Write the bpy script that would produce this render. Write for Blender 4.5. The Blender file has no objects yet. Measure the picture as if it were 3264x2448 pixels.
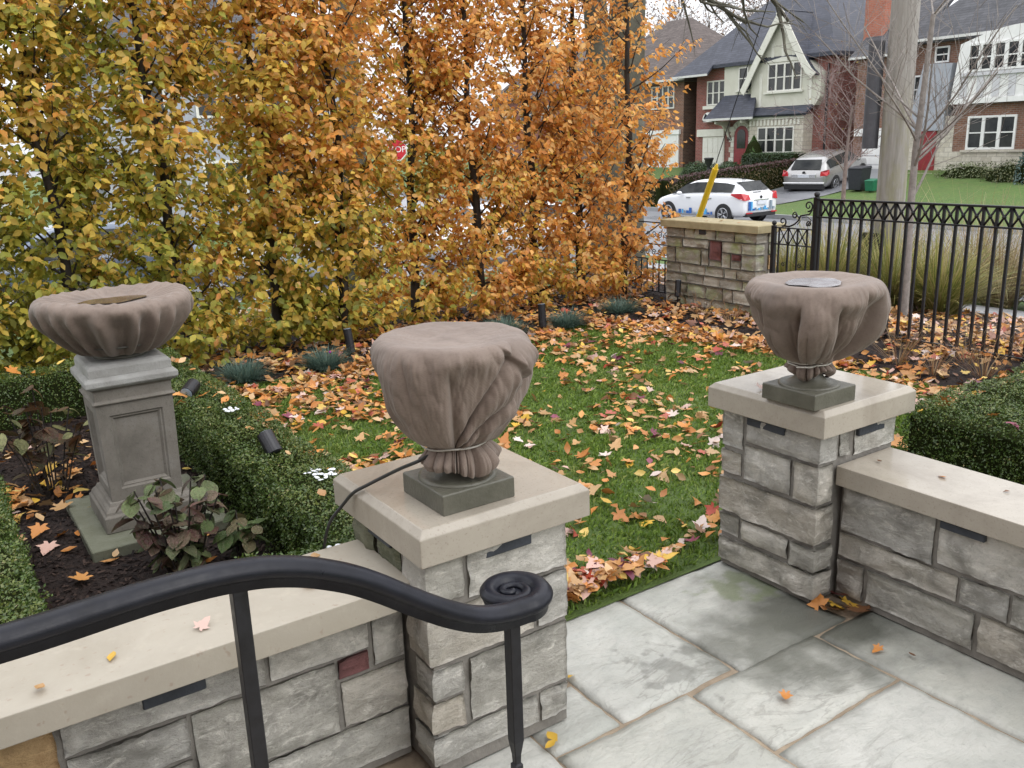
import bpy, bmesh, math, random
import numpy as np
from mathutils import Vector, Matrix, Quaternion, noise as mnoise

random.seed(7)
RNG = np.random.default_rng(11)
SC = bpy.context.scene
COL = SC.collection
R = math.radians

# ------------------------------------------------------------------ camera
# x runs along the patio edge (pier to pier and on to the iron fence), y from the
# patio towards the hornbeam row, z up; the patio floor is z = 0.
CAM = Vector((0.0, 0.0, 2.2))
YAW, PITCH, ROLL, FPX = 0.5893, 0.2662, -0.0327, 2822.0
def _cam_axes():
    rt = Vector((math.cos(YAW), -math.sin(YAW), 0))
    f0 = Vector((math.sin(YAW), math.cos(YAW), 0))
    up0 = Vector((0, 0, 1))
    fw = f0 * math.cos(PITCH) - up0 * math.sin(PITCH)
    up = f0 * math.sin(PITCH) + up0 * math.cos(PITCH)
    c, s = math.cos(ROLL), math.sin(ROLL)
    return rt * c + up * s, rt * -s + up * c, fw
RT, UP, FW = _cam_axes()
cam_data = bpy.data.cameras.new('camera')
cam = bpy.data.objects.new('camera', cam_data)
COL.objects.link(cam)
cam.matrix_world = Matrix(((RT.x, UP.x, -FW.x, CAM.x), (RT.y, UP.y, -FW.y, CAM.y), (RT.z, UP.z, -FW.z, CAM.z), (0, 0, 0, 1)))
cam_data.sensor_width = 36.0
cam_data.lens = 36.0 * FPX / 3264.0
cam_data.clip_start = 0.05
cam_data.clip_end = 2000
SC.camera = cam

def to_px(p):
    """world point -> source-photo pixel (used only to thin out what is out of view)."""
    d = Vector(p) - CAM
    z = d.dot(FW)
    if z < 0.1:
        return (-9999, -9999, z)
    return (1632 + FPX * d.dot(RT) / z, 1224 - FPX * d.dot(UP) / z, z)

# ------------------------------------------------------------------ world, sun, exposure
world = bpy.data.worlds.new('World')
SC.world = world
world.use_nodes = True
wn, wl = world.node_tree.nodes, world.node_tree.links
wn.clear()
SUN_EL, SUN_AZ = R(48), math.atan2(-0.80, 0.25)      # direction towards the sun, azimuth from +x
sky = wn.new('ShaderNodeTexSky')
sky.sky_type = 'NISHITA'
sky.sun_disc = False
sky.sun_elevation = SUN_EL
sky.sun_rotation = R(90) - SUN_AZ
sky.altitude = 100
sky.air_density = 1.0
sky.dust_density = 5.0
sky.ozone_density = 1.0
hs = wn.new('ShaderNodeHueSaturation')               # the cloud cover: a nearly colourless sky
hs.inputs['Saturation'].default_value = 0.13
cl = wn.new('ShaderNodeMixRGB')                         # an even, bright layer of cloud over the clear sky
cl.inputs[0].default_value = 0.9
# overcast luminance: the zenith about twice as bright as the horizon, the same all round
wg = wn.new('ShaderNodeNewGeometry'); wsx = wn.new('ShaderNodeSeparateXYZ')
wl.new(wg.outputs['Incoming'], wsx.inputs[0])
wab = wn.new('ShaderNodeMath'); wab.operation = 'ABSOLUTE'; wl.new(wsx.outputs[2], wab.inputs[0])
wmr = wn.new('ShaderNodeMapRange'); wl.new(wab.outputs[0], wmr.inputs[0])
wmr.inputs[3].default_value = 4.3; wmr.inputs[4].default_value = 9.2
wcc = wn.new('ShaderNodeCombineXYZ')
for _k, _m in enumerate((0.985, 1.0, 1.045)):
    _mm = wn.new('ShaderNodeMath'); _mm.operation = 'MULTIPLY'; _mm.inputs[1].default_value = _m
    wl.new(wmr.outputs[0], _mm.inputs[0]); wl.new(_mm.outputs[0], wcc.inputs[_k])
wl.new(wcc.outputs[0], cl.inputs[2])
bg = wn.new('ShaderNodeBackground')
bg.inputs['Strength'].default_value = 0.15
wo = wn.new('ShaderNodeOutputWorld')
wl.new(sky.outputs[0], hs.inputs['Color'])
wl.new(hs.outputs[0], cl.inputs[1])
wl.new(cl.outputs[0], bg.inputs['Color'])
wl.new(bg.outputs[0], wo.inputs['Surface'])

sd = bpy.data.lights.new('sun', 'SUN')
sd.energy = 0.55
sd.angle = R(40)
sd.color = (1.0, 0.97, 0.93)
sun = bpy.data.objects.new('sun', sd)
COL.objects.link(sun)
_sv = Vector((math.cos(SUN_EL) * math.cos(SUN_AZ), math.cos(SUN_EL) * math.sin(SUN_AZ), math.sin(SUN_EL)))
sun.rotation_euler = _sv.to_track_quat('Z', 'Y').to_euler()
sun.location = (0, 0, 30)

SC.view_settings.view_transform = 'Standard'
SC.view_settings.look = 'None'
SC.view_settings.exposure = 0.92
SC.view_settings.gamma = 1.0
SC.view_settings.use_curve_mapping = False
SC.render.engine = 'CYCLES'
SC.cycles.max_bounces = 6
SC.cycles.diffuse_bounces = 3
SC.cycles.glossy_bounces = 2
SC.cycles.transmission_bounces = 4
SC.cycles.transparent_max_bounces = 4
SC.cycles.use_denoising = True

# ------------------------------------------------------------------ object helpers
def tag(o, label=None, cat=None, group=None, kind=None):
    if label: o['label'] = label
    if cat: o['category'] = cat
    if group: o['group'] = group
    if kind: o['kind'] = kind
    return o

def thing(name, label, cat, loc=(0, 0, 0), rotz=0.0, group=None):
    o = bpy.data.objects.new(name, None)
    o.empty_display_size = 0.1
    COL.objects.link(o)
    o.location = loc
    o.rotation_euler = (0, 0, rotz)
    return tag(o, label, cat, group)

def link(name, me, parent=None, local=False):
    o = bpy.data.objects.new(name, me)
    COL.objects.link(o)
    if parent is not None:
        o.parent = parent
        if not local:                      # vertices were given in world space
            q, l = parent, Vector((0, 0, 0))
            while q is not None:
                l = l + Vector(q.location)
                q = q.parent
            o.location = -l
    return o

def shade(me, smooth):
    if smooth:
        me.polygons.foreach_set('use_smooth', np.ones(len(me.polygons), dtype=bool))

def mesh(name, V, F, mat, parent=None, local=False, smooth=False):
    me = bpy.data.meshes.new(name)
    me.from_pydata([tuple(v) for v in V], [], [tuple(f) for f in F])
    if mat is not None:
        me.materials.append(mat)
    shade(me, smooth)
    me.update()
    return link(name, me, parent, local)

def mesh_np(name, V, F, mat, cols=None, smooth=False):
    """V (n,3), F (m,k) with constant k; cols per vertex (n,3)."""
    me = bpy.data.meshes.new(name)
    n, (m, k) = len(V), F.shape
    me.vertices.add(n)
    me.vertices.foreach_set('co', np.asarray(V, np.float32).ravel())
    me.loops.add(m * k)
    me.loops.foreach_set('vertex_index', F.astype(np.int32).ravel())
    me.polygons.add(m)
    me.polygons.foreach_set('loop_start', np.arange(0, m * k, k, dtype=np.int32))
    me.polygons.foreach_set('loop_total', np.full(m, k, dtype=np.int32))
    if cols is not None:
        a = me.color_attributes.new('Col', 'FLOAT_COLOR', 'POINT')
        c = np.ones((n, 4), np.float32); c[:, :3] = cols
        a.data.foreach_set('color', c.ravel())
    if mat is not None:
        me.materials.append(mat)
    shade(me, smooth)
    me.update(calc_edges=True)
    me.validate()
    return me

class MB:
    """collects simple solids into one mesh"""
    def __init__(s): s.V, s.F = [], []
    def add(s, V, F):
        o = len(s.V)
        s.V += [tuple(v) for v in V]
        s.F += [tuple(i + o for i in f) for f in F]
        return s
    def box(s, x0, x1, y0, y1, z0, z1):
        return s.add([(x0,y0,z0),(x1,y0,z0),(x1,y1,z0),(x0,y1,z0),(x0,y0,z1),(x1,y0,z1),(x1,y1,z1),(x0,y1,z1)],
                     [(0,3,2,1),(4,5,6,7),(0,1,5,4),(1,2,6,5),(2,3,7,6),(3,0,4,7)])
    def prism(s, poly, d):
        """poly: list of 3-D points (planar), d: extrusion vector"""
        n = len(poly); d = Vector(d)
        V = [Vector(p) for p in poly] + [Vector(p) + d for p in poly]
        F = [tuple(range(n))[::-1], tuple(range(n, 2 * n))] + [(i, (i + 1) % n, n + (i + 1) % n, n + i) for i in range(n)]
        return s.add(V, F)
    def tube(s, pts, rad, seg=8, cap=True):
        pts = [Vector(p) for p in pts]
        if not hasattr(rad, '__len__'): rad = [rad] * len(pts)
        t0 = (pts[1] - pts[0]).normalized()
        ref = Vector((0, 0, 1)) if abs(t0.z) < 0.9 else Vector((1, 0, 0))
        nrm = t0.cross(ref).normalized()
        V, F, o = [], [], len(s.V)
        for i, p in enumerate(pts):
            t = (pts[min(i + 1, len(pts) - 1)] - pts[max(i - 1, 0)]).normalized()
            nrm = (nrm - t * nrm.dot(t))
            nrm = nrm.normalized() if nrm.length > 1e-6 else t.orthogonal().normalized()
            b = t.cross(nrm)
            for k in range(seg):
                a = 2 * math.pi * k / seg
                V.append(p + (nrm * math.cos(a) + b * math.sin(a)) * rad[i])
        for i in range(len(pts) - 1):
            for k in range(seg):
                k2 = (k + 1) % seg
                F.append((i * seg + k, i * seg + k2, (i + 1) * seg + k2, (i + 1) * seg + k))
        if cap:
            F.append(tuple(range(seg))[::-1]); F.append(tuple(range((len(pts) - 1) * seg, len(pts) * seg)))
        return s.add(V, F)
    def lathe(s, prof, c, seg=32, cap=True):
        V, F = [], []
        for r, z in prof:
            for k in range(seg):
                a = 2 * math.pi * k / seg
                V.append((c[0] + r * math.cos(a), c[1] + r * math.sin(a), c[2] + z))
        for i in range(len(prof) - 1):
            for k in range(seg):
                k2 = (k + 1) % seg
                F.append((i * seg + k, i * seg + k2, (i + 1) * seg + k2, (i + 1) * seg + k))
        if cap:
            F.append(tuple(range(seg))[::-1]); F.append(tuple(range((len(prof) - 1) * seg, len(prof) * seg)))
        return s.add(V, F)
    def sphere(s, c, r, seg=12, rings=8, sq=1.0):
        prof = [(max(1e-4, r * math.sin(math.pi * i / rings)), -r * sq * math.cos(math.pi * i / rings)) for i in range(rings + 1)]
        return s.lathe(prof, c, seg)
    def build(s, name, mat, parent=None, local=False, smooth=False, bevel=0.0, bseg=1, auto=None):
        if bevel > 0:
            bm = bmesh.new()
            vs = [bm.verts.new(v) for v in s.V]
            for f in s.F:
                try: bm.faces.new([vs[i] for i in f])
                except ValueError: pass
            bm.normal_update()
            es = [e for e in bm.edges if len(e.link_faces) == 2 and e.calc_face_angle(0) > 0.5]
            bmesh.ops.bevel(bm, geom=es, offset=bevel, segments=bseg, profile=0.5, affect='EDGES', clamp_overlap=True)
            me = bpy.data.meshes.new(name)
            bm.to_mesh(me); bm.free()
            me.materials.append(mat)
            shade(me, smooth)
            return link(name, me, parent, local)
        o = mesh(name, s.V, s.F, mat, parent, local, smooth)
        return o

def copy_tree(o, parent=None):
    c = o.copy(); COL.objects.link(c); c.parent = parent
    for ch in list(o.children):
        copy_tree(ch, c)
    return c

def sm(a, b, x):
    t = min(1.0, max(0.0, (x - a) / (b - a)))
    return t * t * (3 - 2 * t)

def fbm(x, y, z, o=4):
    return mnoise.fractal(Vector((x, y, z)), 1.0, 2.0, o, noise_basis='PERLIN_ORIGINAL')

# ------------------------------------------------------------------ materials
class NT:
    def __init__(s, name):
        s.m = bpy.data.materials.new(name); s.m.use_nodes = True
        s.t = s.m.node_tree; s.t.nodes.clear()
        s.out = s.t.nodes.new('ShaderNodeOutputMaterial')
        s.p = s.t.nodes.new('ShaderNodeBsdfPrincipled')
        s.t.links.new(s.p.outputs[0], s.out.inputs[0])
        s.co = None
    def n(s, t, **kw):
        o = s.t.nodes.new(t)
        for k, v in kw.items(): setattr(o, k, v)
        return o
    def l(s, a, b): s.t.links.new(a, b)
    def coords(s, jitter=False, world=False):
        if s.co is None:
            if world:
                g = s.n('ShaderNodeNewGeometry'); s.co = g.outputs['Position']
            else:
                s.co = s.n('ShaderNodeTexCoord').outputs['Object']
            if jitter:
                oi = s.n('ShaderNodeObjectInfo')
                mu = s.n('ShaderNodeMath', operation='MULTIPLY'); mu.inputs[1].default_value = 37.0
                s.l(oi.outputs['Random'], mu.inputs[0])
                va = s.n('ShaderNodeVectorMath', operation='ADD')
                s.l(s.co, va.inputs[0]); s.l(mu.outputs[0], va.inputs[1]); s.co = va.outputs[0]
        return s.co
    def noise(s, scale, detail=5, rough=0.6, dist=0.0, stretch=None):
        t = s.n('ShaderNodeTexNoise')
        t.inputs['Scale'].default_value = scale; t.inputs['Detail'].default_value = detail
        t.inputs['Roughness'].default_value = rough; t.inputs['Distortion'].default_value = dist
        c = s.coords()
        if stretch:
            mp = s.n('ShaderNodeMapping'); mp.inputs['Scale'].default_value = stretch
            s.l(c, mp.inputs[0]); c = mp.outputs[0]
        s.l(c, t.inputs['Vector'])
        return t.outputs['Fac']
    def ramp(s, fac, stops):
        r = s.n('ShaderNodeValToRGB')
        e = r.color_ramp.elements
        e[0].position, e[0].color = stops[0][0], (*stops[0][1], 1)
        e[1].position, e[1].color = stops[-1][0], (*stops[-1][1], 1)
        for p, c in stops[1:-1]:
            x = e.new(p); x.color = (*c, 1)
        s.l(fac, r.inputs[0])
        return r.outputs[0]
    def rng(s, fac, a, b, lo=0.3, hi=0.7):
        r = s.n('ShaderNodeMapRange')
        r.inputs[1].default_value, r.inputs[2].default_value = lo, hi
        r.inputs[3].default_value, r.inputs[4].default_value = a, b
        s.l(fac, r.inputs[0])
        return r.outputs[0]
    def mix(s, fac, a, b, mode='MIX'):
        x = s.n('ShaderNodeMixRGB', blend_type=mode)
        for v, i in ((fac, 0), (a, 1), (b, 2)):
            if hasattr(v, 'links') or hasattr(v, 'is_linked'): s.l(v, x.inputs[i])
            elif i == 0: x.inputs[0].default_value = v
            else: x.inputs[i].default_value = (*v, 1)
        return x.outputs[0]
    def math(s, op, a, b):
        x = s.n('ShaderNodeMath', operation=op)
        for v, i in ((a, 0), (b, 1)):
            if hasattr(v, 'is_linked'): s.l(v, x.inputs[i])
            else: x.inputs[i].default_value = v
        return x.outputs[0]
    def bump(s, h, strength=0.4, dist=0.01):
        b = s.n('ShaderNodeBump'); b.inputs['Strength'].default_value = strength; b.inputs['Distance'].default_value = dist
        s.l(h, b.inputs['Height'])
        if s.p.inputs['Normal'].is_linked:
            s.l(s.p.inputs['Normal'].links[0].from_socket, b.inputs['Normal'])
        s.l(b.outputs[0], s.p.inputs['Normal'])
    def col(s, c):
        if hasattr(c, 'is_linked'): s.l(c, s.p.inputs['Base Color'])
        else: s.p.inputs['Base Color'].default_value = (*c, 1)
    def set(s, **kw):
        for k, v in kw.items():
            i = s.p.inputs[k.replace('_', ' ')]
            if hasattr(v, 'is_linked'): s.l(v, i)
            else: i.default_value = v
        return s.m

def plain(name, c1, c2=None, rough=0.6, scale=8.0, bump=0.0, bscale=None, metallic=0.0, jitter=True, spec=0.5):
    t = NT(name); t.coords(jitter)
    c2 = c2 or tuple(min(1, v * 1.25) for v in c1)
    f = t.noise(scale, 6, 0.65)
    t.col(t.ramp(f, [(0.3, c1), (0.7, c2)]))
    if bump: t.bump(t.noise(bscale or scale * 4, 5, 0.6), bump, 0.01)
    t.set(Roughness=t.rng(t.noise(scale * 1.7, 3), max(0.03, rough - 0.08), min(1, rough + 0.08)), Metallic=metallic)
    t.p.inputs['Specular IOR Level'].default_value = spec
    return t.m

def stone_mat(name, tones, stain=(0.10, 0.10, 0.085), lichen=None, lich_amt=0.0, rough=0.75, moss_pos=None):
    """rock-faced limestone: the tone changes from stone to stone, with veins and weathering"""
    t = NT(name)
    oi = t.n('ShaderNodeObjectInfo')
    t.coords(True)
    base = t.ramp(oi.outputs['Random'], [(i / max(1, len(tones) - 1), c) for i, c in enumerate(tones)])
    f1 = t.noise(5.0, 8, 0.62, 0.6)
    c = t.mix(t.rng(f1, 0.0, 0.75, 0.44, 0.68), base, stain)
    f2 = t.noise(11, 8, 0.75, 0.8, stretch=(1, 1, 2.4))
    c = t.mix(t.rng(f2, 0.0, 0.7, 0.52, 0.70), c, tuple(min(1, v * 1.45) for v in tones[len(tones) // 2]))
    f3 = t.noise(70, 4, 0.7)
    c = t.mix(t.rng(f3, 0.35, 0.0, 0.28, 0.45), c, tuple(v * 0.45 for v in stain))
    if lichen:
        fl = t.noise(2.7, 5, 0.6, 0.5)
        c = t.mix(t.rng(fl, 0.0, lich_amt, 0.5, 0.68), c, lichen)
    t.col(c)
    t.bump(t.noise(18, 9, 0.72, 0.4, stretch=(1, 1, 1.8)), 0.8, 0.022)
    t.bump(t.noise(120, 4, 0.65), 0.35, 0.004)
    return t.set(Roughness=t.rng(f1, rough - 0.18, rough + 0.1))

MAT = {}
MAT['stone'] = stone_mat('grey_limestone', [(0.30,0.285,0.25),(0.44,0.425,0.375),(0.36,0.35,0.32),(0.52,0.50,0.45),(0.41,0.37,0.305),(0.34,0.33,0.305)], stain=(0.15,0.145,0.125))
MAT['stone_moss'] = stone_mat('algae_stained_limestone', [(0.14,0.15,0.085),(0.17,0.17,0.11),(0.12,0.125,0.08)], stain=(0.06,0.07,0.03))
MAT['stone_far'] = stone_mat('mossy_limestone', [(0.26,0.24,0.195),(0.42,0.40,0.33),(0.30,0.28,0.235),(0.50,0.48,0.41),(0.38,0.34,0.27),(0.23,0.20,0.165)], stain=(0.19,0.17,0.135), lichen=(0.24,0.29,0.09), lich_amt=0.8)
MAT['stone_red'] = stone_mat('red_sandstone', [(0.17,0.065,0.065),(0.20,0.085,0.08)], stain=(0.09,0.035,0.035))
MAT['stone_ochre'] = stone_mat('ochre_sandstone', [(0.42,0.28,0.13),(0.45,0.31,0.16)], stain=(0.25,0.14,0.06))
MAT['slate'] = plain('dark_slate_chip', (0.020,0.024,0.032), (0.042,0.049,0.062), 0.6, 9, 0.5, 30)
MAT['mortar'] = plain('grey_mortar', (0.145,0.135,0.118), (0.225,0.21,0.185), 0.9, 14, 0.5, 60)
MAT['mortar_tan'] = plain('tan_joint_mortar', (0.19,0.145,0.10), (0.33,0.265,0.19), 0.85, 9, 0.6, 50)

def cap_mat():
    t = NT('wet_sandstone_cap'); t.coords()
    f = t.noise(3.2, 7, 0.62, 0.3)
    c = t.ramp(f, [(0.3, (0.29,0.258,0.208)), (0.5, (0.365,0.328,0.270)), (0.75, (0.315,0.281,0.228))])
    sp = t.noise(95, 3, 0.6)
    c = t.mix(t.rng(sp, 0.6, 0.0, 0.27, 0.42), c, (0.20,0.16,0.12))
    c = t.mix(t.rng(t.noise(1.3, 6, 0.7, 0.8), 0.0, 0.5, 0.5, 0.66), c, (0.22,0.185,0.145))
    c = t.mix(t.rng(t.noise(14, 5, 0.7), 0.0, 0.3, 0.55, 0.75), c, (0.40,0.355,0.295))
    t.col(c)
    t.bump(t.noise(160, 3, 0.6), 0.05, 0.001)
    # wet film: smooth where water stands on top, matt on the sides
    g = t.n('ShaderNodeNewGeometry'); sx = t.n('ShaderNodeSeparateXYZ'); t.l(g.outputs['True Normal'], sx.inputs[0])
    wet = t.math('MULTIPLY', t.rng(sx.outputs[2], 0, 1, 0.6, 0.95), t.rng(t.noise(2.4, 2, 0.4), 0.72, 1.0, 0.35, 0.65))
    t.set(Roughness=t.rng(wet, 0.6, 0.07, 0.0, 1.0))
    t.p.inputs['Specular IOR Level'].default_value = 0.6
    return t.m
MAT['cap'] = cap_mat()
def cap_dry():
    t = NT('weathered_sandstone_coping'); t.coords()
    f = t.noise(1.7, 6, 0.6, 0.4)
    c = t.ramp(f, [(0.3, (0.285,0.252,0.196)), (0.55, (0.38,0.345,0.283)), (0.75, (0.325,0.29,0.228))])
    pit = t.noise(38, 3, 0.5)
    c = t.mix(t.rng(pit, 0.55, 0.0, 0.27, 0.36), c, (0.27,0.20,0.15))
    c = t.mix(t.rng(t.noise(12, 5, 0.7), 0.0, 0.35, 0.55, 0.75), c, (0.50,0.45,0.37))
    t.col(c); t.bump(t.noise(110, 3, 0.6), 0.2, 0.002); t.bump(pit, 0.25, 0.003)
    return t.set(Roughness=t.rng(t.noise(2.5, 4), 0.38, 0.7))
MAT['coping'] = cap_dry()
MAT['coping_far'] = plain('mossy_coping', (0.26,0.22,0.12), (0.42,0.36,0.22), 0.75, 5, 0.3, 60)

def flag_mat():
    t = NT('pale_flagstone')
    oi = t.n('ShaderNodeObjectInfo'); t.coords(True)
    base = t.ramp(oi.outputs['Random'], [(0, (0.42,0.42,0.38)), (0.35, (0.49,0.485,0.445)), (0.7, (0.455,0.45,0.40)), (1, (0.44,0.425,0.365))])
    f = t.noise(3.0, 8, 0.62, 1.2, stretch=(1, 2.2, 1))
    base = t.mix(t.rng(t.noise(1.4, 5, 0.6, 0.7), 0.0, 0.7, 0.40, 0.66), base, (0.29,0.30,0.265))
    c = t.mix(t.rng(f, 0.0, 0.5, 0.48, 0.76), base, (0.30,0.305,0.285))
    ve = t.noise(1.6, 6, 0.55, 2.5, stretch=(1, 2.6, 1))
    va = t.math('ABSOLUTE', t.math('SUBTRACT', ve, 0.5), 0.0)
    c = t.mix(t.math('MULTIPLY', t.rng(va, 0.5, 0.0, 0.0, 0.035), t.rng(t.noise(1.1, 3), 0, 1, .44, .58)), c, (0.20,0.19,0.165))
    f2 = t.noise(9, 7, 0.7, 0.6)
    c = t.mix(t.rng(f2, 0.0, 0.35, 0.56, 0.75), c, (0.50,0.50,0.47))
    f3 = t.noise(55, 4, 0.7)
    c = t.mix(t.rng(f3, 0.4, 0.0, 0.28, 0.42), c, (0.18,0.175,0.155))
    c = t.mix(t.rng(t.noise(24, 7, 0.75, 0.5), 0.0, 0.4, 0.5, 0.72), c, (0.24,0.245,0.22))
    # dark algae stain in the sheltered corner by the pier: a patch with its own ragged outline
    g = t.n('ShaderNodeNewGeometry')
    def stain(c, at, r, colr, amt, sc):
        d = t.n('ShaderNodeVectorMath', operation='DISTANCE'); t.l(g.outputs['Position'], d.inputs[0]); d.inputs[1].default_value = at
        nz = t.n('ShaderNodeTexNoise'); nz.inputs['Scale'].default_value = sc; nz.inputs['Detail'].default_value = 7; t.l(g.outputs['Position'], nz.inputs['Vector'])
        dd = t.math('ADD', d.outputs['Value'], t.rng(nz.outputs['Fac'], -0.22, 0.22, 0.3, 0.7))
        return t.mix(t.rng(dd, amt, 0.0, r * 0.35, r), c, colr)
    c = stain(c, (3.20, 2.34, 0), 0.62, (0.075,0.077,0.062), 0.92, 3.2)
    c = stain(c, (2.85, 2.30, 0), 0.34, (0.12,0.122,0.10), 0.75, 4)
    c = stain(c, (3.22, 2.78, 0), 0.22, (0.13,0.16,0.07), 0.6, 7)
    c = stain(c, (2.45, 2.42, 0), 0.14, (0.16,0.16,0.14), 0.6, 9)
    t.col(c)
    t.bump(t.noise(7, 9, 0.7, 0.8, stretch=(1, 2, 1)), 0.55, 0.02)
    t.bump(t.noise(80, 4, 0.6), 0.3, 0.004)
    return t.set(Roughness=t.rng(f, 0.30, 0.6))
MAT['flag'] = flag_mat()

def iron():
    t = NT('black_wrought_iron'); t.coords()
    f = t.noise(30, 4)
    t.col(t.ramp(f, [(0.3, (0.008,0.008,0.010)), (0.7, (0.018,0.018,0.022))]))
    t.bump(t.noise(60, 3), 0.12, 0.003)
    return t.set(Roughness=t.rng(f, 0.32, 0.5), Specular_IOR_Level=0.35)
MAT['iron'] = iron()
def rail_mat():
    t = NT('wet_black_painted_handrail'); t.coords()
    f = t.noise(9, 5)
    t.col(t.ramp(f, [(0.3, (0.006,0.0065,0.010)), (0.7, (0.013,0.014,0.021))]))
    t.bump(t.noise(26, 5), 0.35, 0.004)
    return t.set(Roughness=t.rng(t.noise(11, 6, .7), 0.22, 0.58), Specular_IOR_Level=0.26)
MAT['rail'] = rail_mat()

def burlap(name, top=False):
    t = NT(name); t.coords()
    f = t.noise(2.6, 6, 0.6)
    c = t.ramp(f, [(0.3, (0.132,0.098,0.077)), (0.5, (0.188,0.142,0.114)), (0.75, (0.235,0.183,0.150))])
    w = t.n('ShaderNodeTexWave', wave_type='BANDS', bands_direction='Z'); w.inputs['Scale'].default_value = 105; w.inputs['Distortion'].default_value = 1.5
    t.l(t.coords(), w.inputs['Vector'])
    w2 = t.n('ShaderNodeTexWave', wave_type='BANDS', bands_direction='DIAGONAL'); w2.inputs['Scale'].default_value = 85; w2.inputs['Distortion'].default_value = 1.5
    t.l(t.coords(), w2.inputs['Vector'])
    wv = t.math('ADD', w.outputs['Fac'], w2.outputs['Fac'])
    c = t.mix(t.rng(t.noise(90, 3, 0.7), 0.35, 0.0, 0.3, 0.5), c, (0.10,0.07,0.055))
    c = t.mix(t.rng(wv, 0.16, 0.0, 0.5, 1.3), c, (0.09,0.065,0.05))
    c = t.mix(t.rng(t.noise(5.5, 6, 0.7, 0.6), 0.0, 0.45, 0.52, 0.66), c, (0.10,0.074,0.058))
    t.col(c)
    t.bump(wv, 0.18, 0.0025)
    t.bump(t.noise(14, 6, 0.65), 0.10, 0.006)
    t.p.inputs['Sheen Weight'].default_value = 0.15
    return t.set(Roughness=t.rng(f, 0.6, 0.9))
MAT['burlap'] = burlap('wet_brown_burlap')
MAT['cord'] = plain('pale_cord', (0.42,0.40,0.36), (0.55,0.53,0.48), 0.7, 40)
MAT['urn'] = plain('dark_cast_stone_urn', (0.075,0.073,0.054), (0.13,0.125,0.098), 0.45, 7, 0.3, 70)
MAT['cable'] = plain('black_cable', (0.008,0.008,0.008), (0.014,0.014,0.014), 0.45, 20)
def ped():
    t = NT('weathered_cast_stone'); t.coords()
    f = t.noise(4, 7, 0.65, 0.4)
    c = t.ramp(f, [(0.3, (0.115,0.105,0.088)), (0.55, (0.17,0.155,0.132)), (0.75, (0.215,0.205,0.185))])
    c = t.mix(t.rng(t.noise(60, 4, 0.7), 0.5, 0.0, 0.3, 0.45), c, (0.08,0.075,0.06))
    t.col(c); t.bump(t.noise(80, 5, 0.7), 0.35, 0.006)
    return t.set(Roughness=0.82)
MAT['ped'] = ped()
MAT['ped_top'] = plain('bleached_cast_stone', (0.23,0.225,0.21), (0.36,0.36,0.345), 0.7, 6, 0.35, 70)
MAT['slab'] = plain('mossy_concrete_slab', (0.10,0.105,0.065), (0.16,0.165,0.125), 0.85, 6, 0.5, 50)
MAT['mulch'] = plain('dark_bark_mulch', (0.011,0.008,0.0075), (0.030,0.020,0.017), 0.8, 22, 1.0, 60, spec=0.2)
MAT['soil'] = plain('leafy_soil', (0.025,0.016,0.011), (0.07,0.042,0.025), 0.9, 12, 0.8, 40)

def attr_mat(name, rough=0.6, trans=0.0, spec=0.3, var=0.0, use_obj=False):
    t = NT(name)
    if use_obj:
        c = t.n('ShaderNodeObjectInfo').outputs['Color']
    else:
        a = t.n('ShaderNodeAttribute'); a.attribute_name = 'Col'; c = a.outputs['Color']
    if var:
        t.coords()
        c = t.mix(t.rng(t.noise(60, 3), var, 0.0, 0.3, 0.6), c, (0.05,0.03,0.012))
    t.col(c)
    t.set(Roughness=rough, Specular_IOR_Level=spec)
    if trans:
        tr = t.n('ShaderNodeBsdfTranslucent'); t.l(c, tr.inputs['Color'])
        mx = t.n('ShaderNodeMixShader'); mx.inputs[0].default_value = trans
        t.l(t.p.outputs[0], mx.inputs[1]); t.l(tr.outputs[0], mx.inputs[2]); t.l(mx.outputs[0], t.out.inputs[0])
    return t.m
MAT['leaf'] = attr_mat('autumn_leaf', 0.45, 0.5, 0.45)
MAT['leaf_obj'] = attr_mat('autumn_leaf_single', 0.5, 0.5, 0.4, use_obj=True)
MAT['litter'] = attr_mat('fallen_leaf', 0.42, 0.10, 0.45)
MAT['litter_obj'] = attr_mat('fallen_leaf_single', 0.42, 0.10, 0.45, use_obj=True)
MAT['box_leaf'] = attr_mat('boxwood_leaf', 0.42, 0.15, 0.5)
MAT['grass'] = attr_mat('grass_blade', 0.5, 0.3, 0.3)
MAT['chip'] = attr_mat('mulch_chip', 0.75, 0.0, 0.2)
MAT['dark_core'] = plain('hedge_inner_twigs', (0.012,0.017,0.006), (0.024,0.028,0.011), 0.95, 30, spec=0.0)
MAT['bark_dark'] = plain('dark_wet_bark', (0.016,0.012,0.010), (0.036,0.028,0.023), 0.75, 18, 0.8, 40)
MAT['bark_maple'] = plain('grey_green_maple_bark', (0.055,0.05,0.035), (0.12,0.115,0.085), 0.85, 6, 1.0, 18)
MAT['bark_pale'] = plain('pale_grey_bark', (0.16,0.14,0.125), (0.30,0.27,0.25), 0.8, 12, 0.6, 40)
MAT['white'] = plain('white_paint', (0.72,0.72,0.70), (0.80,0.80,0.78), 0.5, 5)
# ------------------------------------------------------------------ the ground
def gz(x, y):
    """height of the ground sheet"""
    if 15.15 <= x <= 25.8: return -0.74
    if x < 15.15 and 17.0 <= y <= 26.0: return -0.74
    if x > 25.8:
        return -0.60 + 1.08 * min(1.0, max(0.0, (x - 26.0) / 12.0)) ** 2.2
    t = max((x - 9.2) / 5.8, (y - 12.0) / 4.9)
    return -0.03 - 0.57 * sm(0, 1, t)

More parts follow.
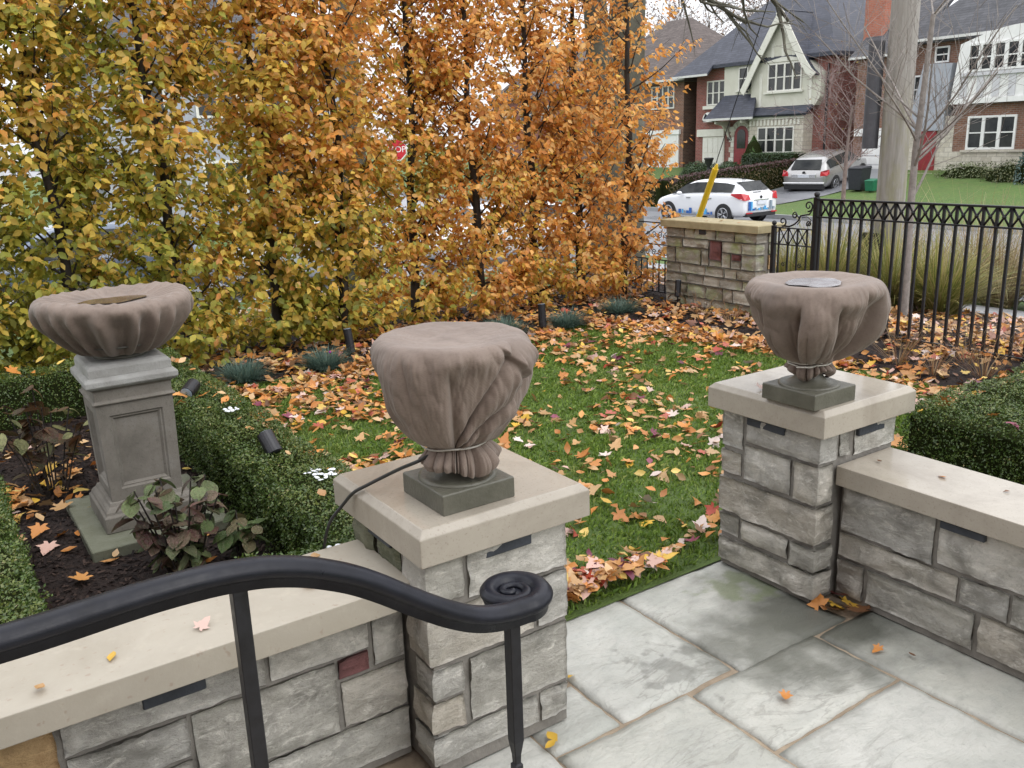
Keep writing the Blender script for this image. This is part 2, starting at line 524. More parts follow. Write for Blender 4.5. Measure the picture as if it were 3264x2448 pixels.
def ground_mat():
    t = NT('ground_turf'); t.coords(world=True)
    f = t.noise(0.6, 6, 0.65); f2 = t.noise(7, 6, 0.75); f3 = t.noise(26, 4, 0.7)
    c = t.ramp(f2, [(0.3, (0.040,0.085,0.014)), (0.5, (0.070,0.135,0.022)), (0.7, (0.10,0.17,0.035))])
    c = t.mix(t.rng(t.noise(1.7, 6, 0.7), 0.0, 0.6, 0.42, 0.66), c, (0.10,0.125,0.035))
    c = t.mix(t.rng(t.noise(3.3, 6, 0.75), 0.0, 0.6, 0.5, 0.7), c, (0.045,0.085,0.018))
    c = t.mix(t.rng(f, 0.0, 0.35, 0.5, 0.75), c, (0.15,0.15,0.04))
    c = t.mix(t.rng(f3, 0.0, 0.6, 0.55, 0.7), c, (0.055,0.10,0.018))
    c = t.mix(t.rng(t.noise(2.1, 7, 0.7), 0.0, 0.45, 0.45, 0.7), c, (0.06,0.11,0.025))
    c = t.mix(t.rng(t.noise(11, 5, 0.7), 0.0, 0.5, 0.55, 0.68), c, (0.17,0.15,0.05))
    t.col(c); t.bump(f3, 0.6, 0.03)
    return t.set(Roughness=0.85)
xs = sorted(set([-300, -120, -60, -30, -15, -8, -5] + [round(-4 + 0.6 * i, 2) for i in range(32)] + [15.0, 15.15, 18, 22, 25.8, 25.95] + [26.5 + 0.9 * i for i in range(14)] + [40, 46, 60, 100, 200, 500]))
ys = sorted(set([-200, -80, -30, -12, -5, -2] + [round(0.6 * i, 2) for i in range(29)] + [16.85, 17.0, 20, 23, 26.0, 26.15, 27, 30, 35, 40, 50, 70, 120, 250, 600]))
GV = [(x, y, gz(x, y)) for y in ys for x in xs]
nx = len(xs)
GF = [(j * nx + i, j * nx + i + 1, (j + 1) * nx + i + 1, (j + 1) * nx + i) for j in range(len(ys) - 1) for i in range(nx - 1)]
MAT['ground'] = ground_mat()
tag(mesh('ground', GV, GF, MAT['ground'], smooth=True), kind='structure')

def asphalt():
    t = NT('wet_asphalt'); t.coords(world=True)
    f = t.noise(0.9, 5); f2 = t.noise(90, 3, 0.7)
    c = t.ramp(f, [(0.3, (0.16,0.165,0.18)), (0.7, (0.22,0.225,0.24))])
    c = t.mix(t.rng(f2, 0.0, 0.35, 0.45, 0.7), c, (0.19,0.19,0.2))
    t.col(c); t.bump(f2, 0.3, 0.004)
    return t.set(Roughness=t.rng(f, 0.25, 0.5))
MAT['asphalt'] = asphalt()
MAT['concrete'] = plain('wet_concrete', (0.24,0.245,0.255), (0.33,0.335,0.345), 0.5, 3, 0.3, 60)
tag(mesh('road', [(15.15,-200,-0.735),(25.8,-200,-0.735),(25.8,600,-0.735),(15.15,600,-0.735)], [(0,1,2,3)], MAT['asphalt']), kind='structure')
tag(mesh('road', [(-300,17,-0.734),(15.15,17,-0.734),(15.15,26,-0.734),(-300,26,-0.734)], [(0,1,2,3)], MAT['asphalt']), kind='structure')
k = MB(); k.box(15.0,15.15,-100,16.85,-0.8,-0.58); k.box(15.0,15.15,26.15,300,-0.8,-0.58); k.box(-200,15.0,16.85,17.0,-0.8,-0.58); k.box(-200,15.0,26.0,26.15,-0.8,-0.58)
tag(k.build('kerb', MAT['concrete']), kind='structure')
k = MB(); k.box(25.8,25.95,-100,300,-0.8,-0.58)
tag(k.build('kerb', MAT['concrete']), kind='structure')
# pavement beyond the planting: slabs one by one along the fence side
pav = tag(mesh('pavement', [(12.15,-4,gz(12.15,0)+0.005),(13.75,-4,gz(13.75,0)+0.005),(13.75,16,gz(13.75,0)+0.005),(12.15,16,gz(12.15,0)+0.005)], [(0,1,2,3)], MAT['mortar']), kind='structure')
for i in range(13):
    y0 = -4 + i * 1.5
    s = MB()
    s.add([(12.16,y0+.01,gz(12.16,0)-.04),(13.74,y0+.01,gz(13.74,0)-.04),(13.74,y0+1.49,gz(13.74,0)-.04),(12.16,y0+1.49,gz(12.16,0)-.04),
           (12.16,y0+.01,gz(12.16,0)+.03),(13.74,y0+.01,gz(13.74,0)+.03),(13.74,y0+1.49,gz(13.74,0)+.03),(12.16,y0+1.49,gz(12.16,0)+.03)],
          [(0,3,2,1),(4,5,6,7),(0,1,5,4),(1,2,6,5),(2,3,7,6),(3,0,4,7)])
    s.build('paving_slab', MAT['concrete'], pav)
# far driveway with the silver car
tag(mesh('driveway', [(x, y, gz(x, 0) + 0.02) for x in (25.95, 29, 32, 35, 38.2) for y in (23.9, 27.4)], [(2*i, 2*i+1, 2*i+3, 2*i+2) for i in range(4)], MAT['asphalt']), kind='structure')

# ------------------------------------------------------------------ lawn and beds
def bed_s(x, y):
    """> 0 inside the planting bed round the lawn"""
    w = 0.10 * math.sin(1.7 * x + 0.4) + 0.06 * math.sin(3.9 * x + 1.1 * y)
    a, b, r = y - 8.25 + w, x - 7.30 + 0.7 * w, 0.9
    if a > -r and b > -r: return math.hypot(a + r, b + r) - r
    return max(a, b)

def lawn_mat():
    t = NT('lawn_soil'); t.coords(world=True)
    f = t.noise(9, 6, 0.7)
    t.col(t.ramp(f, [(0.3, (0.04,0.07,0.012)), (0.55, (0.075,0.12,0.022)), (0.75, (0.11,0.16,0.035))])); t.bump(t.noise(60, 4), 0.8, 0.02)
    return t.set(Roughness=0.85)
MAT['lawn'] = lawn_mat()
LV = [(x, y, 0.0) for (x, y) in ((1.75,3.0),(8.0,3.0),(8.0,8.9),(1.75,8.9))]
lawn = tag(mesh('lawn', LV + [(3.86,-2,0.0),(9.0,-2,0.0),(9.0,2.995,0.0),(3.86,2.995,0.0)], [(0,1,2,3),(4,5,6,7)], MAT['lawn']), kind='structure')

st = 0.09
bx_, by_ = np.arange(-4.0, 9.35, st), np.arange(3.1, 11.2, st)
idx, BV, BF = {}, [], []
for j, y in enumerate(by_):
    for i, x in enumerate(bx_):
        s = bed_s(x, y)
        if s > -0.1:
            z = -0.012 + 0.07 * sm(-0.02, 0.5, s) * (1 - 0.9 * sm(10.2, 11.0, y)) + 0.016 * fbm(x * 3, y * 3, 0) * sm(0, .3, s)
            idx[(i, j)] = len(BV); BV.append((x, y, z))
for (i, j) in list(idx):
    q = [(i, j), (i + 1, j), (i + 1, j + 1), (i, j + 1)]
    if all(p in idx for p in q): BF.append([idx[p] for p in q])
tag(mesh('mulch_bed', BV, BF, MAT['mulch'], smooth=True), kind='structure')
def bed_z(x, y):
    s = bed_s(x, y)
    return -0.012 + 0.07 * sm(-0.02, 0.5, s) * (1 - 0.9 * sm(10.2, 11.0, y)) + 0.016 * fbm(x * 3, y * 3, 0) * sm(0, .3, s) if s > -0.02 else 0.0
PV, PF = [], []
px_, py_ = np.arange(-2.2, 1.66, 0.1), np.arange(3.0, 8.31, 0.1)
for y in py_:
    for x in px_: PV.append((x, y, 0.012 + 0.02 * fbm(x * 2.5, y * 2.5, 5)))
for j in range(len(py_) - 1):
    for i in range(len(px_) - 1):
        a = j * len(px_) + i; PF.append((a, a + 1, a + 1 + len(px_), a + len(px_)))
tag(mesh('mulch_bed', PV, PF, MAT['mulch'], smooth=True), kind='structure')
def pbed_z(x, y): return 0.012 + 0.02 * fbm(x * 2.5, y * 2.5, 5)
sxs = [9.2, 9.6, 10, 10.4, 10.8, 11.2, 11.6, 12.14]; sys_ = [-1, 1, 3, 5, 7, 9, 10.5, 11.9]
def soil_z(x, y): return gz(x, min(y, 11.9)) + .022
tag(mesh('soil_bed', [(x, y, soil_z(x, y)) for y in sys_ for x in sxs], [(j*8+i, j*8+i+1, j*8+i+9, j*8+i+8) for j in range(7) for i in range(7)], MAT['soil']), kind='structure')

# ------------------------------------------------------------------ patio of flagstones
patio = tag(mesh('patio', [(-1.0,-0.5,-0.022),(3.6,-0.5,-0.022),(3.6,3.035,-0.022),(-1.0,3.035,-0.022),(-1.0,3.035,-0.12),(3.6,3.035,-0.12)], [(0,1,2,3),(3,2,5,4)], MAT['mortar_tan']), kind='structure')
def flagstone(x0, x1, y0, y1, seed):
    g = 0.0085
    x0 += g; x1 -= g; y0 += g; y1 -= g
    n, m = max(4, int((x1 - x0) / 0.035)), max(4, int((y1 - y0) / 0.035))
    V, F = [], []
    for j in range(m + 1):
        for i in range(n + 1):
            u, v = i / n, j / m
            x, y = x0 + (x1 - x0) * u, y0 + (y1 - y0) * v
            e = min(u * (x1 - x0), (1 - u) * (x1 - x0), v * (y1 - y0), (1 - v) * (y1 - y0))
            if e < 1e-6:                                   # ragged edges
                if i in (0, n): x += 0.006 * fbm(y * 9, seed, i) + 0.004 * fbm(y * 30, seed, i)
                if j in (0, m): y += 0.006 * fbm(x * 9, seed, j + 9) + 0.004 * fbm(x * 30, seed, j + 9)
            h = fbm(x * 3.2, y * 6.0, seed * 3.1)
            z = 0.0035 * math.floor(h * 4) / 4 * 4 * 0.55 + 0.0016 * fbm(x * 22, y * 22, seed)
            z -= 0.009 * (1 - sm(0, 0.016, e)) + 0.006
            V.append((x, y, z))
    for j in range(m):
        for i in range(n):
            a = j * (n + 1) + i; F.append((a, a + 1, a + n + 2, a + n + 1))
    rim = [i for i in range(n + 1)] + [j * (n + 1) + n for j in range(1, m + 1)] + [m * (n + 1) + i for i in range(n - 1, -1, -1)] + [j * (n + 1) for j in range(m - 1, 0, -1)]
    o = len(V)
    for r in rim: V.append((V[r][0], V[r][1], -0.05))
    for a in range(len(rim)):
        b = (a + 1) % len(rim)
        F.append((rim[b], rim[a], o + a, o + b))
    return mesh('flagstone', V, F, MAT['flag'], patio, smooth=True)
FL = [(1.99,2.622,2.272,3.05),(2.622,3.36,2.232,3.04),(1.66,1.99,2.272,2.60),(2.337,3.115,1.812,2.255),(1.66,2.337,1.42,2.272),(3.115,3.56,1.28,2.232),
      (2.337,3.115,1.05,1.812),(1.05,1.66,1.9,2.46),(0.3,1.05,1.9,2.66),(1.05,1.66,1.1,1.9),(1.66,2.337,0.6,1.42),(3.115,3.56,0.3,1.28),(2.337,3.115,0.3,1.05),(-0.6,0.3,2.0,2.66)]
for i, f in enumerate(FL): flagstone(*f, 3.7 * i + 1.3)

# ------------------------------------------------------------------ rock-faced masonry
def stone(parent, faces, z0, z1, mat, seed, cell=0.018, amp=1.35):
    """faces: list of (axis, plane, u0, u1, corner) - axis 'x' faces -x with u along y, 'y' faces -y with u along x;
    corner: 0 none, -1 the u0 end is a corner shared with the other face (both faces of a corner stone carry it)"""
    rs = random.Random(seed)
    g = 0.004
    z0 += g; z1 -= g
    dcb = rs.uniform(0.008, 0.018) * amp
    def dc(v):
        e = min(v - z0, z1 - v)
        return min(dcb, -0.003 + e * 0.9) + 0.005 * amp * fbm(v * 16, seed, 3)
    V, F = [], []
    for fi, (ax, pl, u0, u1, corner) in enumerate(faces):
        a0 = u0 if corner == -1 else u0 + g
        a1 = u1 - g
        W, H = a1 - a0, z1 - z0
        n, m = max(3, int(W / cell)), max(3, int(H / cell))
        top = rs.uniform(0.012, 0.026) * amp
        ks = [rs.uniform(0.5, 1.6) for _ in range(4)]
        cuts = [(rs.uniform(a0, a1), rs.uniform(z0, z1), rs.uniform(-0.16, 0.16), rs.uniform(-0.22, 0.22), rs.uniform(0.003, 0.018) * amp) for _ in range(rs.randint(2, 4) + int(W * 3))]
        o = len(V)
        for j in range(m + 1):
            for i in range(n + 1):
                u, v = a0 + W * i / n, z0 + H * j / m
                X, Y = (pl, u) if ax == 'x' else (u, pl)
                d = min(top, -0.003 + (a1 - u) * ks[0], -0.003 + (v - z0) * ks[1], -0.003 + (z1 - v) * ks[2])
                if corner != -1: d = min(d, -0.003 + (u - a0) * ks[3])
                for (cu, cv, ca, cb, ch) in cuts: d = min(d, max(0.0, ch + (u - cu) * ca + (v - cv) * cb))
                d += (0.013 * fbm(X * 9 + seed, Y * 9, v * 12, 4) + 0.003 * fbm(X * 40, Y * 40, v * 40 + seed, 3)) * amp
                d = max(d, -0.004)
                if corner == -1:
                    w = 1 - sm(0, 0.05, u - a0)
                    d = d * (1 - w) + dc(v) * w
                du, dv = 0.0, 0.0
                edge = (i == n or (i == 0 and corner != -1) or j in (0, m))
                if edge:
                    du = 0.004 * fbm(u * 21, v * 21, seed) ; dv = 0.004 * fbm(u * 21, v * 21, seed + 7)
                if corner == -1 and i == 0: du = -dc(v)
                if ax == 'x': V.append((pl - d, u + du, v + dv))
                else: V.append((u + du, pl - d, v + dv))
        for j in range(m):
            for i in range(n):
                a = o + j * (n + 1) + i
                q = (a, a + 1, a + n + 2, a + n + 1)
                F.append(q if ax == 'y' else q[::-1])
        def skirt(ids):
            oo = len(V)
            for q in ids:
                x, y, z = V[q]
                V.append((x + 0.06, y, z) if ax == 'x' else (x, y + 0.06, z))
            for a in range(len(ids) - 1):
                q = (ids[a], ids[a + 1], oo + a + 1, oo + a)
                F.append(q if ax == 'x' else q[::-1])
        skirt([o + i for i in range(n + 1)][::-1]); skirt([o + m * (n + 1) + i for i in range(n + 1)])
        skirt([o + j * (n + 1) + n for j in range(m + 1)][::-1])
        if corner != -1: skirt([o + j * (n + 1) for j in range(m + 1)])
    return mesh('stone', V, F, MAT[mat], parent, smooth=True)

def chip(parent, ax, pl, u0, u1, z0, z1):
    b = MB()
    if ax == 'x': b.box(pl - 0.010, pl + 0.03, u0, u1, z0, z1)
    else: b.box(u0, u1, pl - 0.010, pl + 0.03, z0, z1)
    return b.build('slate_chip', MAT['slate'], parent, bevel=0.004)

def cap_block(parent, x0, x1, y0, y1, z0, z1, ch, mat, name='cap', cz=None):
    """coping block; ch is the chamfer width round the top, cz its height"""
    cz = ch if cz is None else cz
    V = []
    def ring(i, z):
        return [(x0 + i, y0 + i, z), (x1 - i, y0 + i, z), (x1 - i, y1 - i, z), (x0 + i, y1 - i, z)]
    b = MB(); rings = [ring(0, z0), ring(0, z1 - cz), ring(ch, z1)] if ch else [ring(0, z0), ring(0, z1)]
    V = [p for r in rings for p in r]; F = [(3, 2, 1, 0)]
    for k in range(len(rings) - 1):
        for i in range(4):
            F.append((k * 4 + i, k * 4 + (i + 1) % 4, k * 4 + 4 + (i + 1) % 4, k * 4 + 4 + i))
    F.append(tuple(range(len(V) - 4, len(V))))
    b.add(V, F)
    return b.build(name, mat, parent, bevel=0.0035, bseg=2)

# the pier with the nearer urn
pm = thing('stone_pier', 'grey limestone pier with a square coping where the handrail scroll ends', 'pier', (1.54, 2.705, 0), group='stone piers at the patio opening')
MB().box(1.252, 1.825, 2.419, 3.0, 0, 0.865).build('mortar_core', MAT['mortar'], pm)
Y, X = ('y', 2.41), ('x', 1.245)
S1 = [([(*Y,1.245,1.39,-1), (*X,2.41,2.60,-1)], .685,.868,'stone'), ([(*Y,1.40,1.835,0)], .668,.868,'stone'),
      ([(*Y,1.24,1.68,-1), ('x',1.24,2.41,2.58,-1)], .452,.660,'stone'), ([(*Y,1.69,1.835,0)], .452,.656,'stone'),
      ([(*Y,1.245,1.372,-1), (*X,2.41,2.55,-1)], .316,.440,'stone'), ([(*Y,1.238,1.368,-1), ('x',1.238,2.41,2.57,-1)], .184,.310,'stone'),
      ([(*Y,1.388,1.832,0)], .184,.442,'stone'), ([(*Y,1.235,1.685,-1), ('x',1.235,2.41,2.56,-1)], .052,.176,'stone'), ([(*Y,1.695,1.828,0)], .045,.176,'stone'),
      ([(*X,2.61,2.80,0)], .72,.866,'stone_moss'), ([(*X,2.81,2.99,0)], .72,.866,'stone_moss')]
for i, (f, z0, z1, mt) in enumerate(S1): stone(pm, f, z0, z1, mt, 11 + i * 7)
chip(pm, 'y', 2.404, 1.47, 1.665, .808, .858); chip(pm, 'x', 1.24, 2.66, 2.84, .815, .858)
cap_block(pm, 1.20, 1.905, 2.36, 3.065, .864, .990, .024, MAT['cap'])

pr = thing('stone_pier', 'grey limestone pier between the lawn opening and the low wall on its right', 'pier', (3.595, 2.705, 0), group='stone piers at the patio opening')
MB().box(3.308, 3.88, 2.419, 2.99, 0, 0.865).build('mortar_core', MAT['mortar'], pr)
Y, X = ('y', 2.41), ('x', 3.30)
S2 = [([(*X,2.862,3.005,0)], .66,.868,'stone'), ([(*X,2.41,2.848,-1), ('y',2.41,3.30,3.442,-1)], .712,.868,'stone'),
      ([(*X,2.868,3.003,0)], .518,.646,'stone'), ([(*X,2.562,2.855,0)], .512,.702,'stone'), ([(*X,2.41,2.550,-1), ('y',2.41,3.30,3.42,-1)], .504,.704,'stone'),
      ([('x',3.292,2.405,3.01,-1), ('y',2.405,3.292,3.43,-1)], .306,.497,'stone'),
      ([(*X,2.868,3.003,0)], .178,.294,'stone'), ([(*X,2.556,2.857,0)], .176,.292,'stone'), ([('x',3.292,2.40,2.545,-1), ('y',2.40,3.292,3.43,-1)], .166,.290,'stone'),
      ([('x',3.29,2.395,3.0,-1), ('y',2.395,3.29,3.43,-1)], .028,.162,'stone'),
      ([(*Y,3.45,3.522,0)], .722,.868,'stone'), ([(*Y,3.562,3.895,0)], .70,.868,'stone')]
for i, (f, z0, z1, mt) in enumerate(S2): stone(pr, f, z0, z1, mt, 211 + i * 7)
chip(pr, 'x', 3.292, 2.60, 2.83, .812, .858); chip(pr, 'y', 2.404, 3.575, 3.775, .80, .858)
cap_block(pr, 3.25, 3.955, 2.355, 3.06, .864, .990, .024, MAT['cap'])

# low wall on the left, behind the handrail
wl_ = thing('low_stone_wall', 'low grey stone wall with a long coping behind the black handrail', 'wall', (0.2, 2.75, 0), group='low patio walls')
MB().box(-2.2, 1.236, 2.610, 2.92, 0, 0.648).build('mortar_core', MAT['mortar'], wl_)
Y = ('y', 2.60)
S3 = [((-.05,.106),.46,.65,'stone_ochre'), ((.116,.730),.497,.65,'stone'), ((.740,1.100),.498,.65,'stone'), ((1.110,1.236),.418,.65,'stone'),
      ((.974,1.096),.412,.492,'stone_red'), ((.477,.968),.214,.490,'stone'), ((.117,.470),.340,.490,'stone'), ((.117,.470),.20,.334,'stone'),
      ((.980,1.232),.218,.404,'stone'), ((.685,1.236),.030,.212,'stone'), ((.20,.678),.030,.208,'stone'), ((-.30,.107),.26,.454,'stone'),
      ((-.34,.193),.03,.25,'stone'), ((-.62,-.057),.46,.65,'stone'), ((-.85,-.31),.26,.454,'stone')]
for i, (u, z0, z1, mt) in enumerate(S3): stone(wl_, [(*Y, u[0], u[1], 0)], z0, z1, mt, 411 + i * 7)
chip(wl_, 'y', 2.592, .345, .535, .572, .640)
cap_block(wl_, -2.2, 1.243, 2.51, 2.95, .652, .747, 0, MAT['coping'], 'coping')

# low wall on the right
wr = thing('low_stone_wall', 'low grey stone wall with pinkish coping running from the right pier beside a box hedge', 'wall', (3.64, 1.2, 0), group='low patio walls')
MB().box(3.480, 3.81, -1.2, 2.40, 0, 0.586).build('mortar_core', MAT['mortar'], wr)
X = ('x', 3.47)
S4 = [((1.922,2.388),.352,.590,'stone'), ((1.30,1.906),.366,.590,'stone'), ((1.800,2.395),.218,.344,'stone'), ((2.246,2.392),.025,.208,'stone'),
      ((1.712,2.230),.030,.208,'stone'), ((1.582,1.790),.218,.352,'stone'), ((1.20,1.694),.035,.212,'stone'), ((1.10,1.573),.222,.358,'stone'), ((.7,1.29),.366,.59,'stone'), ((.7,1.19),.03,.21,'stone')]
for i, (u, z0, z1, mt) in enumerate(S4): stone(wr, [(*X, u[0], u[1], 0)], z0, z1, mt, 611 + i * 7)
chip(wr, 'x', 3.460, 1.70, 1.895, .545, .582)
cap_block(wr, 3.43, 3.85, -1.2, 2.406, .589, .685, 0, MAT['cap'], 'coping')

# far wall by the iron fence
wf = thing('garden_wall', 'mossy stone garden wall with one dark red stone beside the iron fence', 'wall', (8.55, 7.95, 0))
MB().box(8.425, 8.80, 7.225, 8.74, -0.1, 1.055).build('mortar_core', MAT['mortar'], wf)
rs = random.Random(5)
RED = (7.76, 7.96, .69, .91)
def far_course(z0, z1, splits, mats=None, wrap=None):
    for i in range(len(splits) - 1):
        u0, u1 = splits[i], splits[i + 1]
        mt = (mats or {}).get(i, 'stone_far')
        if i == 0: stone(wf, [('x',8.41,7.21,u1,-1), ('y',7.21,8.41,8.41+(wrap or .16),-1)], z0, z1, mt, rs.randint(1,9999), cell=0.035, amp=2.2)
        else: stone(wf, [('x',8.41,u0,u1,0)], z0, z1, mt, rs.randint(1,9999), cell=0.035, amp=2.2)
far_course(.93,1.055,[7.21,7.55,7.86,8.22,8.40,8.74], wrap=.2)
far_course(.79,.922,[7.21,7.43,7.752]); far_course(.60,.782,[7.21,7.43]); 
stone(wf, [('x',8.41,7.44,7.60,0)], .70,.782,'stone_red',71,.035,2.2); stone(wf, [('x',8.41,7.44,7.60,0)], .60,.692,'stone_far',72,.035,2.2); stone(wf, [('x',8.41,7.61,7.752,0)], .60,.782,'stone_far',73,.035,2.2)
stone(wf, [('x',8.41,7.76,7.96,0)], .68,.922,'stone_red',74,.035,2.2); stone(wf, [('x',8.41,7.76,7.96,0)], .60,.672,'stone_far',75,.035,2.2)
stone(wf, [('x',8.41,7.97,8.44,0)], .815,.922,'stone_far',76,.035,2.2); stone(wf, [('x',8.41,8.45,8.74,0)], .80,.922,'stone_far',77,.035,2.2)
stone(wf, [('x',8.41,7.97,8.10,0)], .60,.807,'stone_far',78,.035,2.2); stone(wf, [('x',8.41,8.11,8.56,0)], .60,.807,'stone_far',79,.035,2.2); stone(wf, [('x',8.41,8.57,8.74,0)], .60,.792,'stone_far',80,.035,2.2)
far_course(.47,.592,[7.21,7.50,7.70,8.02,8.47,8.74], None, .2); far_course(.34,.462,[7.21,7.40,7.78,8.05,8.35,8.74], None, .15)
far_course(.17,.332,[7.21,7.55,7.72,8.0,8.34,8.74], None, .22); far_course(.02,.162,[7.21,7.45,7.9,8.2,8.36,8.74], None, .16)
for (y0_, y1_, z0_, z1_, mt) in ((8.57,8.73,.93,1.05,'stone_far'),): pass
for zz0, zz1 in ((.93,1.055),(.79,.922),(.60,.782),(.47,.592),(.34,.462),(.17,.332),(.02,.162)):
    stone(wf, [('y',7.21,8.64,8.79,0)], zz0, zz1, 'stone_ochre' if zz0 == .60 else 'stone_far', rs.randint(1,9999), cell=0.035, amp=2.2)
chip(wf, 'x', 8.40, 8.02, 8.14, .99, 1.05)
cap_block(wf, 8.35, 8.86, 7.14, 8.80, 1.058, 1.154, 0.01, MAT['coping_far'], 'coping')

# the house behind the porch steps: it stands to the left of the camera and shades that side
ph_ = thing('porch_house', 'brick house front behind the porch steps', 'house', (-3.2, -2.0, 0))
MB().box(-3.6, -2.6, -9.0, 2.45, -.2, 7.2).build('wall', MAT['stone_red'], ph_)
MB().box(-3.8, -2.3, -9.3, 2.7, 7.2, 7.5).build('eaves', MAT['white'], ph_)
# ------------------------------------------------------------------ burlap-wrapped urns
def interp_profile(prof, n):
    """resample (r,z) polyline smoothly"""
    P = np.array(prof); d = np.r_[0, np.cumsum(np.hypot(*np.diff(P, axis=0).T))]
    t = np.linspace(0, d[-1], n)
    def cr(vals):
        out = []
        for x in t:
            i = min(len(d) - 2, max(0, int(np.searchsorted(d, x) - 1)))
            p0, p1, p2, p3 = vals[max(0, i - 1)], vals[i], vals[i + 1], vals[min(len(d) - 1, i + 2)]
            u = (x - d[i]) / max(1e-9, d[i + 1] - d[i])
            out.append(0.5 * (2 * p1 + (p2 - p0) * u + (2 * p0 - 5 * p1 + 4 * p2 - p3) * u * u + (3 * p1 - p0 - 3 * p2 + p3) * u ** 3))
        return np.array(out)
    return cr(P[:, 0]), cr(P[:, 1])

def cloth(name, parent, c, prof, fold, nz=90, nt=220, flat=0):
    rr, zz = interp_profile(prof, nz)
    V, F = [], []
    for i in range(nz):
        for k in range(nt):
            th = 2 * math.pi * k / nt - math.pi
            r, z = fold(th, max(0.0, rr[i]), zz[i])
            V.append((c[0] + r * math.cos(th), c[1] + r * math.sin(th), z))
    for i in range(nz - 1):
        for k in range(nt):
            k2 = (k + 1) % nt
            F.append((i * nt + k, (i + 1) * nt + k, (i + 1) * nt + k2, i * nt + k2))
    F.append(tuple(range(nt)))
    o = mesh(name, V, F, MAT['burlap'], parent, smooth=True)
    return o

def ridge(x, sharp=2.0):
    return (0.5 + 0.5 * math.cos(x)) ** sharp

def win(th, a, b, s=0.25):
    return sm(a - s, a + s, th) * (1 - sm(b - s, b + s, th))

def urn_base(u, x0, x1, y0, y1, c):
    cap_block(u, x0, x1, y0, y1, .990, 1.066, 0.004, MAT['urn'], 'plinth')
    MB().lathe([(0.138,1.060),(0.140,1.071),(0.128,1.076),(0.120,1.074),(0.098,1.078),(0.074,1.092),(0.058,1.115),(0.055,1.15),(0.07,1.19)], (c[0], c[1], 0), 40).build('foot', MAT['urn'], u, smooth=True)

def cord(parent, c, z, r, turns=1, wob=0.006, rad=0.0032, ends=()):
    b = MB()
    for t in range(turns):
        pts = [(c[0] + (r + 0.002 * t) * math.cos(a), c[1] + (r + 0.002 * t) * math.sin(a), z + t * 0.007 + wob * math.sin(a * 1.0 + 2.2 + t) + 0.002 * math.sin(5 * a)) for a in np.linspace(0, 2 * math.pi, 49)]
        b.tube(pts, rad, 6)
    for e in ends: b.tube(e, rad * 0.8, 5)
    return b.build('tie_cord', MAT['cord'], parent, smooth=True)

# nearer urn
C1 = (1.477, 2.577)
u1 = thing('wrapped_urn', 'urn wrapped in brown burlap with a diagonal twist, on the pier by the handrail', 'urn', (C1[0], C1[1], .99), group='burlap wrapped urns on piers')
urn_base(u1, 1.332, 1.623, 2.432, 2.723, C1)
def folds(seed, n, dmin, dmax, slope, wide=(.28, .5)):
    """irregular overlapping pleats: each drops sharply on one side and rises slowly on the other"""
    rs = random.Random(seed); L = []
    for i in range(n):
        L.append((-math.pi + 2 * math.pi * (i + rs.uniform(-.34, .34)) / n, rs.uniform(dmin, dmax), rs.uniform(-slope, slope), rs.uniform(*wide), rs.uniform(.018, .045), rs.choice((-1, 1)), rs.uniform(0, .06)))
    def g(th, z, top):
        o = 0.0
        for (c, d, s, w1, w2, sg, late) in L:
            q = (th - c - s * (top - z) + 3 * math.pi) % (2 * math.pi) - math.pi
            q *= sg
            st_ = sm(top - late, top - late - .09, z)
            if -.4 < q < 1.6: o -= d * st_ * (math.exp(-q / w1) if q > 0 else math.exp(q / w2))
        return o
    return g
def wrinkle(th, z, k=1.0):
    a = fbm(math.cos(th) * 5 * k, math.sin(th) * 5 * k, z * 7 * k, 3); b_ = fbm(math.cos(th) * 11, math.sin(th) * 11, z * 5 + 4, 2)
    c_ = fbm(math.cos(th) * 1.9 * k + 3, math.sin(th) * 1.9 * k, z * 3.2 * k, 2)
    return 0.030 * abs(c_) + 0.010 * abs(a) + 0.004 * abs(b_) - .006
def pan(x):
    """broad panel between sharp valleys"""
    return abs(math.sin(x / 2)) ** 0.42
FO1 = folds(3, 8, .026, .055, .5, (.3, .55))
FO2 = folds(8, 12, .055, .125, .55, (.20, .40))
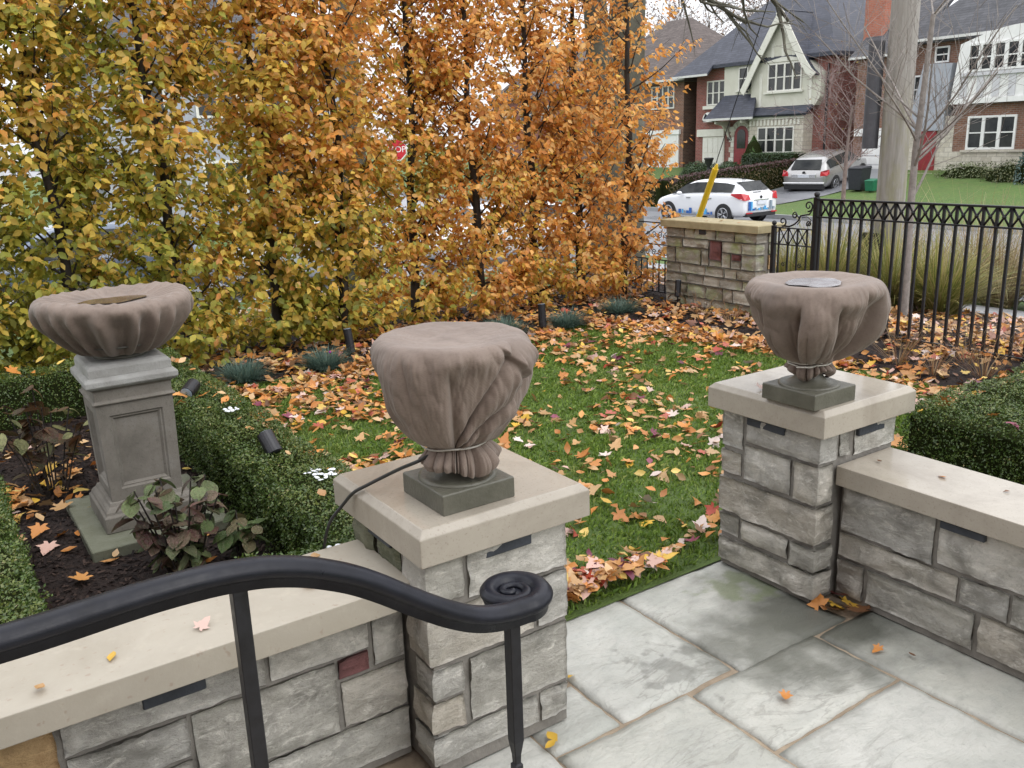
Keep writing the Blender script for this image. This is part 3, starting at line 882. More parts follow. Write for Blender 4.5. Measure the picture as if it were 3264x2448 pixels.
def fold1(th, r, z):
    t = sm(1.555, 1.36, z)                     # 0 at the rim, 1 above the tie
    low = 1 - sm(1.195, 1.215, z)
    n = 0.008 * fbm(math.cos(th) * 1.6, math.sin(th) * 1.6, z * 3, 2)
    left = 1 - win(th, -2.05, 0.35, .12)
    vert = (FO1(th, z, 1.555) + .012 * t) * (.35 + .65 * left) + wrinkle(th, z) * sm(1.575, 1.53, z) - .003
    # hollow below the rim in front of the twist
    hollow = -0.030 * math.exp(-((th + 1.78) / .26) ** 2) * sm(1.545, 1.47, z) * sm(1.20, 1.32, z)
    # pleats fanning from the tie up to the right
    m = (th + 2.22) / max(0.02, z - 1.165)
    fw_ = sm(1.9, 2.4, m) * (1 - sm(7.5, 9.5, m)) * win(th, -2.3, 0.5, .15)
    ang = math.atan(m * .34)
    diag = (0.050 * pan(17.0 * ang + 0.6) - 0.040) * fw_ * sm(1.60, 1.50, z)
    # fold-over flap below the rim on the right
    e = (z - 1.435) - 0.30 * abs(th + 0.98)
    flap = (0.016 * sm(-0.006, 0.008, e) - 0.012 * sm(-0.05, -0.01, e) * (1 - sm(-0.006, 0.008, e))) * sm(1.59, 1.54, z) * win(th, -1.42, -0.85, 0.08)
    crease = 0.008 * pan(30 * (th + 0.9 * z)) * win(th, -1.3, -0.4, .12) * sm(1.57, 1.5, z) * sm(1.40, 1.45, z)
    gath = (0.030 * pan(22 * th + 3 * math.sin(3 * th)) - 0.020) * low
    hem = 0.022 * math.sin(2 * th + 1.4) * sm(1.17, 1.12, z) + 0.014 * math.sin(5 * th) * sm(1.17, 1.12, z)
    f = sm(0.05, 0.18, r)
    return max(0.002, r + f * (n + vert + hollow + diag + flap + crease) + gath * f), z + hem * f - 0.010 * (1 - sm(0, 0.24, r)) * (1 if z > 1.5 else 0) + 0.006 * fbm(r * 9 * math.cos(th), r * 9 * math.sin(th), 3, 3)
cloth('burlap_cover', u1, C1, [(0.0,1.558),(.10,1.560),(.18,1.568),(.232,1.574),(.262,1.560),(.276,1.525),(.274,1.47),(.257,1.40),(.229,1.33),(.195,1.27),(.155,1.225),(.112,1.200),(.108,1.188),(.128,1.165),(.140,1.140),(.132,1.115)], fold1, 150, 560)
cord(u1, C1, 1.200, 0.126, 1, 0.008)

# farther urn
C2 = (3.382, 2.552)
u2 = thing('wrapped_urn', 'urn wrapped in brown burlap with a pale puddle on top, deep pleats', 'urn', (C2[0], C2[1], .99), group='burlap wrapped urns on piers')
urn_base(u2, 3.234, 3.530, 2.402, 2.702, C2)
def fold2(th, r, z):
    t = sm(1.550, 1.42, z)
    low = 1 - sm(1.18, 1.20, z)
    n = 0.007 * fbm(math.cos(th) * 1.8, math.sin(th) * 1.8, z * 3 + 9, 2)
    a = th + 0.13 * math.sin(3 * th + 1) + 0.35 * (1.5 - z) * math.sin(2 * th + .6)
    vert = (FO2(th, z, 1.552) + .030 * t) * sm(1.165, 1.24, z) + wrinkle(th, z, .8) * sm(1.565, 1.52, z) - .003
    small = (0.020 * pan(18.0 * a + 1.7) - 0.014) * sm(1.42, 1.27, z)
    pinch = 0.0
    gath = (0.030 * pan(16 * th + 2 * math.sin(3 * th)) - 0.016) * low
    hem = 0.020 * math.sin(3 * th + .4) * sm(1.16, 1.12, z)
    f = sm(0.05, 0.20, r)
    return max(0.002, r + f * (n + vert + small + pinch) + gath * sm(0.03, 0.08, r)), z + hem + 0.004 * fbm(r * 9 * math.cos(th), r * 9 * math.sin(th), 8, 3)
cloth('burlap_cover', u2, C2, [(0.0,1.530),(.09,1.531),(.16,1.540),(.225,1.555),(.268,1.556),(.294,1.535),(.304,1.495),(.303,1.43),(.288,1.36),(.255,1.30),(.205,1.245),(.145,1.203),(.085,1.178),(.080,1.168),(.098,1.152),(.100,1.132),(.072,1.112)], fold2, 140, 560)
cord(u2, C2, 1.172, 0.098, 3, 0.007, 0.0035, ends=[[(3.30,2.46,1.178),(3.24,2.44,1.186),(3.18,2.47,1.192)]])
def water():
    t = NT('puddle_water_sky_sheen'); t.coords()
    f = t.noise(16, 5, .6); t.col(t.ramp(f, [(.35, (.46,.41,.38)), (.6, (.66,.64,.63))])); t.bump(f, 0.03, 0.01)  # pale base colour stands in for bright sky mirrored in the puddle
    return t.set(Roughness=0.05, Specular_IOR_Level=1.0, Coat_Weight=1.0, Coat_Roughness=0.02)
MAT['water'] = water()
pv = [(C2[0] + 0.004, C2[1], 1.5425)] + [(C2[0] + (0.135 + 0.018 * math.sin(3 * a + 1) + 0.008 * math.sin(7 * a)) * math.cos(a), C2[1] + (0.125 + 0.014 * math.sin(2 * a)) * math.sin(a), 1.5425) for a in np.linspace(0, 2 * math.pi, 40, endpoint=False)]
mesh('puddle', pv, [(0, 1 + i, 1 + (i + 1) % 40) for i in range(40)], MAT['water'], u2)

# wide bowl on the pedestal
C3 = (0.925, 5.52)
u3 = thing('wrapped_bowl', 'wide shallow bowl covered in scalloped brown burlap on the grey pedestal', 'planter', (C3[0], C3[1], 1.07))
MB().lathe([(0.15,1.068),(0.155,1.085),(0.13,1.095),(0.12,1.11),(0.2,1.135),(0.28,1.16)], (C3[0], C3[1], 0), 40).build('bowl_foot', MAT['urn'], u3, smooth=True)
def fold3(th, r, z):
    t = sm(1.398, 1.285, z) if r > .3 or z < 1.34 else 0
    a = th + 0.07 * math.sin(5 * th) + 0.06 * math.sin(2 * th)
    pocket = (1 - ridge(20 * a, 2.2)) ** 1.2
    vert = (-0.070 * pocket + .016) * t * (0.75 + 0.3 * math.sin(3 * th)) * sm(1.05, 1.13, z)
    n = 0.006 * fbm(math.cos(th) * 3, math.sin(th) * 3, z * 4, 2) + (wrinkle(th, z) - .008) * .7
    rad = 0.009 * ridge(26 * th + math.sin(3 * th), 2) * sm(0.16, 0.28, r) * (1 - sm(0.38, 0.41, r)) if z > 1.37 else 0
    return max(0.002, r + (vert + n) * sm(0.1, 0.3, r)), z + rad + 0.010 * math.sin(th * 2 + 1) * sm(0.2, 0.4, r) + 0.005 * fbm(r * 8 * math.cos(th), r * 8 * math.sin(th), 1, 3)
cloth('burlap_cover', u3, C3, [(0.0,1.384),(.12,1.385),(.20,1.390),(.27,1.402),(.335,1.418),(.385,1.424),(.420,1.410),(.436,1.375),(.428,1.32),(.395,1.26),(.345,1.20),(.285,1.145),(.235,1.112),(.205,1.100)], fold3, 110, 460)
MAT['puddle_brown'] = plain('tea_coloured_puddle', (0.105,0.070,0.046), (0.17,0.12,0.085), 0.12, 6)
pv = [(C3[0], C3[1], 1.394)] + [(C3[0] + (0.165 + 0.03 * math.sin(2 * a + 1)) * math.cos(a), C3[1] + (0.12 + 0.02 * math.sin(3 * a)) * math.sin(a), 1.394) for a in np.linspace(0, 2 * math.pi, 40, endpoint=False)]
mesh('puddle', pv, [(0, 1 + i, 1 + (i + 1) % 40) for i in range(40)], MAT['puddle_brown'], u3)

# ------------------------------------------------------------------ pedestal
pd = thing('stone_pedestal', 'grey cast stone pedestal with a recessed panel in the mulch bed', 'pedestal', (C3[0], C3[1], .08))
def sq(b, prof):
    """square lathe"""
    V, F = [], []
    for r, z in prof: V += [(C3[0]-r,C3[1]-r,z),(C3[0]+r,C3[1]-r,z),(C3[0]+r,C3[1]+r,z),(C3[0]-r,C3[1]+r,z)]
    F.append((3,2,1,0))
    for k in range(len(prof) - 1):
        for i in range(4): F.append((k*4+i, k*4+(i+1)%4, k*4+4+(i+1)%4, k*4+4+i))
    F.append(tuple(range(len(V)-4, len(V))))
    return b.add(V, F)
sq(MB(), [(.262,.08),(.262,.172),(.255,.180),(.250,.184),(.246,.200),(.236,.214),(.222,.226),(.214,.246)]).build('base', MAT['ped'], pd, bevel=.003)
def die():
    b = MB(); zb, zt, rb, rt = .246, .836, .199, .212
    def pt(face, u, z, d):
        r = rb + (rt - rb) * (z - zb) / (zt - zb)
        return {'s': (C3[0] + u * r, C3[1] - r + d, z), 'w': (C3[0] - r + d, C3[1] - u * r, z), 'n': (C3[0] - u * r, C3[1] + r - d, z), 'e': (C3[0] + r - d, C3[1] + u * r, z)}[face]
    for f in 'swne':
        rects = [(1.0, zb, zt, 0), (.70, zb + .07, zt - .07, 0), (.66, zb + .080, zt - .080, .010), (.62, zb + .087, zt - .087, .010), (.56, zb + .10, zt - .10, .024)]
        V = []
        for (u, a, c, d) in rects: V += [pt(f, -u, a, d), pt(f, u, a, d), pt(f, u, c, d), pt(f, -u, c, d)]
        F = []
        for k in range(len(rects) - 1):
            for i in range(4): F.append((k*4+i, k*4+(i+1)%4, k*4+4+(i+1)%4, k*4+4+i))
        F.append(tuple(range(len(V)-4, len(V))))
        b.add(V, F)
    return b.build('die', MAT['ped'], pd)
die()
sq(MB(), [(.214,.832),(.226,.838),(.228,.846),(.216,.852),(.212,.858),(.212,.915),(.222,.925),(.232,.932)]).build('neck_moulding', MAT['ped'], pd, bevel=.002)
sq(MB(), [(.234,.930),(.244,.940),(.252,.948),(.252,.978),(.244,.986),(.236,.990),(.226,.998)]).build('cornice', MAT['ped_top'], pd, bevel=.003)
sq(MB(), [(.226,.994),(.226,1.046),(.210,1.062),(.185,1.070)]).build('top_block', MAT['ped_top'], pd, bevel=.004)
sl = MB().box(.545, 1.315, 5.06, 6.02, -.03, .078).build('stone_slab', MAT['slab'], bevel=.006)
tag(sl, 'mossy grey concrete slab lying under the pedestal', 'slab')

# ------------------------------------------------------------------ handrail on the steps
hr = thing('handrail', 'black wrought iron handrail sweeping down to a flat scroll in front of the low wall', 'railing', (0.475, 1.84, .42))
def sweep(path, prof, scale, upv):
    V, F, n = [], [], len(prof)
    for i, p in enumerate(path):
        t = (path[min(i + 1, len(path) - 1)] - path[max(i - 1, 0)]).normalized()
        side = t.cross(upv).normalized(); up = side.cross(t).normalized()
        for (a, h) in prof: V.append(p + side * a * scale[i] + up * h * scale[i])
    for i in range(len(path) - 1):
        for k in range(n):
            k2 = (k + 1) % n
            F.append((i * n + k, i * n + k2, (i + 1) * n + k2, (i + 1) * n + k))
    F.append(tuple(range(n))[::-1]); F.append(tuple(range((len(path) - 1) * n, len(path) * n)))
    return V, F
zx = [(-1.2,1.31),(-.6,1.31),(-.2,1.302),(.01,1.300),(.12,1.302),(.23,1.308),(.35,1.310),(.48,1.302),(.59,1.279),(.70,1.232),(.79,1.180),(.92,1.078),(1.05,.990),(1.13,.958),(1.19,.948),(1.25,.947)]
zx = np.array(zx)
xsn = np.linspace(-1.2, 1.25, 150)
# smooth interpolation
zs = np.interp(xsn, zx[:, 0], zx[:, 1])
ker = np.ones(9) / 9
zs2 = np.convolve(np.pad(zs, 4, mode='edge'), ker, mode='valid')
path = [Vector((x, 1.838, z)) for x, z in zip(xsn, zs2)]
scale = [1.14] * len(path)
CV = Vector((1.262, 1.926, .950))
for a in np.linspace(0, 2 * math.pi * 2.05, 190)[1:]:
    f = a / (2 * math.pi * 2.05)
    r = 0.088 * (1 - f) ** 0.9 + 0.004
    th = -math.pi / 2 + a
    path.append(CV + Vector((r * math.cos(th), r * math.sin(th), -0.002 + 0.010 * f))); scale.append(1.14 - 0.80 * sm(0.0, 0.8, f))
prof = [(-.022,-.014),(-.029,-.006),(-.030,.004),(-.025,.012),(-.0225,.0135),(-.020,.0185),(-.010,.0225),(0,.0235),(.010,.0225),(.020,.0185),(.0225,.0135),(.025,.012),(.030,.004),(.029,-.006),(.022,-.014),(.017,-.016),(.017,-.036),(-.017,-.036),(-.017,-.016)]
V, F = sweep(path, prof, scale, Vector((0, 0, 1)))
mesh('rail', V, F, MAT['rail'], hr, smooth=True).data.polygons.foreach_set('use_smooth', np.ones(len(F), dtype=bool))
MB().lathe([(.0005,.905),(.05,.908),(.078,.922),(.085,.938),(.07,.950),(.0005,.952)], (CV.x, CV.y, 0), 36).build('scroll_underside', MAT['rail'], hr, smooth=True)
def post(x, y, z0, z1, w, taper):
    h = w / 2; b = MB()
    lv = [(h, z1), (h, taper + .05), (h * .62, taper), (h * .55, taper - .03), (h * .8, taper - .032), (h * .8, taper - .055), (h * .6, taper - .06), (h, taper - .12), (h, z0)] if taper else [(h, z1), (h, z0)]
    V, F = [], []
    for r, z in lv: V += [(x-r,y-r,z),(x+r,y-r,z),(x+r,y+r,z),(x-r,y+r,z)]
    for k in range(len(lv) - 1):
        for i in range(4): F.append((k*4+i, k*4+4+i, k*4+4+(i+1)%4, k*4+(i+1)%4))
    F.append((0,1,2,3)); F.append(tuple(range(len(V)-1, len(V)-5, -1)))
    return b.add(V, F).build('post', MAT['iron'], hr, bevel=.002)
post(.475, 1.838, .335, 1.275, .034, 0); post(1.205, 1.842, 0.0, .925, .035, .485)
b = MB()
for i, (x1, zt) in enumerate(((.95, .167), (.65, .334), (.33, .50), (.05, .66))): b.box(-2.0, x1, -.4, 1.93, 0 if i == 0 else zt - .167, zt)
tag(b.build('porch_steps', MAT['coping'], bevel=.006), 'pale stone porch steps under the black handrail', 'steps')

def smooth_pts(P, k):
    P = [Vector(p) for p in P]; out = []
    for i in range(len(P) - 1):
        p0, p1, p2, p3 = P[max(0, i - 1)], P[i], P[i + 1], P[min(len(P) - 1, i + 2)]
        for j in range(k):
            u = j / k
            out.append(0.5 * (2 * p1 + (p2 - p0) * u + (2 * p0 - 5 * p1 + 4 * p2 - p3) * u * u + (3 * p1 - p0 - 3 * p2 + p3) * u ** 3))
    return out + [P[-1]]
# cable from the nearer urn over the coping to the low wall
cb = [(1.43,2.56,1.13),(1.385,2.545,1.165),(1.350,2.555,1.168),(1.319,2.58,1.148),(1.296,2.66,1.106),(1.265,2.74,1.058),(1.229,2.80,1.018),(1.193,2.855,.978),(1.163,2.90,.920),(1.126,2.925,.865),(1.109,2.94,.813),(1.101,2.955,.757),(1.097,2.975,.68),(1.10,3.0,.55)]
cb = smooth_pts(cb, 8)
tag(MB().tube(cb, .0065, 8).build('cable', MAT['cable'], smooth=True), 'thin black cable trailing from the nearer urn down over the coping', 'cable')

# ------------------------------------------------------------------ iron fence
FX = 8.45
fence = thing('iron_fence', 'black iron fence with a band of crosses under its top rail', 'fence', (FX, 5.0, 0))
MB().box(FX-.026, FX+.026, 0.4, 6.40, 1.470, 1.492).build('top_rail', MAT['iron'], fence, bevel=.003)
MB().box(FX-.02, FX+.02, 0.4, 6.40, 1.281, 1.299).build('middle_rail', MAT['iron'], fence, bevel=.003)
MB().box(FX-.016, FX+.016, 0.4, 6.40, .085, .100).build('bottom_rail', MAT['iron'], fence, bevel=.003)
SPC = 0.1305
bal = MB().box(-.0125, .0125, -.0125, .0125, .0, 1.472).build('baluster', MAT['iron'], fence, local=True)
crs = MB()
hw = SPC - .018
for sgn in (1, -1):
    crs.tube([(0, -sgn*hw/2, 1.298), (0, sgn*hw/2, 1.471)], .0105, 6)
crs.sphere((0, 0, 1.3855), .021, 8, 6)
crs = crs.build('cross', MAT['iron'], fence, local=True, smooth=True)
nb = 45
for i in range(nb):
    y = 6.352 - i * SPC - 5.0
    o = bal if i == 0 else bal.copy()
    if i: COL.objects.link(o)
    o.location = (0, y, 0)
    if i < nb - 1:
        o = crs if i == 0 else crs.copy()
        if i: COL.objects.link(o)
        o.location = (0, y - SPC / 2, 0)
MB().box(FX-.026, FX+.026, 6.385, 6.437, -.2, 1.50).build('post', MAT['iron'], fence, bevel=.003)
MB().sphere((FX, 6.411, 1.535), .032).lathe([(.03,1.498),(.03,1.506),(.012,1.512)], (FX,6.411,0), 12).build('ball_finial', MAT['iron'], fence, smooth=True)

wing = thing('iron_side_panel', 'low black iron panel with scrolls between the mossy wall and the fence', 'fence', (FX, 6.7, 0))
MB().box(FX-.024, FX+.024, 6.962, 7.010, -.1, 1.165).build('post', MAT['iron'], wing, bevel=.003)
MB().sphere((FX, 6.986, 1.193), .029).build('ball_finial', MAT['iron'], wing, smooth=True)
for z, n in ((1.136, 'top_rail'), (.945, 'middle_rail'), (.10, 'bottom_rail')):
    MB().box(FX-.016, FX+.016, 6.437, 6.962, z, z + .014).build(n, MAT['iron'], wing, bevel=.003)
for i in range(4):
    y = 6.465 + i * .131 + .05
    MB().box(FX-.008, FX+.008, y-.008, y+.008, .0, 1.136).build('baluster', MAT['iron'], wing)
for i in range(3):
    y = 6.515 + (i + .5) * .131
    c_ = MB()
    for sgn in (1, -1): c_.tube([(FX, y - sgn*.055, .96), (FX, y + sgn*.055, 1.135)], .007, 6)
    c_.sphere((FX, y, 1.0475), .014, 8, 6)
    c_.build('cross', MAT['iron'], wing, smooth=True)
def spiral(cy, cz, r0, r1, a0, turns, n=40):
    return [(FX, cy + (r0 + (r1 - r0) * i / n) * math.cos(a0 + turns * 2 * math.pi * i / n), cz + (r0 + (r1 - r0) * i / n) * math.sin(a0 + turns * 2 * math.pi * i / n)) for i in range(n + 1)]
def scroll(name, pts, r=.010):
    rad = [r * (0.6 + 0.4 * math.sin(math.pi * i / (len(pts) - 1))) for i in range(len(pts))]
    return MB().tube(pts, rad, 8).build(name, MAT['iron'], wing, smooth=True)
# large S-scroll rising to the tall post, a smaller one on the rail
scroll('scroll', spiral(6.515, 1.405, .012, .062, 2.6, 1.35)[0:] + [(FX, 6.462, 1.36), (FX, 6.50, 1.312), (FX, 6.57, 1.30), (FX, 6.62, 1.29), (FX, 6.645, 1.235), (FX, 6.70, 1.19), (FX, 6.77, 1.162), (FX, 6.84, 1.165)] + spiral(6.865, 1.215, .055, .010, -1.4, -1.2))
scroll('scroll', spiral(6.695, 1.292, .010, .038, 0.5, 1.2) + [(FX, 6.645, 1.27), (FX, 6.62, 1.23), (FX, 6.66, 1.19)], .009)
scroll('scroll', spiral(6.50, 1.205, .008, .034, 1.0, -1.3) + [(FX, 6.47, 1.25), (FX, 6.53, 1.285), (FX, 6.60, 1.27)], .009)
for yy in (6.60, 6.83):
    scroll('scroll', spiral(yy, .72, .006, .028, 0, 1.4), .006)

# gate with scrolls on the other side of the wall
gate = thing('iron_gate', 'black iron gate with scrollwork half hidden by the last hornbeam', 'gate', (8.62, 9.3, 0))
g_ = MB().box(8.61,8.63,8.86,8.89,-.1,1.1).box(8.61,8.63,9.80,9.83,-.1,1.1)
g_.build('frame', MAT['iron'], gate)
for z in (1.06, .76, .55, .10): MB().box(8.612,8.628,8.89,9.80,z,z+.016).build('rail', MAT['iron'], gate)
for i in range(7):
    y = 8.98 + i * .12
    MB().box(8.613,8.627,y-.007,y+.007,.11,.55).build('baluster', MAT['iron'], gate)
    FX0 = FX; FX = 8.62
    p1 = spiral(y - .01, .655, .008, .046, 0, 1.5); p2 = spiral(y - .01, .91, .008, .05, math.pi, 1.5)
    FX = FX0
    MB().tube(p1, .006, 6).build('scroll', MAT['iron'], gate, smooth=True)
    MB().tube(p2, .006, 6).build('scroll', MAT['iron'], gate, smooth=True)

# ------------------------------------------------------------------ garden lamps
MAT['lamp'] = plain('black_lamp_housing', (0.006,0.006,0.008), (0.014,0.014,0.018), 0.4, 20)
MAT['lens'] = plain('pale_lamp_lens', (0.20,0.25,0.30), (0.32,0.38,0.44), 0.12, 20)
def spot(name, label, at, d, L=.13, r=.042, z0=0.0, lens=True, group=None):
    at = Vector(at); d = Vector(d).normalized()
    t = thing(name, label, 'lamp', (at.x, at.y, z0), group=group)
    MB().tube([at - d * L * .5, at - d * L * .45, at + d * L * .5], [r * .8, r, r], 20).build('housing', MAT['lamp'], t, smooth=False)
    MB().tube([at + d * (L * .5 - .002), at + d * (L * .5 + .004)], [r * .86, r * .86], 20).build('lens', MAT['lens'], t)
    MB().tube([(at.x, at.y, z0 - .05), at - d * L * .2], .011, 8).build('stake', MAT['lamp'], t)
    return t
spot('garden_spotlight', 'black spotlight with pale lens poking out of the box hedge beside the pedestal neck', (1.567, 6.70, .49), (-.55, -.6, -.25), .14, .052, .02, group='spotlights in the box hedge')
spot('garden_spotlight', 'black spotlight facing away, sunk in the box hedge near the leafy lawn edge', (1.602, 5.05, .485), (-.15, .75, .75), .15, .050, .02, group='spotlights in the box hedge')
spot('garden_spotlight', 'slim black spotlight on a stake beside the blue green tuft with the purple flower', (3.70, 8.62, .22), (-.05, .15, 1), .26, .045, .02, group='spotlights under the hornbeams')
spot('garden_spotlight', 'slim black spotlight on a stake between the two farther blue green tufts', (6.02, 8.32, .22), (.02, .1, 1), .28, .045, .02, group='spotlights under the hornbeams')
spot('garden_spotlight', 'dark spotlight low against the mossy garden wall', (8.26, 8.36, .28), (.15, .1, 1), .22, .04, .02)

# ------------------------------------------------------------------ leftover snow
MAT['snow'] = plain('old_snow', (0.70,0.74,0.78), (0.82,0.84,0.86), 0.6, 30, 0.4, 60)
rs = random.Random(3)
def snow(cx, cy, cz, n, spread, label):
    b = MB()
    for i in range(n * 2):
        a, q = rs.uniform(0, 6.28), spread * math.sqrt(rs.random())
        b.sphere((cx + q * math.cos(a), cy + q * math.sin(a) * 1.2, cz + rs.uniform(-.006, .008)), rs.uniform(.007, .017), 7, 4, .4)
    tag(b.build('snow_patch', MAT['snow'], smooth=True), label, 'snow', 'leftover snow on the box hedge')
snow(1.655, 5.99, .475, 9, .05, 'small white snow patch on the box hedge between the two spotlights')
snow(1.66, 4.42, .470, 16, .08, 'white snow patch on the box hedge left of the nearer pier coping')
snow(1.72, 4.18, .465, 14, .07, 'ragged white snow patch touching the line of the nearer pier coping')
snow(1.15, 2.99, .70, 5, .05, 'tiny white snow patch at the hedge edge of the left coping')
# ------------------------------------------------------------------ leaves
LEAF_V = np.array([(0,0,0),(.20,.22,.03),(-.20,.22,.03),(.29,.52,.05),(-.29,.52,.05),(0,1,-.02),(0,.30,-.02),(0,.68,-.03)], float)
LEAF_F = np.array([(0,1,6),(0,6,2),(1,3,7),(1,7,6),(2,6,7),(2,7,4),(3,5,7),(4,7,5)])
def _maple():
    pol = [(-90,.10),(-60,.42),(-38,.62),(-22,.42),(-8,.58),(8,.92),(22,.55),(34,.62),(50,.60),(68,.80),(90,1.08)]
    pts = pol + [(180 - a, r) for a, r in pol[-2:0:-1]]
    V = [(0, .1, -.03)] + [(r * math.cos(R(a)) * .62, .1 + r * math.sin(R(a)) * .85, .10 * (r - .4) * (1 if i % 2 else -.6)) for i, (a, r) in enumerate(pts)]
    n = len(pts)
    return np.array(V), np.array([(0, 1 + i, 1 + (i + 1) % n) for i in range(n)])
MAPLE_V, MAPLE_F = _maple()

def axes_from(normal, tip):
    """orthonormal frames: y = leaf axis, z = leaf normal (arrays)"""
    z = normal / np.linalg.norm(normal, axis=1, keepdims=True)
    y = tip - z * np.sum(tip * z, axis=1, keepdims=True)
    y /= np.maximum(1e-6, np.linalg.norm(y, axis=1, keepdims=True))
    x = np.cross(y, z)
    return x, y, z

def leaf_mesh(name, TV, TF, pos, x, y, z, size, cols, mat, curl=None, wid=None):
    n, k = len(pos), len(TV)
    T = np.repeat(TV[None], n, 0).copy()
    if curl is not None: T[:, :, 2] += curl[:, None] * ((T[:, :, 1] - .4) ** 2 + 0.6 * T[:, :, 0] ** 2)
    if wid is not None: T[:, :, 0] *= wid[:, None]
    T *= size[:, None, None]
    V = pos[:, None] + T[:, :, 0:1] * x[:, None] + T[:, :, 1:2] * y[:, None] + T[:, :, 2:3] * z[:, None]
    F = (TF[None] + (np.arange(n) * k)[:, None, None]).reshape(-1, TF.shape[1])
    return mesh_np(name, V.reshape(-1, 3), F, mat, np.repeat(cols, k, 0), smooth=False)

def one_leaf(name, TV, TF, mat, curl):
    V = TV.copy(); V[:, 2] += curl * ((V[:, 1] - .4) ** 2 + .6 * V[:, 0] ** 2)
    return mesh_np(name, V, TF, mat)
def leaf_obj(name, me, parent, pos, x, y, z, s, col, off=Vector((0, 0, 0))):
    o = bpy.data.objects.new(name, me); COL.objects.link(o); o.parent = parent
    o.matrix_local = Matrix(((x[0]*s, y[0]*s, z[0]*s, pos[0]-off.x), (x[1]*s, y[1]*s, z[1]*s, pos[1]-off.y), (x[2]*s, y[2]*s, z[2]*s, pos[2]-off.z), (0, 0, 0, 1)))
    o.color = (*[float(c) for c in col], 1)
    return o

GREEN = np.array([(.34,.34,.055),(.43,.40,.065),(.25,.28,.05),(.50,.43,.07)])
GOLD = np.array([(.70,.50,.095),(.74,.54,.11),(.62,.44,.08),(.72,.45,.10)])
ORNG = np.array([(.80,.42,.10),(.82,.48,.15),(.76,.36,.085),(.80,.52,.20),(.64,.28,.075)])
def horn_colour(p, rng):
    g = 1.0 - (p[:, 0] - 1.0) / 5.8 + (1.5 - p[:, 2]) * 0.17 + rng.normal(0, .26, len(p))
    nz = np.array([fbm(a * 1.3, b * 1.3, c * 1.1, 3) for a, b, c in p])
    g = g + 0.5 * nz
    r = rng.integers(0, 4, len(p)); r5 = rng.integers(0, 5, len(p))
    c = np.where((g > .74)[:, None], GREEN[r], np.where((g > .27)[:, None], GOLD[r], ORNG[r5]))
    return np.clip(c * rng.uniform(.72, 1.2, (len(p), 1)), 0, 1)

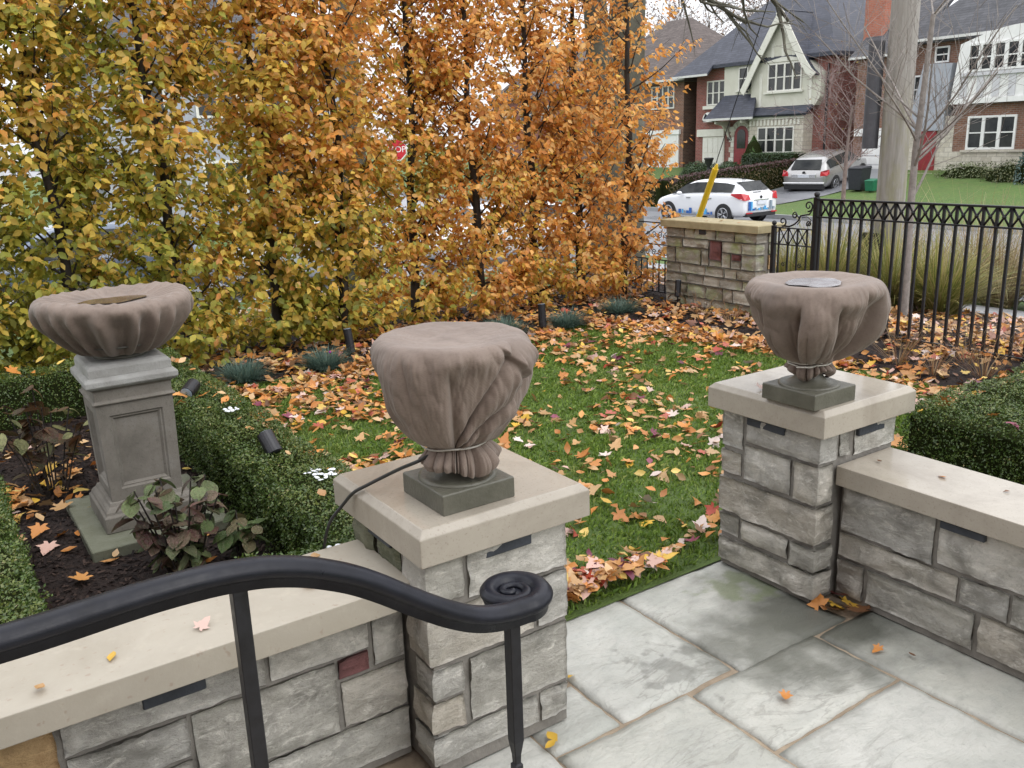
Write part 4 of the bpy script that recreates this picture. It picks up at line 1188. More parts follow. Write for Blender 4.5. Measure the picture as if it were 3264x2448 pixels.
LEAF_MESHES = [one_leaf('hornbeam_leaf', LEAF_V, LEAF_F, MAT['leaf_obj'], c) for c in (-.35, .1, -.15)]
def hornbeam(x0, y0, seed, label, dens=1.0, nfront=280, top=5.1, fill=1.0):
    rng = np.random.default_rng(seed); rs = random.Random(seed)
    t = thing('hornbeam_tree', label, 'tree', (x0, y0, 0.02), group='row of hornbeams along the bed')
    off = Vector((x0, y0, 0.02))
    tr, wood = MB(), MB()
    ph = rs.uniform(0, 6)
    def axis(z): return Vector((x0 + .05 * math.sin(z * 1.3 + ph) + .02 * math.sin(4 * z + ph), y0 + .05 * math.cos(z * 1.1 + ph), z))
    zs = np.linspace(-.08, top, 16)
    tr.tube([axis(z) for z in zs], [.062 * (1 - .75 * max(0, z) / top) + (.03 if z < .05 else 0) for z in zs], 9)
    tr.build('trunk', MAT['bark_dark'], t, smooth=True)
    pos, tip, nrm = [], [], []
    nb = int(56 * dens)
    for i in range(nb):
        zb = .12 + (top - .4) * ((i + rs.random()) / nb) ** .92
        az = rs.uniform(0, 2 * math.pi)
        L = rs.uniform(.6, 1.12) * (1 - .35 * max(0, zb - 2.6) / 2.6) * (.75 if zb < .5 else 1)
        el = rs.uniform(.45, .95) if zb > .5 else rs.uniform(.15, .6)
        d = Vector((math.cos(az) * math.cos(el), math.sin(az) * math.cos(el), math.sin(el)))
        p = axis(zb); pts = [p.copy()]
        for k in range(5):
            d = (d + Vector((rs.gauss(0, .10), rs.gauss(0, .10), .06))).normalized()
            p = p + d * L / 5; pts.append(p.copy())
        wood.tube(pts, [.013 * (1 - .8 * k / 5) * (1 - .5 * zb / top) + .0022 for k in range(6)], 5, cap=False)
        for q in range(11):
            f = rs.uniform(.2, 1.0); k = min(4, int(f * 5)); s = pts[k].lerp(pts[k + 1], f * 5 - k)
            a2 = rs.uniform(0, 6.28)
            td = (d * .5 + Vector((math.cos(a2), math.sin(a2), rs.uniform(-.1, .55)))).normalized()
            tl = rs.uniform(.18, .38)
            e = s + td * tl * .6; e2 = e + (td + Vector((0, 0, -.35))).normalized() * tl * .4
            if rs.random() < .5: wood.tube([s, e, e2], [.003, .0022, .0012], 3, cap=False)
            nl = rs.randint(6, 10)
            for m in range(nl):
                g = (m + .6) / nl
                lp = s.lerp(e, g / .6) if g < .6 else e.lerp(e2, (g - .6) / .4)
                sd = 1 if m % 2 else -1
                side = td.cross(Vector((0, 0, 1)))
                side = side.normalized() * sd if side.length > .05 else Vector((sd, 0, 0))
                tp = (side * rs.uniform(.3, .9) + td * rs.uniform(.1, .6) + Vector((0, 0, rs.uniform(-1.3, -.35))))
                outw = Vector((lp.x - x0, lp.y - y0, 0)); outw = outw.normalized() if outw.length > .05 else Vector((0, -1, 0))
                nn = outw * rs.uniform(.2, .9) + Vector((rs.gauss(0, .4), rs.gauss(0, .4), rs.uniform(.25, 1.0)))
                pos.append(lp); tip.append(tp); nrm.append(nn)
    # the finer sprays that close the row into a leafy screen
    for q in range(int(640 * dens * fill)):
        a, rr_ = rs.uniform(0, 6.283), math.sqrt(rs.random())
        zz = .10 + (top - .4) * rs.random() ** 1.35
        wd = .66 * (1 - .30 * max(0, zz - 2.6) / 2.6) * (.7 + .3 * sm(.1, .5, zz))
        s = axis(zz) + Vector((wd * rr_ * math.cos(a), wd * .85 * rr_ * math.sin(a), 0))
        td = Vector((math.cos(a) * .6, math.sin(a) * .6, rs.uniform(.1, .9))).normalized(); tl = rs.uniform(.2, .36); e = s + td * tl
        if rs.random() < .35: wood.tube([s, e], [.0028, .0014], 3, cap=False)
        side0 = td.cross(Vector((0, 0, 1))).normalized()
        for m in range(rs.randint(6, 9)):
            lp = s.lerp(e, (m + .5) / 8); sd = 1 if m % 2 else -1
            pos.append(lp); tip.append(side0 * sd * rs.uniform(.3, .9) + td * rs.uniform(.1, .6) + Vector((0, 0, rs.uniform(-1.3, -.35))))
            nrm.append(Vector((math.cos(a), math.sin(a), 0)) * rs.uniform(.2, .9) + Vector((rs.gauss(0, .4), rs.gauss(0, .4), rs.uniform(.25, 1.0))))
    wood.build('branches', MAT['bark_dark'], t)
    pos, tip, nrm = (np.array([tuple(v) for v in a]) for a in (pos, tip, nrm))
    # a hole in the screen through which the street sign shows
    gap = ((pos[:, 0] - .518 * pos[:, 1]) / .085) ** 2 + ((pos[:, 2] - 2.16) / .10) ** 2 < 1
    pos, tip, nrm = pos[~gap], tip[~gap], nrm[~gap]
    thin = rng.random(len(pos)) < np.clip(1.0 - (pos[:, 2] - 2.4) * .30 * max(0, (x0 - 5.0) / 2.6), .15, 1)
    pos, tip, nrm = pos[thin], tip[thin], nrm[thin]
    x, y, z = axes_from(nrm, tip)
    size = rng.uniform(.066, .112, len(pos)) * (0.92 if x0 > 5 else 1.0)
    cols = horn_colour(pos, rng)
    # the leaves that show largest - those nearest the eye - are single pieces
    dist = np.linalg.norm(pos - np.array(CAM), axis=1)
    px = np.array([to_px(p)[:2] for p in pos])
    ok = (px[:, 0] > 0) & (px[:, 0] < 3264) & (px[:, 1] > 0) & (px[:, 1] < 2448)
    rank = np.argsort(np.where(ok, dist, 99) - size * 6)
    front = rank[:min(nfront, int(ok.sum()))]
    rest = np.setdiff1d(np.arange(len(pos)), front)
    me = leaf_mesh('foliage', LEAF_V, LEAF_F, pos[rest], x[rest], y[rest], z[rest], size[rest], cols[rest], MAT['leaf'], rng.uniform(-.5, .3, len(rest)), rng.uniform(.85, 1.15, len(rest)))
    tag(link('foliage', me, t), kind='stuff')
    for j, i in enumerate(front):
        leaf_obj('leaf', LEAF_MESHES[j % 3], t, pos[i], x[i], y[i], z[i], float(size[i]), cols[i], off)
    return t
HB = [(-.75,9.5,'olive green hornbeam at the outermost end of the row, beyond the back box hedge'),(.22,9.45,'olive green hornbeam standing behind the burlap covered bowl'),(1.19,9.5,'yellow green hornbeam rising between the bowl rim and the hedge corner'),
      (2.17,9.45,'yellow green hornbeam growing closest behind the corner of the box hedge'),(3.27,9.57,'gold and green hornbeam behind the blue green tuft nearest the box hedge'),(4.05,9.45,'golden hornbeam with a black spotlight in front of its trunk'),
      (5.15,9.72,'golden orange hornbeam rising behind the nearer urn'),(5.95,9.62,'orange hornbeam in the middle of the row, just past the nearer urn'),(6.86,9.7,'orange hornbeam with several stems at its foot, third from the mossy wall'),
      (7.55,9.58,'orange hornbeam with a dark trunk, second from the mossy wall'),(8.23,9.36,'thin orange hornbeam at the end of the row beside the mossy wall')]
for i, (x, y, lb) in enumerate(HB):
    hornbeam(x, y, 100 + i, lb, 1.12 if i < 8 else (0.95 if i < 10 else .62), 0 if i == 0 else 290 if i > 1 else 150, fill=1.15 if i < 6 else 1.0 if i < 8 else .75)

# ------------------------------------------------------------------ clipped box hedges
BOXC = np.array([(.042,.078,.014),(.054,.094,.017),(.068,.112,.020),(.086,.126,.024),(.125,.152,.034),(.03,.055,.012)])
def box_hedge(label, x0, x1, y0, y1, h, dens=4300, sides='nsew', seed=1, group='clipped box hedges round the beds'):
    rng = np.random.default_rng(seed)
    t = thing('box_hedge', label, 'hedge', ((x0 + x1) / 2, (y0 + y1) / 2, 0), group=group)
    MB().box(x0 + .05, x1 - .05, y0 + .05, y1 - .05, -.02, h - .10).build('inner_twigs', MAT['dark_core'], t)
    P, N = [], []
    def add(n, f, nn):
        a, b = rng.random(n), rng.random(n)
        P.append(np.stack(f(a, b), 1)); N.append(np.repeat(np.array([nn], float), n, 0))
    one = np.ones
    add(int((x1-x0)*(y1-y0)*dens), lambda a, b: (x0+(x1-x0)*a, y0+(y1-y0)*b, h*one(len(a))), (0,0,1))
    hh = h * 1.0
    if 'w' in sides: add(int((y1-y0)*hh*dens*.8), lambda a, b: (x0*one(len(a)), y0+(y1-y0)*a, h*b**.8), (-1,0,.15))
    if 'e' in sides: add(int((y1-y0)*hh*dens*.5), lambda a, b: (x1*one(len(a)), y0+(y1-y0)*a, h*b**.8), (1,0,.15))
    if 's' in sides: add(int((x1-x0)*hh*dens*.8), lambda a, b: (x0+(x1-x0)*a, y0*one(len(a)), h*b**.8), (0,-1,.15))
    if 'n' in sides: add(int((x1-x0)*hh*dens*.5), lambda a, b: (x0+(x1-x0)*a, y1*one(len(a)), h*b**.8), (0,1,.15))
    P, N = np.concatenate(P), np.concatenate(N)
    # rounded arrises and an uneven, clumpy surface
    c = np.array([(x0+x1)/2, (y0+y1)/2, 0]); nz = np.array([fbm(p[0]*4.5, p[1]*4.5, p[2]*4.5 + seed, 3) for p in P]); nf = np.array([fbm(p[0]*16, p[1]*16, p[2]*16, 2) for p in P])
    ex = np.minimum.reduce([P[:,0]-x0, x1-P[:,0], P[:,1]-y0, y1-P[:,1]])
    topm = N[:, 2] > .5
    P[:, 2] -= np.where(topm, .05 * (1 - np.clip(ex / .07, 0, 1)) ** 2, 0)
    side = ~topm
    P[side] -= N[side] * (.05 * np.clip((P[side, 2] - (h - .07)) / .07, 0, 1) ** 2)[:, None]
    P += N * (nz * .045 + nf * .022 - rng.random(len(P)) ** 2 * .045)[:, None]
    nrm = N * .8 + rng.normal(0, .6, P.shape); tip = rng.normal(0, 1, P.shape) + N * .5
    x, y, z = axes_from(nrm, tip)
    size = rng.uniform(.013, .023, len(P))
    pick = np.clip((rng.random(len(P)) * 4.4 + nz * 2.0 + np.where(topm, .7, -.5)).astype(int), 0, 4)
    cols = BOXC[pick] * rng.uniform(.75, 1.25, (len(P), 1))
    cols[rng.random(len(P)) < .012] = (.30, .27, .12)
    Q = np.array([(0,0,0),(.26,.45,.06),(0,1,0),(-.26,.45,.06)])
    me = leaf_mesh('foliage', Q, np.array([(0,1,2,3)]), P, x, y, z, size, cols, MAT['box_leaf'])
    tag(link('foliage', me, t), kind='stuff')
    return t
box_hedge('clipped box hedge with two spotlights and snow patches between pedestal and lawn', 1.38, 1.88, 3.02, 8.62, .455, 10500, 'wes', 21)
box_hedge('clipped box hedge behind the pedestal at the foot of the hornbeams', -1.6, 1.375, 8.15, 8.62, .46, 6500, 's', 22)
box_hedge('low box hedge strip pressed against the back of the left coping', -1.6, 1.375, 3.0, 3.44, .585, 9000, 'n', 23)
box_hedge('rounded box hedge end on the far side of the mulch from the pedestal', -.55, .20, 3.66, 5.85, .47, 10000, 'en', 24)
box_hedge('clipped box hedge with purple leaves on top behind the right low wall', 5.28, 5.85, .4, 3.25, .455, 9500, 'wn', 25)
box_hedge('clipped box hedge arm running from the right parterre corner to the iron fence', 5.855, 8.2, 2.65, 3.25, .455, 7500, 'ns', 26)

# ------------------------------------------------------------------ grass of the lawn
def grass_patch(n, rng, zone):
    P = []
    while len(P) < n:
        x, y = rng.uniform(1.85, 8.2), rng.uniform(0.2, 8.6)
        if zone(x, y): P.append((x, y))
    P = np.array(P)
    a = rng.uniform(0, 6.283, n); lean = rng.uniform(.0, .9, n); hgt = rng.uniform(.018, .042, n) * (1 + .35 * np.array([fbm(p[0]*2, p[1]*2, 0, 3) for p in P]))
    w = rng.uniform(.0035, .007, n)
    dx, dy = np.cos(a), np.sin(a)
    V = np.zeros((n, 4, 3))
    base = np.stack([P[:, 0], P[:, 1], np.zeros(n) - .003], 1)
    sidev = np.stack([-dy, dx, np.zeros(n)], 1); fwd = np.stack([dx, dy, np.zeros(n)], 1)
    V[:, 0] = base - sidev * w[:, None]; V[:, 1] = base + sidev * w[:, None]
    mid = base + fwd * (hgt * lean * .4)[:, None] + np.array([0, 0, 1]) * (hgt * .65)[:, None]
    V[:, 2] = mid + sidev * (w * .6)[:, None]
    V[:, 3] = base + fwd * (hgt * lean * 1.3)[:, None] + np.array([0, 0, 1]) * (hgt * (1 - .25 * lean))[:, None]
    F = np.array([(0, 1, 2), (0, 2, 3)])
    F = (F[None] + (np.arange(n) * 4)[:, None, None]).reshape(-1, 3)
    pal = np.array([(.125,.205,.030),(.165,.255,.040),(.21,.295,.055),(.09,.16,.024),(.28,.32,.09)])
    nz = np.array([fbm(p[0]*1.2, p[1]*1.2, 4, 3) for p in P])
    cols = pal[np.clip((rng.random(n) * 4 + nz * 1.6 + .2).astype(int), 0, 4)] * rng.uniform(.75, 1.2, (n, 1))
    return mesh_np('grass_blades', V.reshape(-1, 3), F, MAT['grass'], np.repeat(cols, 4, 0))
def lawn_zone(x, y):
    if y > 3.037: return bed_s(x, y) < .02 and x > 1.88
    return 3.86 < x < 5.3
me = grass_patch(105000, np.random.default_rng(5), lawn_zone)
tag(link('grass_blades', me), 'short green grass blades of the lawn between hedge and beds', 'grass', kind='stuff')

# ------------------------------------------------------------------ mulch chips
def chips(n, rng, zone, zf, box):
    P = []
    while len(P) < n:
        x, y = rng.uniform(box[0], box[1]), rng.uniform(box[2], box[3])
        if zone(x, y): P.append((x, y, zf(x, y) + rng.uniform(.0, .012)))
    P = np.array(P)
    nrm = rng.normal(0, .35, P.shape) + np.array([0, 0, 1]); tip = rng.normal(0, 1, P.shape)
    x, y, z = axes_from(nrm, tip)
    Q = np.array([(-.16,0,0),(.16,.05,.03),(.12,1,0),(-.14,.9,.04)])
    cols = np.array([(.016,.010,.009),(.028,.018,.015),(.05,.032,.025),(.010,.007,.007)])[rng.integers(0, 4, n)]
    return leaf_mesh('mulch_chips', Q, np.array([(0,1,2,3)]), P, x, y, z, rng.uniform(.015, .05, n), cols, MAT['chip'])
rng = np.random.default_rng(8)
tag(link('mulch_chips', chips(9000, rng, lambda x, y: bed_s(x, y) > 0, bed_z, (2, 9.1, 3.3, 10.4))), 'dark bark chips covering the bed along hornbeams and fence', 'mulch', kind='stuff')
tag(link('mulch_chips', chips(9000, rng, lambda x, y: True, pbed_z, (.15, 1.45, 3.6, 8.2))), 'dark bark chips round the pedestal between the box hedges', 'mulch', kind='stuff')

# ------------------------------------------------------------------ fallen leaves
LC = {'orange': [(.50,.205,.05),(.55,.26,.08),(.46,.18,.045),(.50,.25,.09)], 'tan': [(.42,.25,.11),(.50,.33,.17),(.36,.20,.085)], 'brown': [(.16,.075,.035),(.22,.11,.05)],
      'yellow': [(.58,.36,.05),(.62,.44,.12)], 'pale pink': [(.56,.40,.34),(.60,.49,.44),(.52,.33,.27)], 'red': [(.36,.06,.035),(.42,.11,.07)], 'purple': [(.12,.025,.045),(.18,.04,.07)]}
LN = list(LC)
LITTER = []          # (pos, normal, tip, size, colour, colour name, kind, zone)
rngL = np.random.default_rng(77)
TUFTS = ((2.50,8.42),(3.33,8.35),(5.62,8.45),(6.42,8.31),(7.42,8.5))
def litter(n, zone, wfun, zf, box, mix, maple=.25,  lift=.012, tilt=.32, sz=(.062, .104)):
    k = 0; tries = 0
    pr = np.array([mix.get(c, 0) for c in LN], float); pr /= pr.sum()
    while k < n and tries < n * 120:
        tries += 1
        x, y = rngL.uniform(box[0], box[1]), rngL.uniform(box[2], box[3])
        if any((x - a_) ** 2 + (y - b_) ** 2 < .05 for a_, b_ in TUFTS): continue
        if rngL.random() > wfun(x, y) * (1.0 if zone in ('heap', 'hedge') else min(1.0, max(.12, .62 + 1.5 * fbm(x * 1.9, y * 1.9, 2.5, 3)))): continue
        c = LN[rngL.choice(len(LN), p=pr)]
        mp = rngL.random() < (maple if c in ('orange', 'tan', 'yellow') else .8 if c in ('red', 'purple', 'pale pink') else .2)
        col = np.minimum(.85, np.array(LC[c][rngL.integers(len(LC[c]))]) * rngL.uniform(.8, 1.25))
        nn = np.array([rngL.normal(0, tilt), rngL.normal(0, tilt), 1.0]); 
        if rngL.random() < .12: nn = np.array([rngL.normal(0, .9), rngL.normal(0, .9), .6])
        a = rngL.uniform(0, 6.283)
        LITTER.append(((x, y, zf(x, y) + rngL.uniform(.2, 1.0) * lift), nn, (math.cos(a), math.sin(a), 0), rngL.uniform(*sz) * (1.15 if mp else 1), col, c, 'maple' if mp else 'oval', zone))
        k += 1
MIXA = {'orange': 6, 'tan': 5, 'brown': 1.4, 'yellow': 1.2, 'pale pink': .9, 'red': .5, 'purple': .4}
MIXB = {'orange': 7, 'tan': 4, 'brown': 1.2, 'yellow': 1.4, 'pale pink': .7, 'red': .3}
on_lawn = lambda x, y: lawn_zone(x, y)
litter(3200, 'lawn', lambda x, y: (on_lawn(x, y)) * (.40 + .55 * sm(7.0, 8.3, y) + .85 * (1 - sm(2.0, 3.3, x)) * sm(3.2, 5, y) + .4 * sm(6.2, 7.3, x)) / 1.3, lambda x, y: .022, (1.9, 7.4, 3.1, 8.4), MIXA, .22, .02)
litter(650, 'lawn', lambda x, y: on_lawn(x, y) * (1 - sm(2.6, 5.2, x)) * sm(5.6, 7.2, y), lambda x, y: .026, (1.9, 5.2, 5.5, 8.4), MIXB, .12, .02)
litter(60, 'lawn', lambda x, y: 1.0 * (3.9 < x < 5.2), lambda x, y: .022, (3.9, 5.2, 1.0, 3.1), MIXA, .2, .02)
litter(2300, 'bed', lambda x, y: (bed_s(x, y) > -.05) * (1.0 - .62 * sm(.25, .8, bed_s(x, y)) * (y < 9.2)) * (y > 7.2 or x > 7.2), lambda x, y: max(.015, bed_z(x, y)) + .006, (1.9, 8.4, 7.6, 9.5), MIXB, .12, .035)
litter(2300, 'verge', lambda x, y: 1.0, lambda x, y: max(bed_z(x, y) if y < 10.9 and x < 9.3 else -.02, gz(x, y)) + .015, (1.2, 10.5, 9.3, 13.0), {'orange': 4, 'tan': 7, 'yellow': 1.5, 'pale pink': 2.2, 'brown': 1}, .3, .03)
litter(1300, 'bed', lambda x, y: max(0, 1 - abs(bed_s(x, y) + .1) / .42), lambda x, y: max(.015, bed_z(x, y)) + .01, (1.9, 8.2, 5.0, 9.0), MIXB, .15, .04)
litter(1900, 'bed', lambda x, y: (bed_s(x, y) > -.1) * (.35 + .65 * sm(7.6, 8.3, x)), lambda x, y: max(.01, bed_z(x, y)) + .008, (7.0, 9.2, 3.3, 8.2), {'orange': 6, 'tan': 5, 'yellow': 1.8, 'pale pink': 1.6, 'brown': 1.6, 'red': .4}, .35, .04)
litter(2200, 'planting', lambda x, y: 1.0, lambda x, y: max(bed_z(x, y) if x < 9.3 else -9, soil_z(x, y)) + .012, (9.0, 12.0, 3.0, 9.5), {'orange': 4, 'tan': 5, 'yellow': 1.2, 'pale pink': 2, 'brown': 2, 'red': .6}, .4, .03)
litter(380, 'heap', lambda x, y: 1.0 - sm(.12, .52, abs(x - 2.25) * .42 + (y - 3.06) * .85), lambda x, y: .02 + .05 * (1 - sm(0, .4, y - 3.06)), (1.92, 3.15, 3.05, 3.65), {'orange': 8, 'tan': 5, 'yellow': 1.6, 'pale pink': 1.8, 'red': 1.4, 'purple': 1.4, 'brown': .6}, .45, .05, .4, (.055, .095))
litter(70, 'parterre', lambda x, y: 1.0, lambda x, y: pbed_z(x, y) + .01, (.22, 1.35, 3.7, 8.0), MIXB, .2, .02)
litter(85, 'parterre', lambda x, y: math.exp(-((x - .45) ** 2 / .05 + (y - 6.35) ** 2 / .12)), lambda x, y: pbed_z(x, y) + .015, (.0, 1.0, 5.6, 7.2), {'orange': 5, 'tan': 4, 'yellow': 2}, .5, .05, .4, (.07, .11))
litter(26, 'hedge', lambda x, y: 1.0, lambda x, y: .465, (1.40, 1.86, 4.0, 8.5), {'orange': 6, 'tan': 3}, .2, .015)
litter(20, 'hedge', lambda x, y: 1.0, lambda x, y: .465, (5.3, 6.6, 2.0, 3.2), {'purple': 4, 'red': 2, 'orange': 3}, .6, .015, .3, (.06, .1))
litter(14, 'hedge', lambda x, y: 1.0, lambda x, y: .47, (-.8, 1.3, 8.2, 8.6), {'orange': 4, 'yellow': 2}, .2, .015)
def put(x, y, z, c, kind, s, zone, tilt=.15):
    a = rngL.uniform(0, 6.283)
    LITTER.append(((x, y, z), np.array([rngL.normal(0, tilt), rngL.normal(0, tilt), 1.0]), (math.cos(a), math.sin(a), 0), s, np.array(LC[c][0]), c, kind, zone))
for (x, y, c, kd, s) in ((2.62,2.0,'orange','maple',.055),(3.22,1.98,'orange','maple',.05),(1.99,2.62,'yellow','oval',.05),(1.705,2.385,'yellow','oval',.075),(1.64,2.31,'yellow','oval',.06),(3.28,1.88,'brown','oval',.04),(1.21,2.33,'yellow','maple',.07),(1.23,2.39,'purple','maple',.05),(1.16,2.42,'brown','oval',.06)):
    put(x, y, .012, c, kd, s, 'patio')
for (x, y, z, c, s) in ((3.30,2.36,.02,'orange',.10),(3.36,2.33,.035,'yellow',.11),(3.41,2.30,.03,'yellow',.10),(3.33,2.28,.02,'brown',.09),(3.40,2.36,.05,'purple',.09),(3.37,2.24,.03,'brown',.10),(3.44,2.20,.018,'brown',.08)):
    put(x, y, z, c, 'maple', s, 'corner', .5)
for (x, y, c, s, kd) in ((.10,2.60,'tan',.05,'oval'),(.30,2.66,'yellow',.05,'oval'),(.55,2.64,'pale pink',.055,'maple'),(.93,2.70,'orange',.06,'maple'),(1.02,2.90,'tan',.05,'oval')):
    put(x, y, .756, c, kd, s, 'coping')
for (x, y, c, s) in ((3.66,2.0,'orange',.045),(3.62,2.32,'brown',.035),(3.72,1.75,'brown',.03)): put(x, y, .693, c, 'oval', s, 'coping')
put(3.33, 2.80, .998, 'pale pink', 'maple', .07, 'cap')
for (y, z, c) in ((7.55,1.16,'orange'),(8.1,1.16,'tan'),(7.9,1.16,'orange')): put(8.5, y, z, c, 'oval', .06, 'far coping')

def px_size(l):
    u, v, d = to_px(l[0])
    return l[3] / d if (0 < u < 3264 and 0 < v < 2448) else 0.0
order = sorted(range(len(LITTER)), key=lambda i: -px_size(LITTER[i]))
single, rest = [i for i in order[:300]], order[300:]
must = [i for i in rest if LITTER[i][7] in ('far coping', 'cap', 'coping')]
rest = [i for i in rest if i not in set(must)]; single += must
ZN = {'lawn': 'lying on the lawn', 'bed': 'on the dark mulch bed', 'verge': 'behind the hornbeam trunks', 'planting': 'beyond the iron fence', 'heap': 'in the leaf heap at the patio edge', 'parterre': 'on mulch near the pedestal',
      'hedge': 'caught on top of a box hedge', 'patio': 'lying on the flagstones', 'corner': 'in the wet clump at the foot of the right pier', 'coping': 'lying on a low wall coping', 'cap': 'lying on the farther pier coping', 'far coping': 'on the mossy wall coping'}
SM = {(k, j): one_leaf('fallen_leaf', *((MAPLE_V, MAPLE_F) if k == 'maple' else (LEAF_V, LEAF_F)), MAT['litter_obj'], c) for k in ('maple', 'oval') for j, c in enumerate((.5, -.45, .15))}
for j, i in enumerate(single):
    p, nn, tp, s, col, cn, kd, zn = LITTER[i]
    x, y, z = axes_from(np.array([nn]), np.array([tp], float))
    o = leaf_obj('fallen_leaf', SM[(kd, j % 3)], None, p, x[0], y[0], z[0], float(s), col)
    tag(o, f'{cn} {"lobed maple" if kd == "maple" else "oval"} leaf {ZN[zn]}', 'leaf', f'{cn} {kd} leaves {ZN[zn]}')
for kd, (TV, TF) in (('oval', (LEAF_V, LEAF_F)), ('maple', (MAPLE_V, MAPLE_F))):
    ii = [i for i in rest if LITTER[i][6] == kd]
    pos = np.array([LITTER[i][0] for i in ii]); nr = np.array([LITTER[i][1] for i in ii]); tp = np.array([LITTER[i][2] for i in ii], float)
    x, y, z = axes_from(nr, tp)
    me = leaf_mesh('leaf_litter', TV, TF, pos, x, y, z, np.array([LITTER[i][3] for i in ii]), np.array([LITTER[i][4] for i in ii]), MAT['litter'], rngL.uniform(-.6, .6, len(ii)))
    tag(link('leaf_litter', me), f'scattered fallen {kd} leaves over lawn and beds', 'leaves', kind='stuff')

# ------------------------------------------------------------------ low plants
def blades(c, n, rng, L, spread, w, droop, pal, r0=.05, segs=4, up=(.5, 1.0)):
    """a tuft of arching ribbons: returns V, F(quads), cols"""
    V, F, Cc = [], [], []
    for i in range(n):
        a = rng.uniform(0, 6.283); q = r0 * math.sqrt(rng.random())
        p = np.array([c[0] + q * math.cos(a + rng.normal(0, .5)), c[1] + q * math.sin(a), c[2]])
        out = np.array([math.cos(a), math.sin(a), 0]) * rng.uniform(.1, spread)
        l = L * rng.uniform(.55, 1.1); ww = w * rng.uniform(.6, 1.2); u = rng.uniform(*up)
        side = np.array([-math.sin(a), math.cos(a), 0]); o = len(V)
        col = np.array(pal[rng.integers(len(pal))]) * rng.uniform(.75, 1.2)
        for k in range(segs + 1):
            t = k / segs
            pt = p + out * l * (t + .35 * t * t) + np.array([0, 0, 1]) * l * (u * t - droop * t * t * np.linalg.norm(out))
            wk = ww * (1 - .85 * t)
            V += [pt - side * wk, pt + side * wk]; Cc += [col, col]
        for k in range(segs): F.append((o + 2*k, o + 2*k+1, o + 2*k+3, o + 2*k+2))
    return V, F, Cc
def tuft(name, label, cat, c, n, L, spread, w, droop, pal, group, seed, r0=.05, segs=4, up=(.5, 1.0), part='foliage', mat='grass'):
    t = thing(name, label, cat, c, group=group)
    V, F, Cc = blades(c, n, np.random.default_rng(seed), L, spread, w, droop, pal, r0, segs, up)
    me = mesh_np(part, np.array(V), np.array(F), MAT[mat], np.array(Cc))
    tag(link(part, me, t), kind='stuff')
    return t
BLUE = [(.09,.15,.12),(.13,.20,.165),(.065,.115,.09),(.16,.23,.185)]
for i, (x, y, lb) in enumerate(((2.50,8.47,'blue green spiky tuft closest to the box hedge at the lawn edge'),(3.33,8.40,'blue green spiky tuft with a purple flower beside a black spotlight'),(5.62,8.50,'blue green spiky tuft half hidden behind the nearer urn'),(6.42,8.36,'blue green spiky tuft in front of the multi stemmed hornbeam'),(7.42,8.55,'small blue green spiky tuft in front of the last hornbeam trunks'))):
    t = tuft('dianthus_tuft', lb, 'plant', (x, y, .04), 900, .27, 1.0, .0042, .35, BLUE, 'blue green tufts at the lawn edge', 40 + i, .13, 3, (.35, 1.0))
    if i == 1: MB().sphere((x + .03, y - .06, .20), .014, 8, 5).build('flower', plain('purple_petal', (.25,.03,.22), (.35,.05,.30), .6), t)
DRY = [(.30,.20,.10),(.22,.13,.06),(.36,.26,.14),(.16,.09,.05),(.28,.13,.06)]
for i, (x, y, h, lb) in enumerate(((7.95,7.63,.42,'dry twiggy perennial against the mossy wall, farther one'),(7.93,7.12,.36,'dry twiggy perennial against the mossy wall near its corner'),(7.75,5.35,.36,'dry stalks just past the farther urn in front of the fence'),(7.62,4.75,.40,'bushy dry stalks in front of the fence beyond the bare mulch'),
                              (7.55,4.35,.34,'low fan of dry stalks at the bed edge nearest the parterre'),(7.72,3.98,.44,'tall dry stalks close to the box hedge arm'),(8.1,4.35,.38,'dry stalks touching the fence balusters'),(8.15,5.0,.34,'dry reddish stalks under the fence'),(8.2,3.7,.5,'dry stalks beside the end of the box hedge arm'))):
    tuft('dry_perennial', lb, 'plant', (x, y, .03), 60, h, .85, .0035, .12, DRY, 'dry perennials in the bed', 60 + i, .06, 3, (.55, 1.1), 'stalks')
MISC = [(.22,.24,.06),(.30,.29,.09),(.38,.33,.12),(.17,.20,.05),(.44,.36,.17)]
TANS = [(.36,.28,.16),(.42,.33,.20),(.28,.20,.11),(.24,.22,.09)]
for i, (x, y, L, n, pal, lb) in enumerate(((10.55,7.75,1.35,420,MISC,'tall green ornamental grass left of the utility pole behind the fence'),(11.0,7.05,1.3,420,MISC,'tall yellow green ornamental grass in front of the utility pole'),(11.15,6.45,1.25,460,MISC,'arching ornamental grass right of the utility pole by the pavement'),
                                   (10.2,8.15,1.1,300,MISC,'yellow green ornamental grass behind the low scroll panel'),(14.2,8.6,1.45,160,TANS,'feathery tan grass across the pavement behind the pole'),(14.3,10.4,1.5,140,TANS,'feathery tan grass behind the tall fence post'),(14.2,7.2,1.9,200,TANS,'large plumed tan grass leaning over beyond the pavement'),(14.4,6.5,2.0,180,TANS,'bushy tan grass beside the plumed grass beyond the pavement'),(14.5,5.7,2.2,150,TANS,'loose tan grass at the road edge, farthest along the pavement slabs'),(14.6,7.9,2.2,130,TANS,'loose tan grass at the road edge between pole and plumed grass'),(14.5,9.5,2.2,130,TANS,'loose tan grass at the road edge behind the tall grass left of the pole'))):
    tuft('miscanthus_clump', lb, 'plant', (x, y, gz(x, y) + .01), int(n * 3), L, .75, .009, .55, pal, 'ornamental grasses beyond the fence', 80 + i, .22, 6, (.6, 1.05), 'blades')

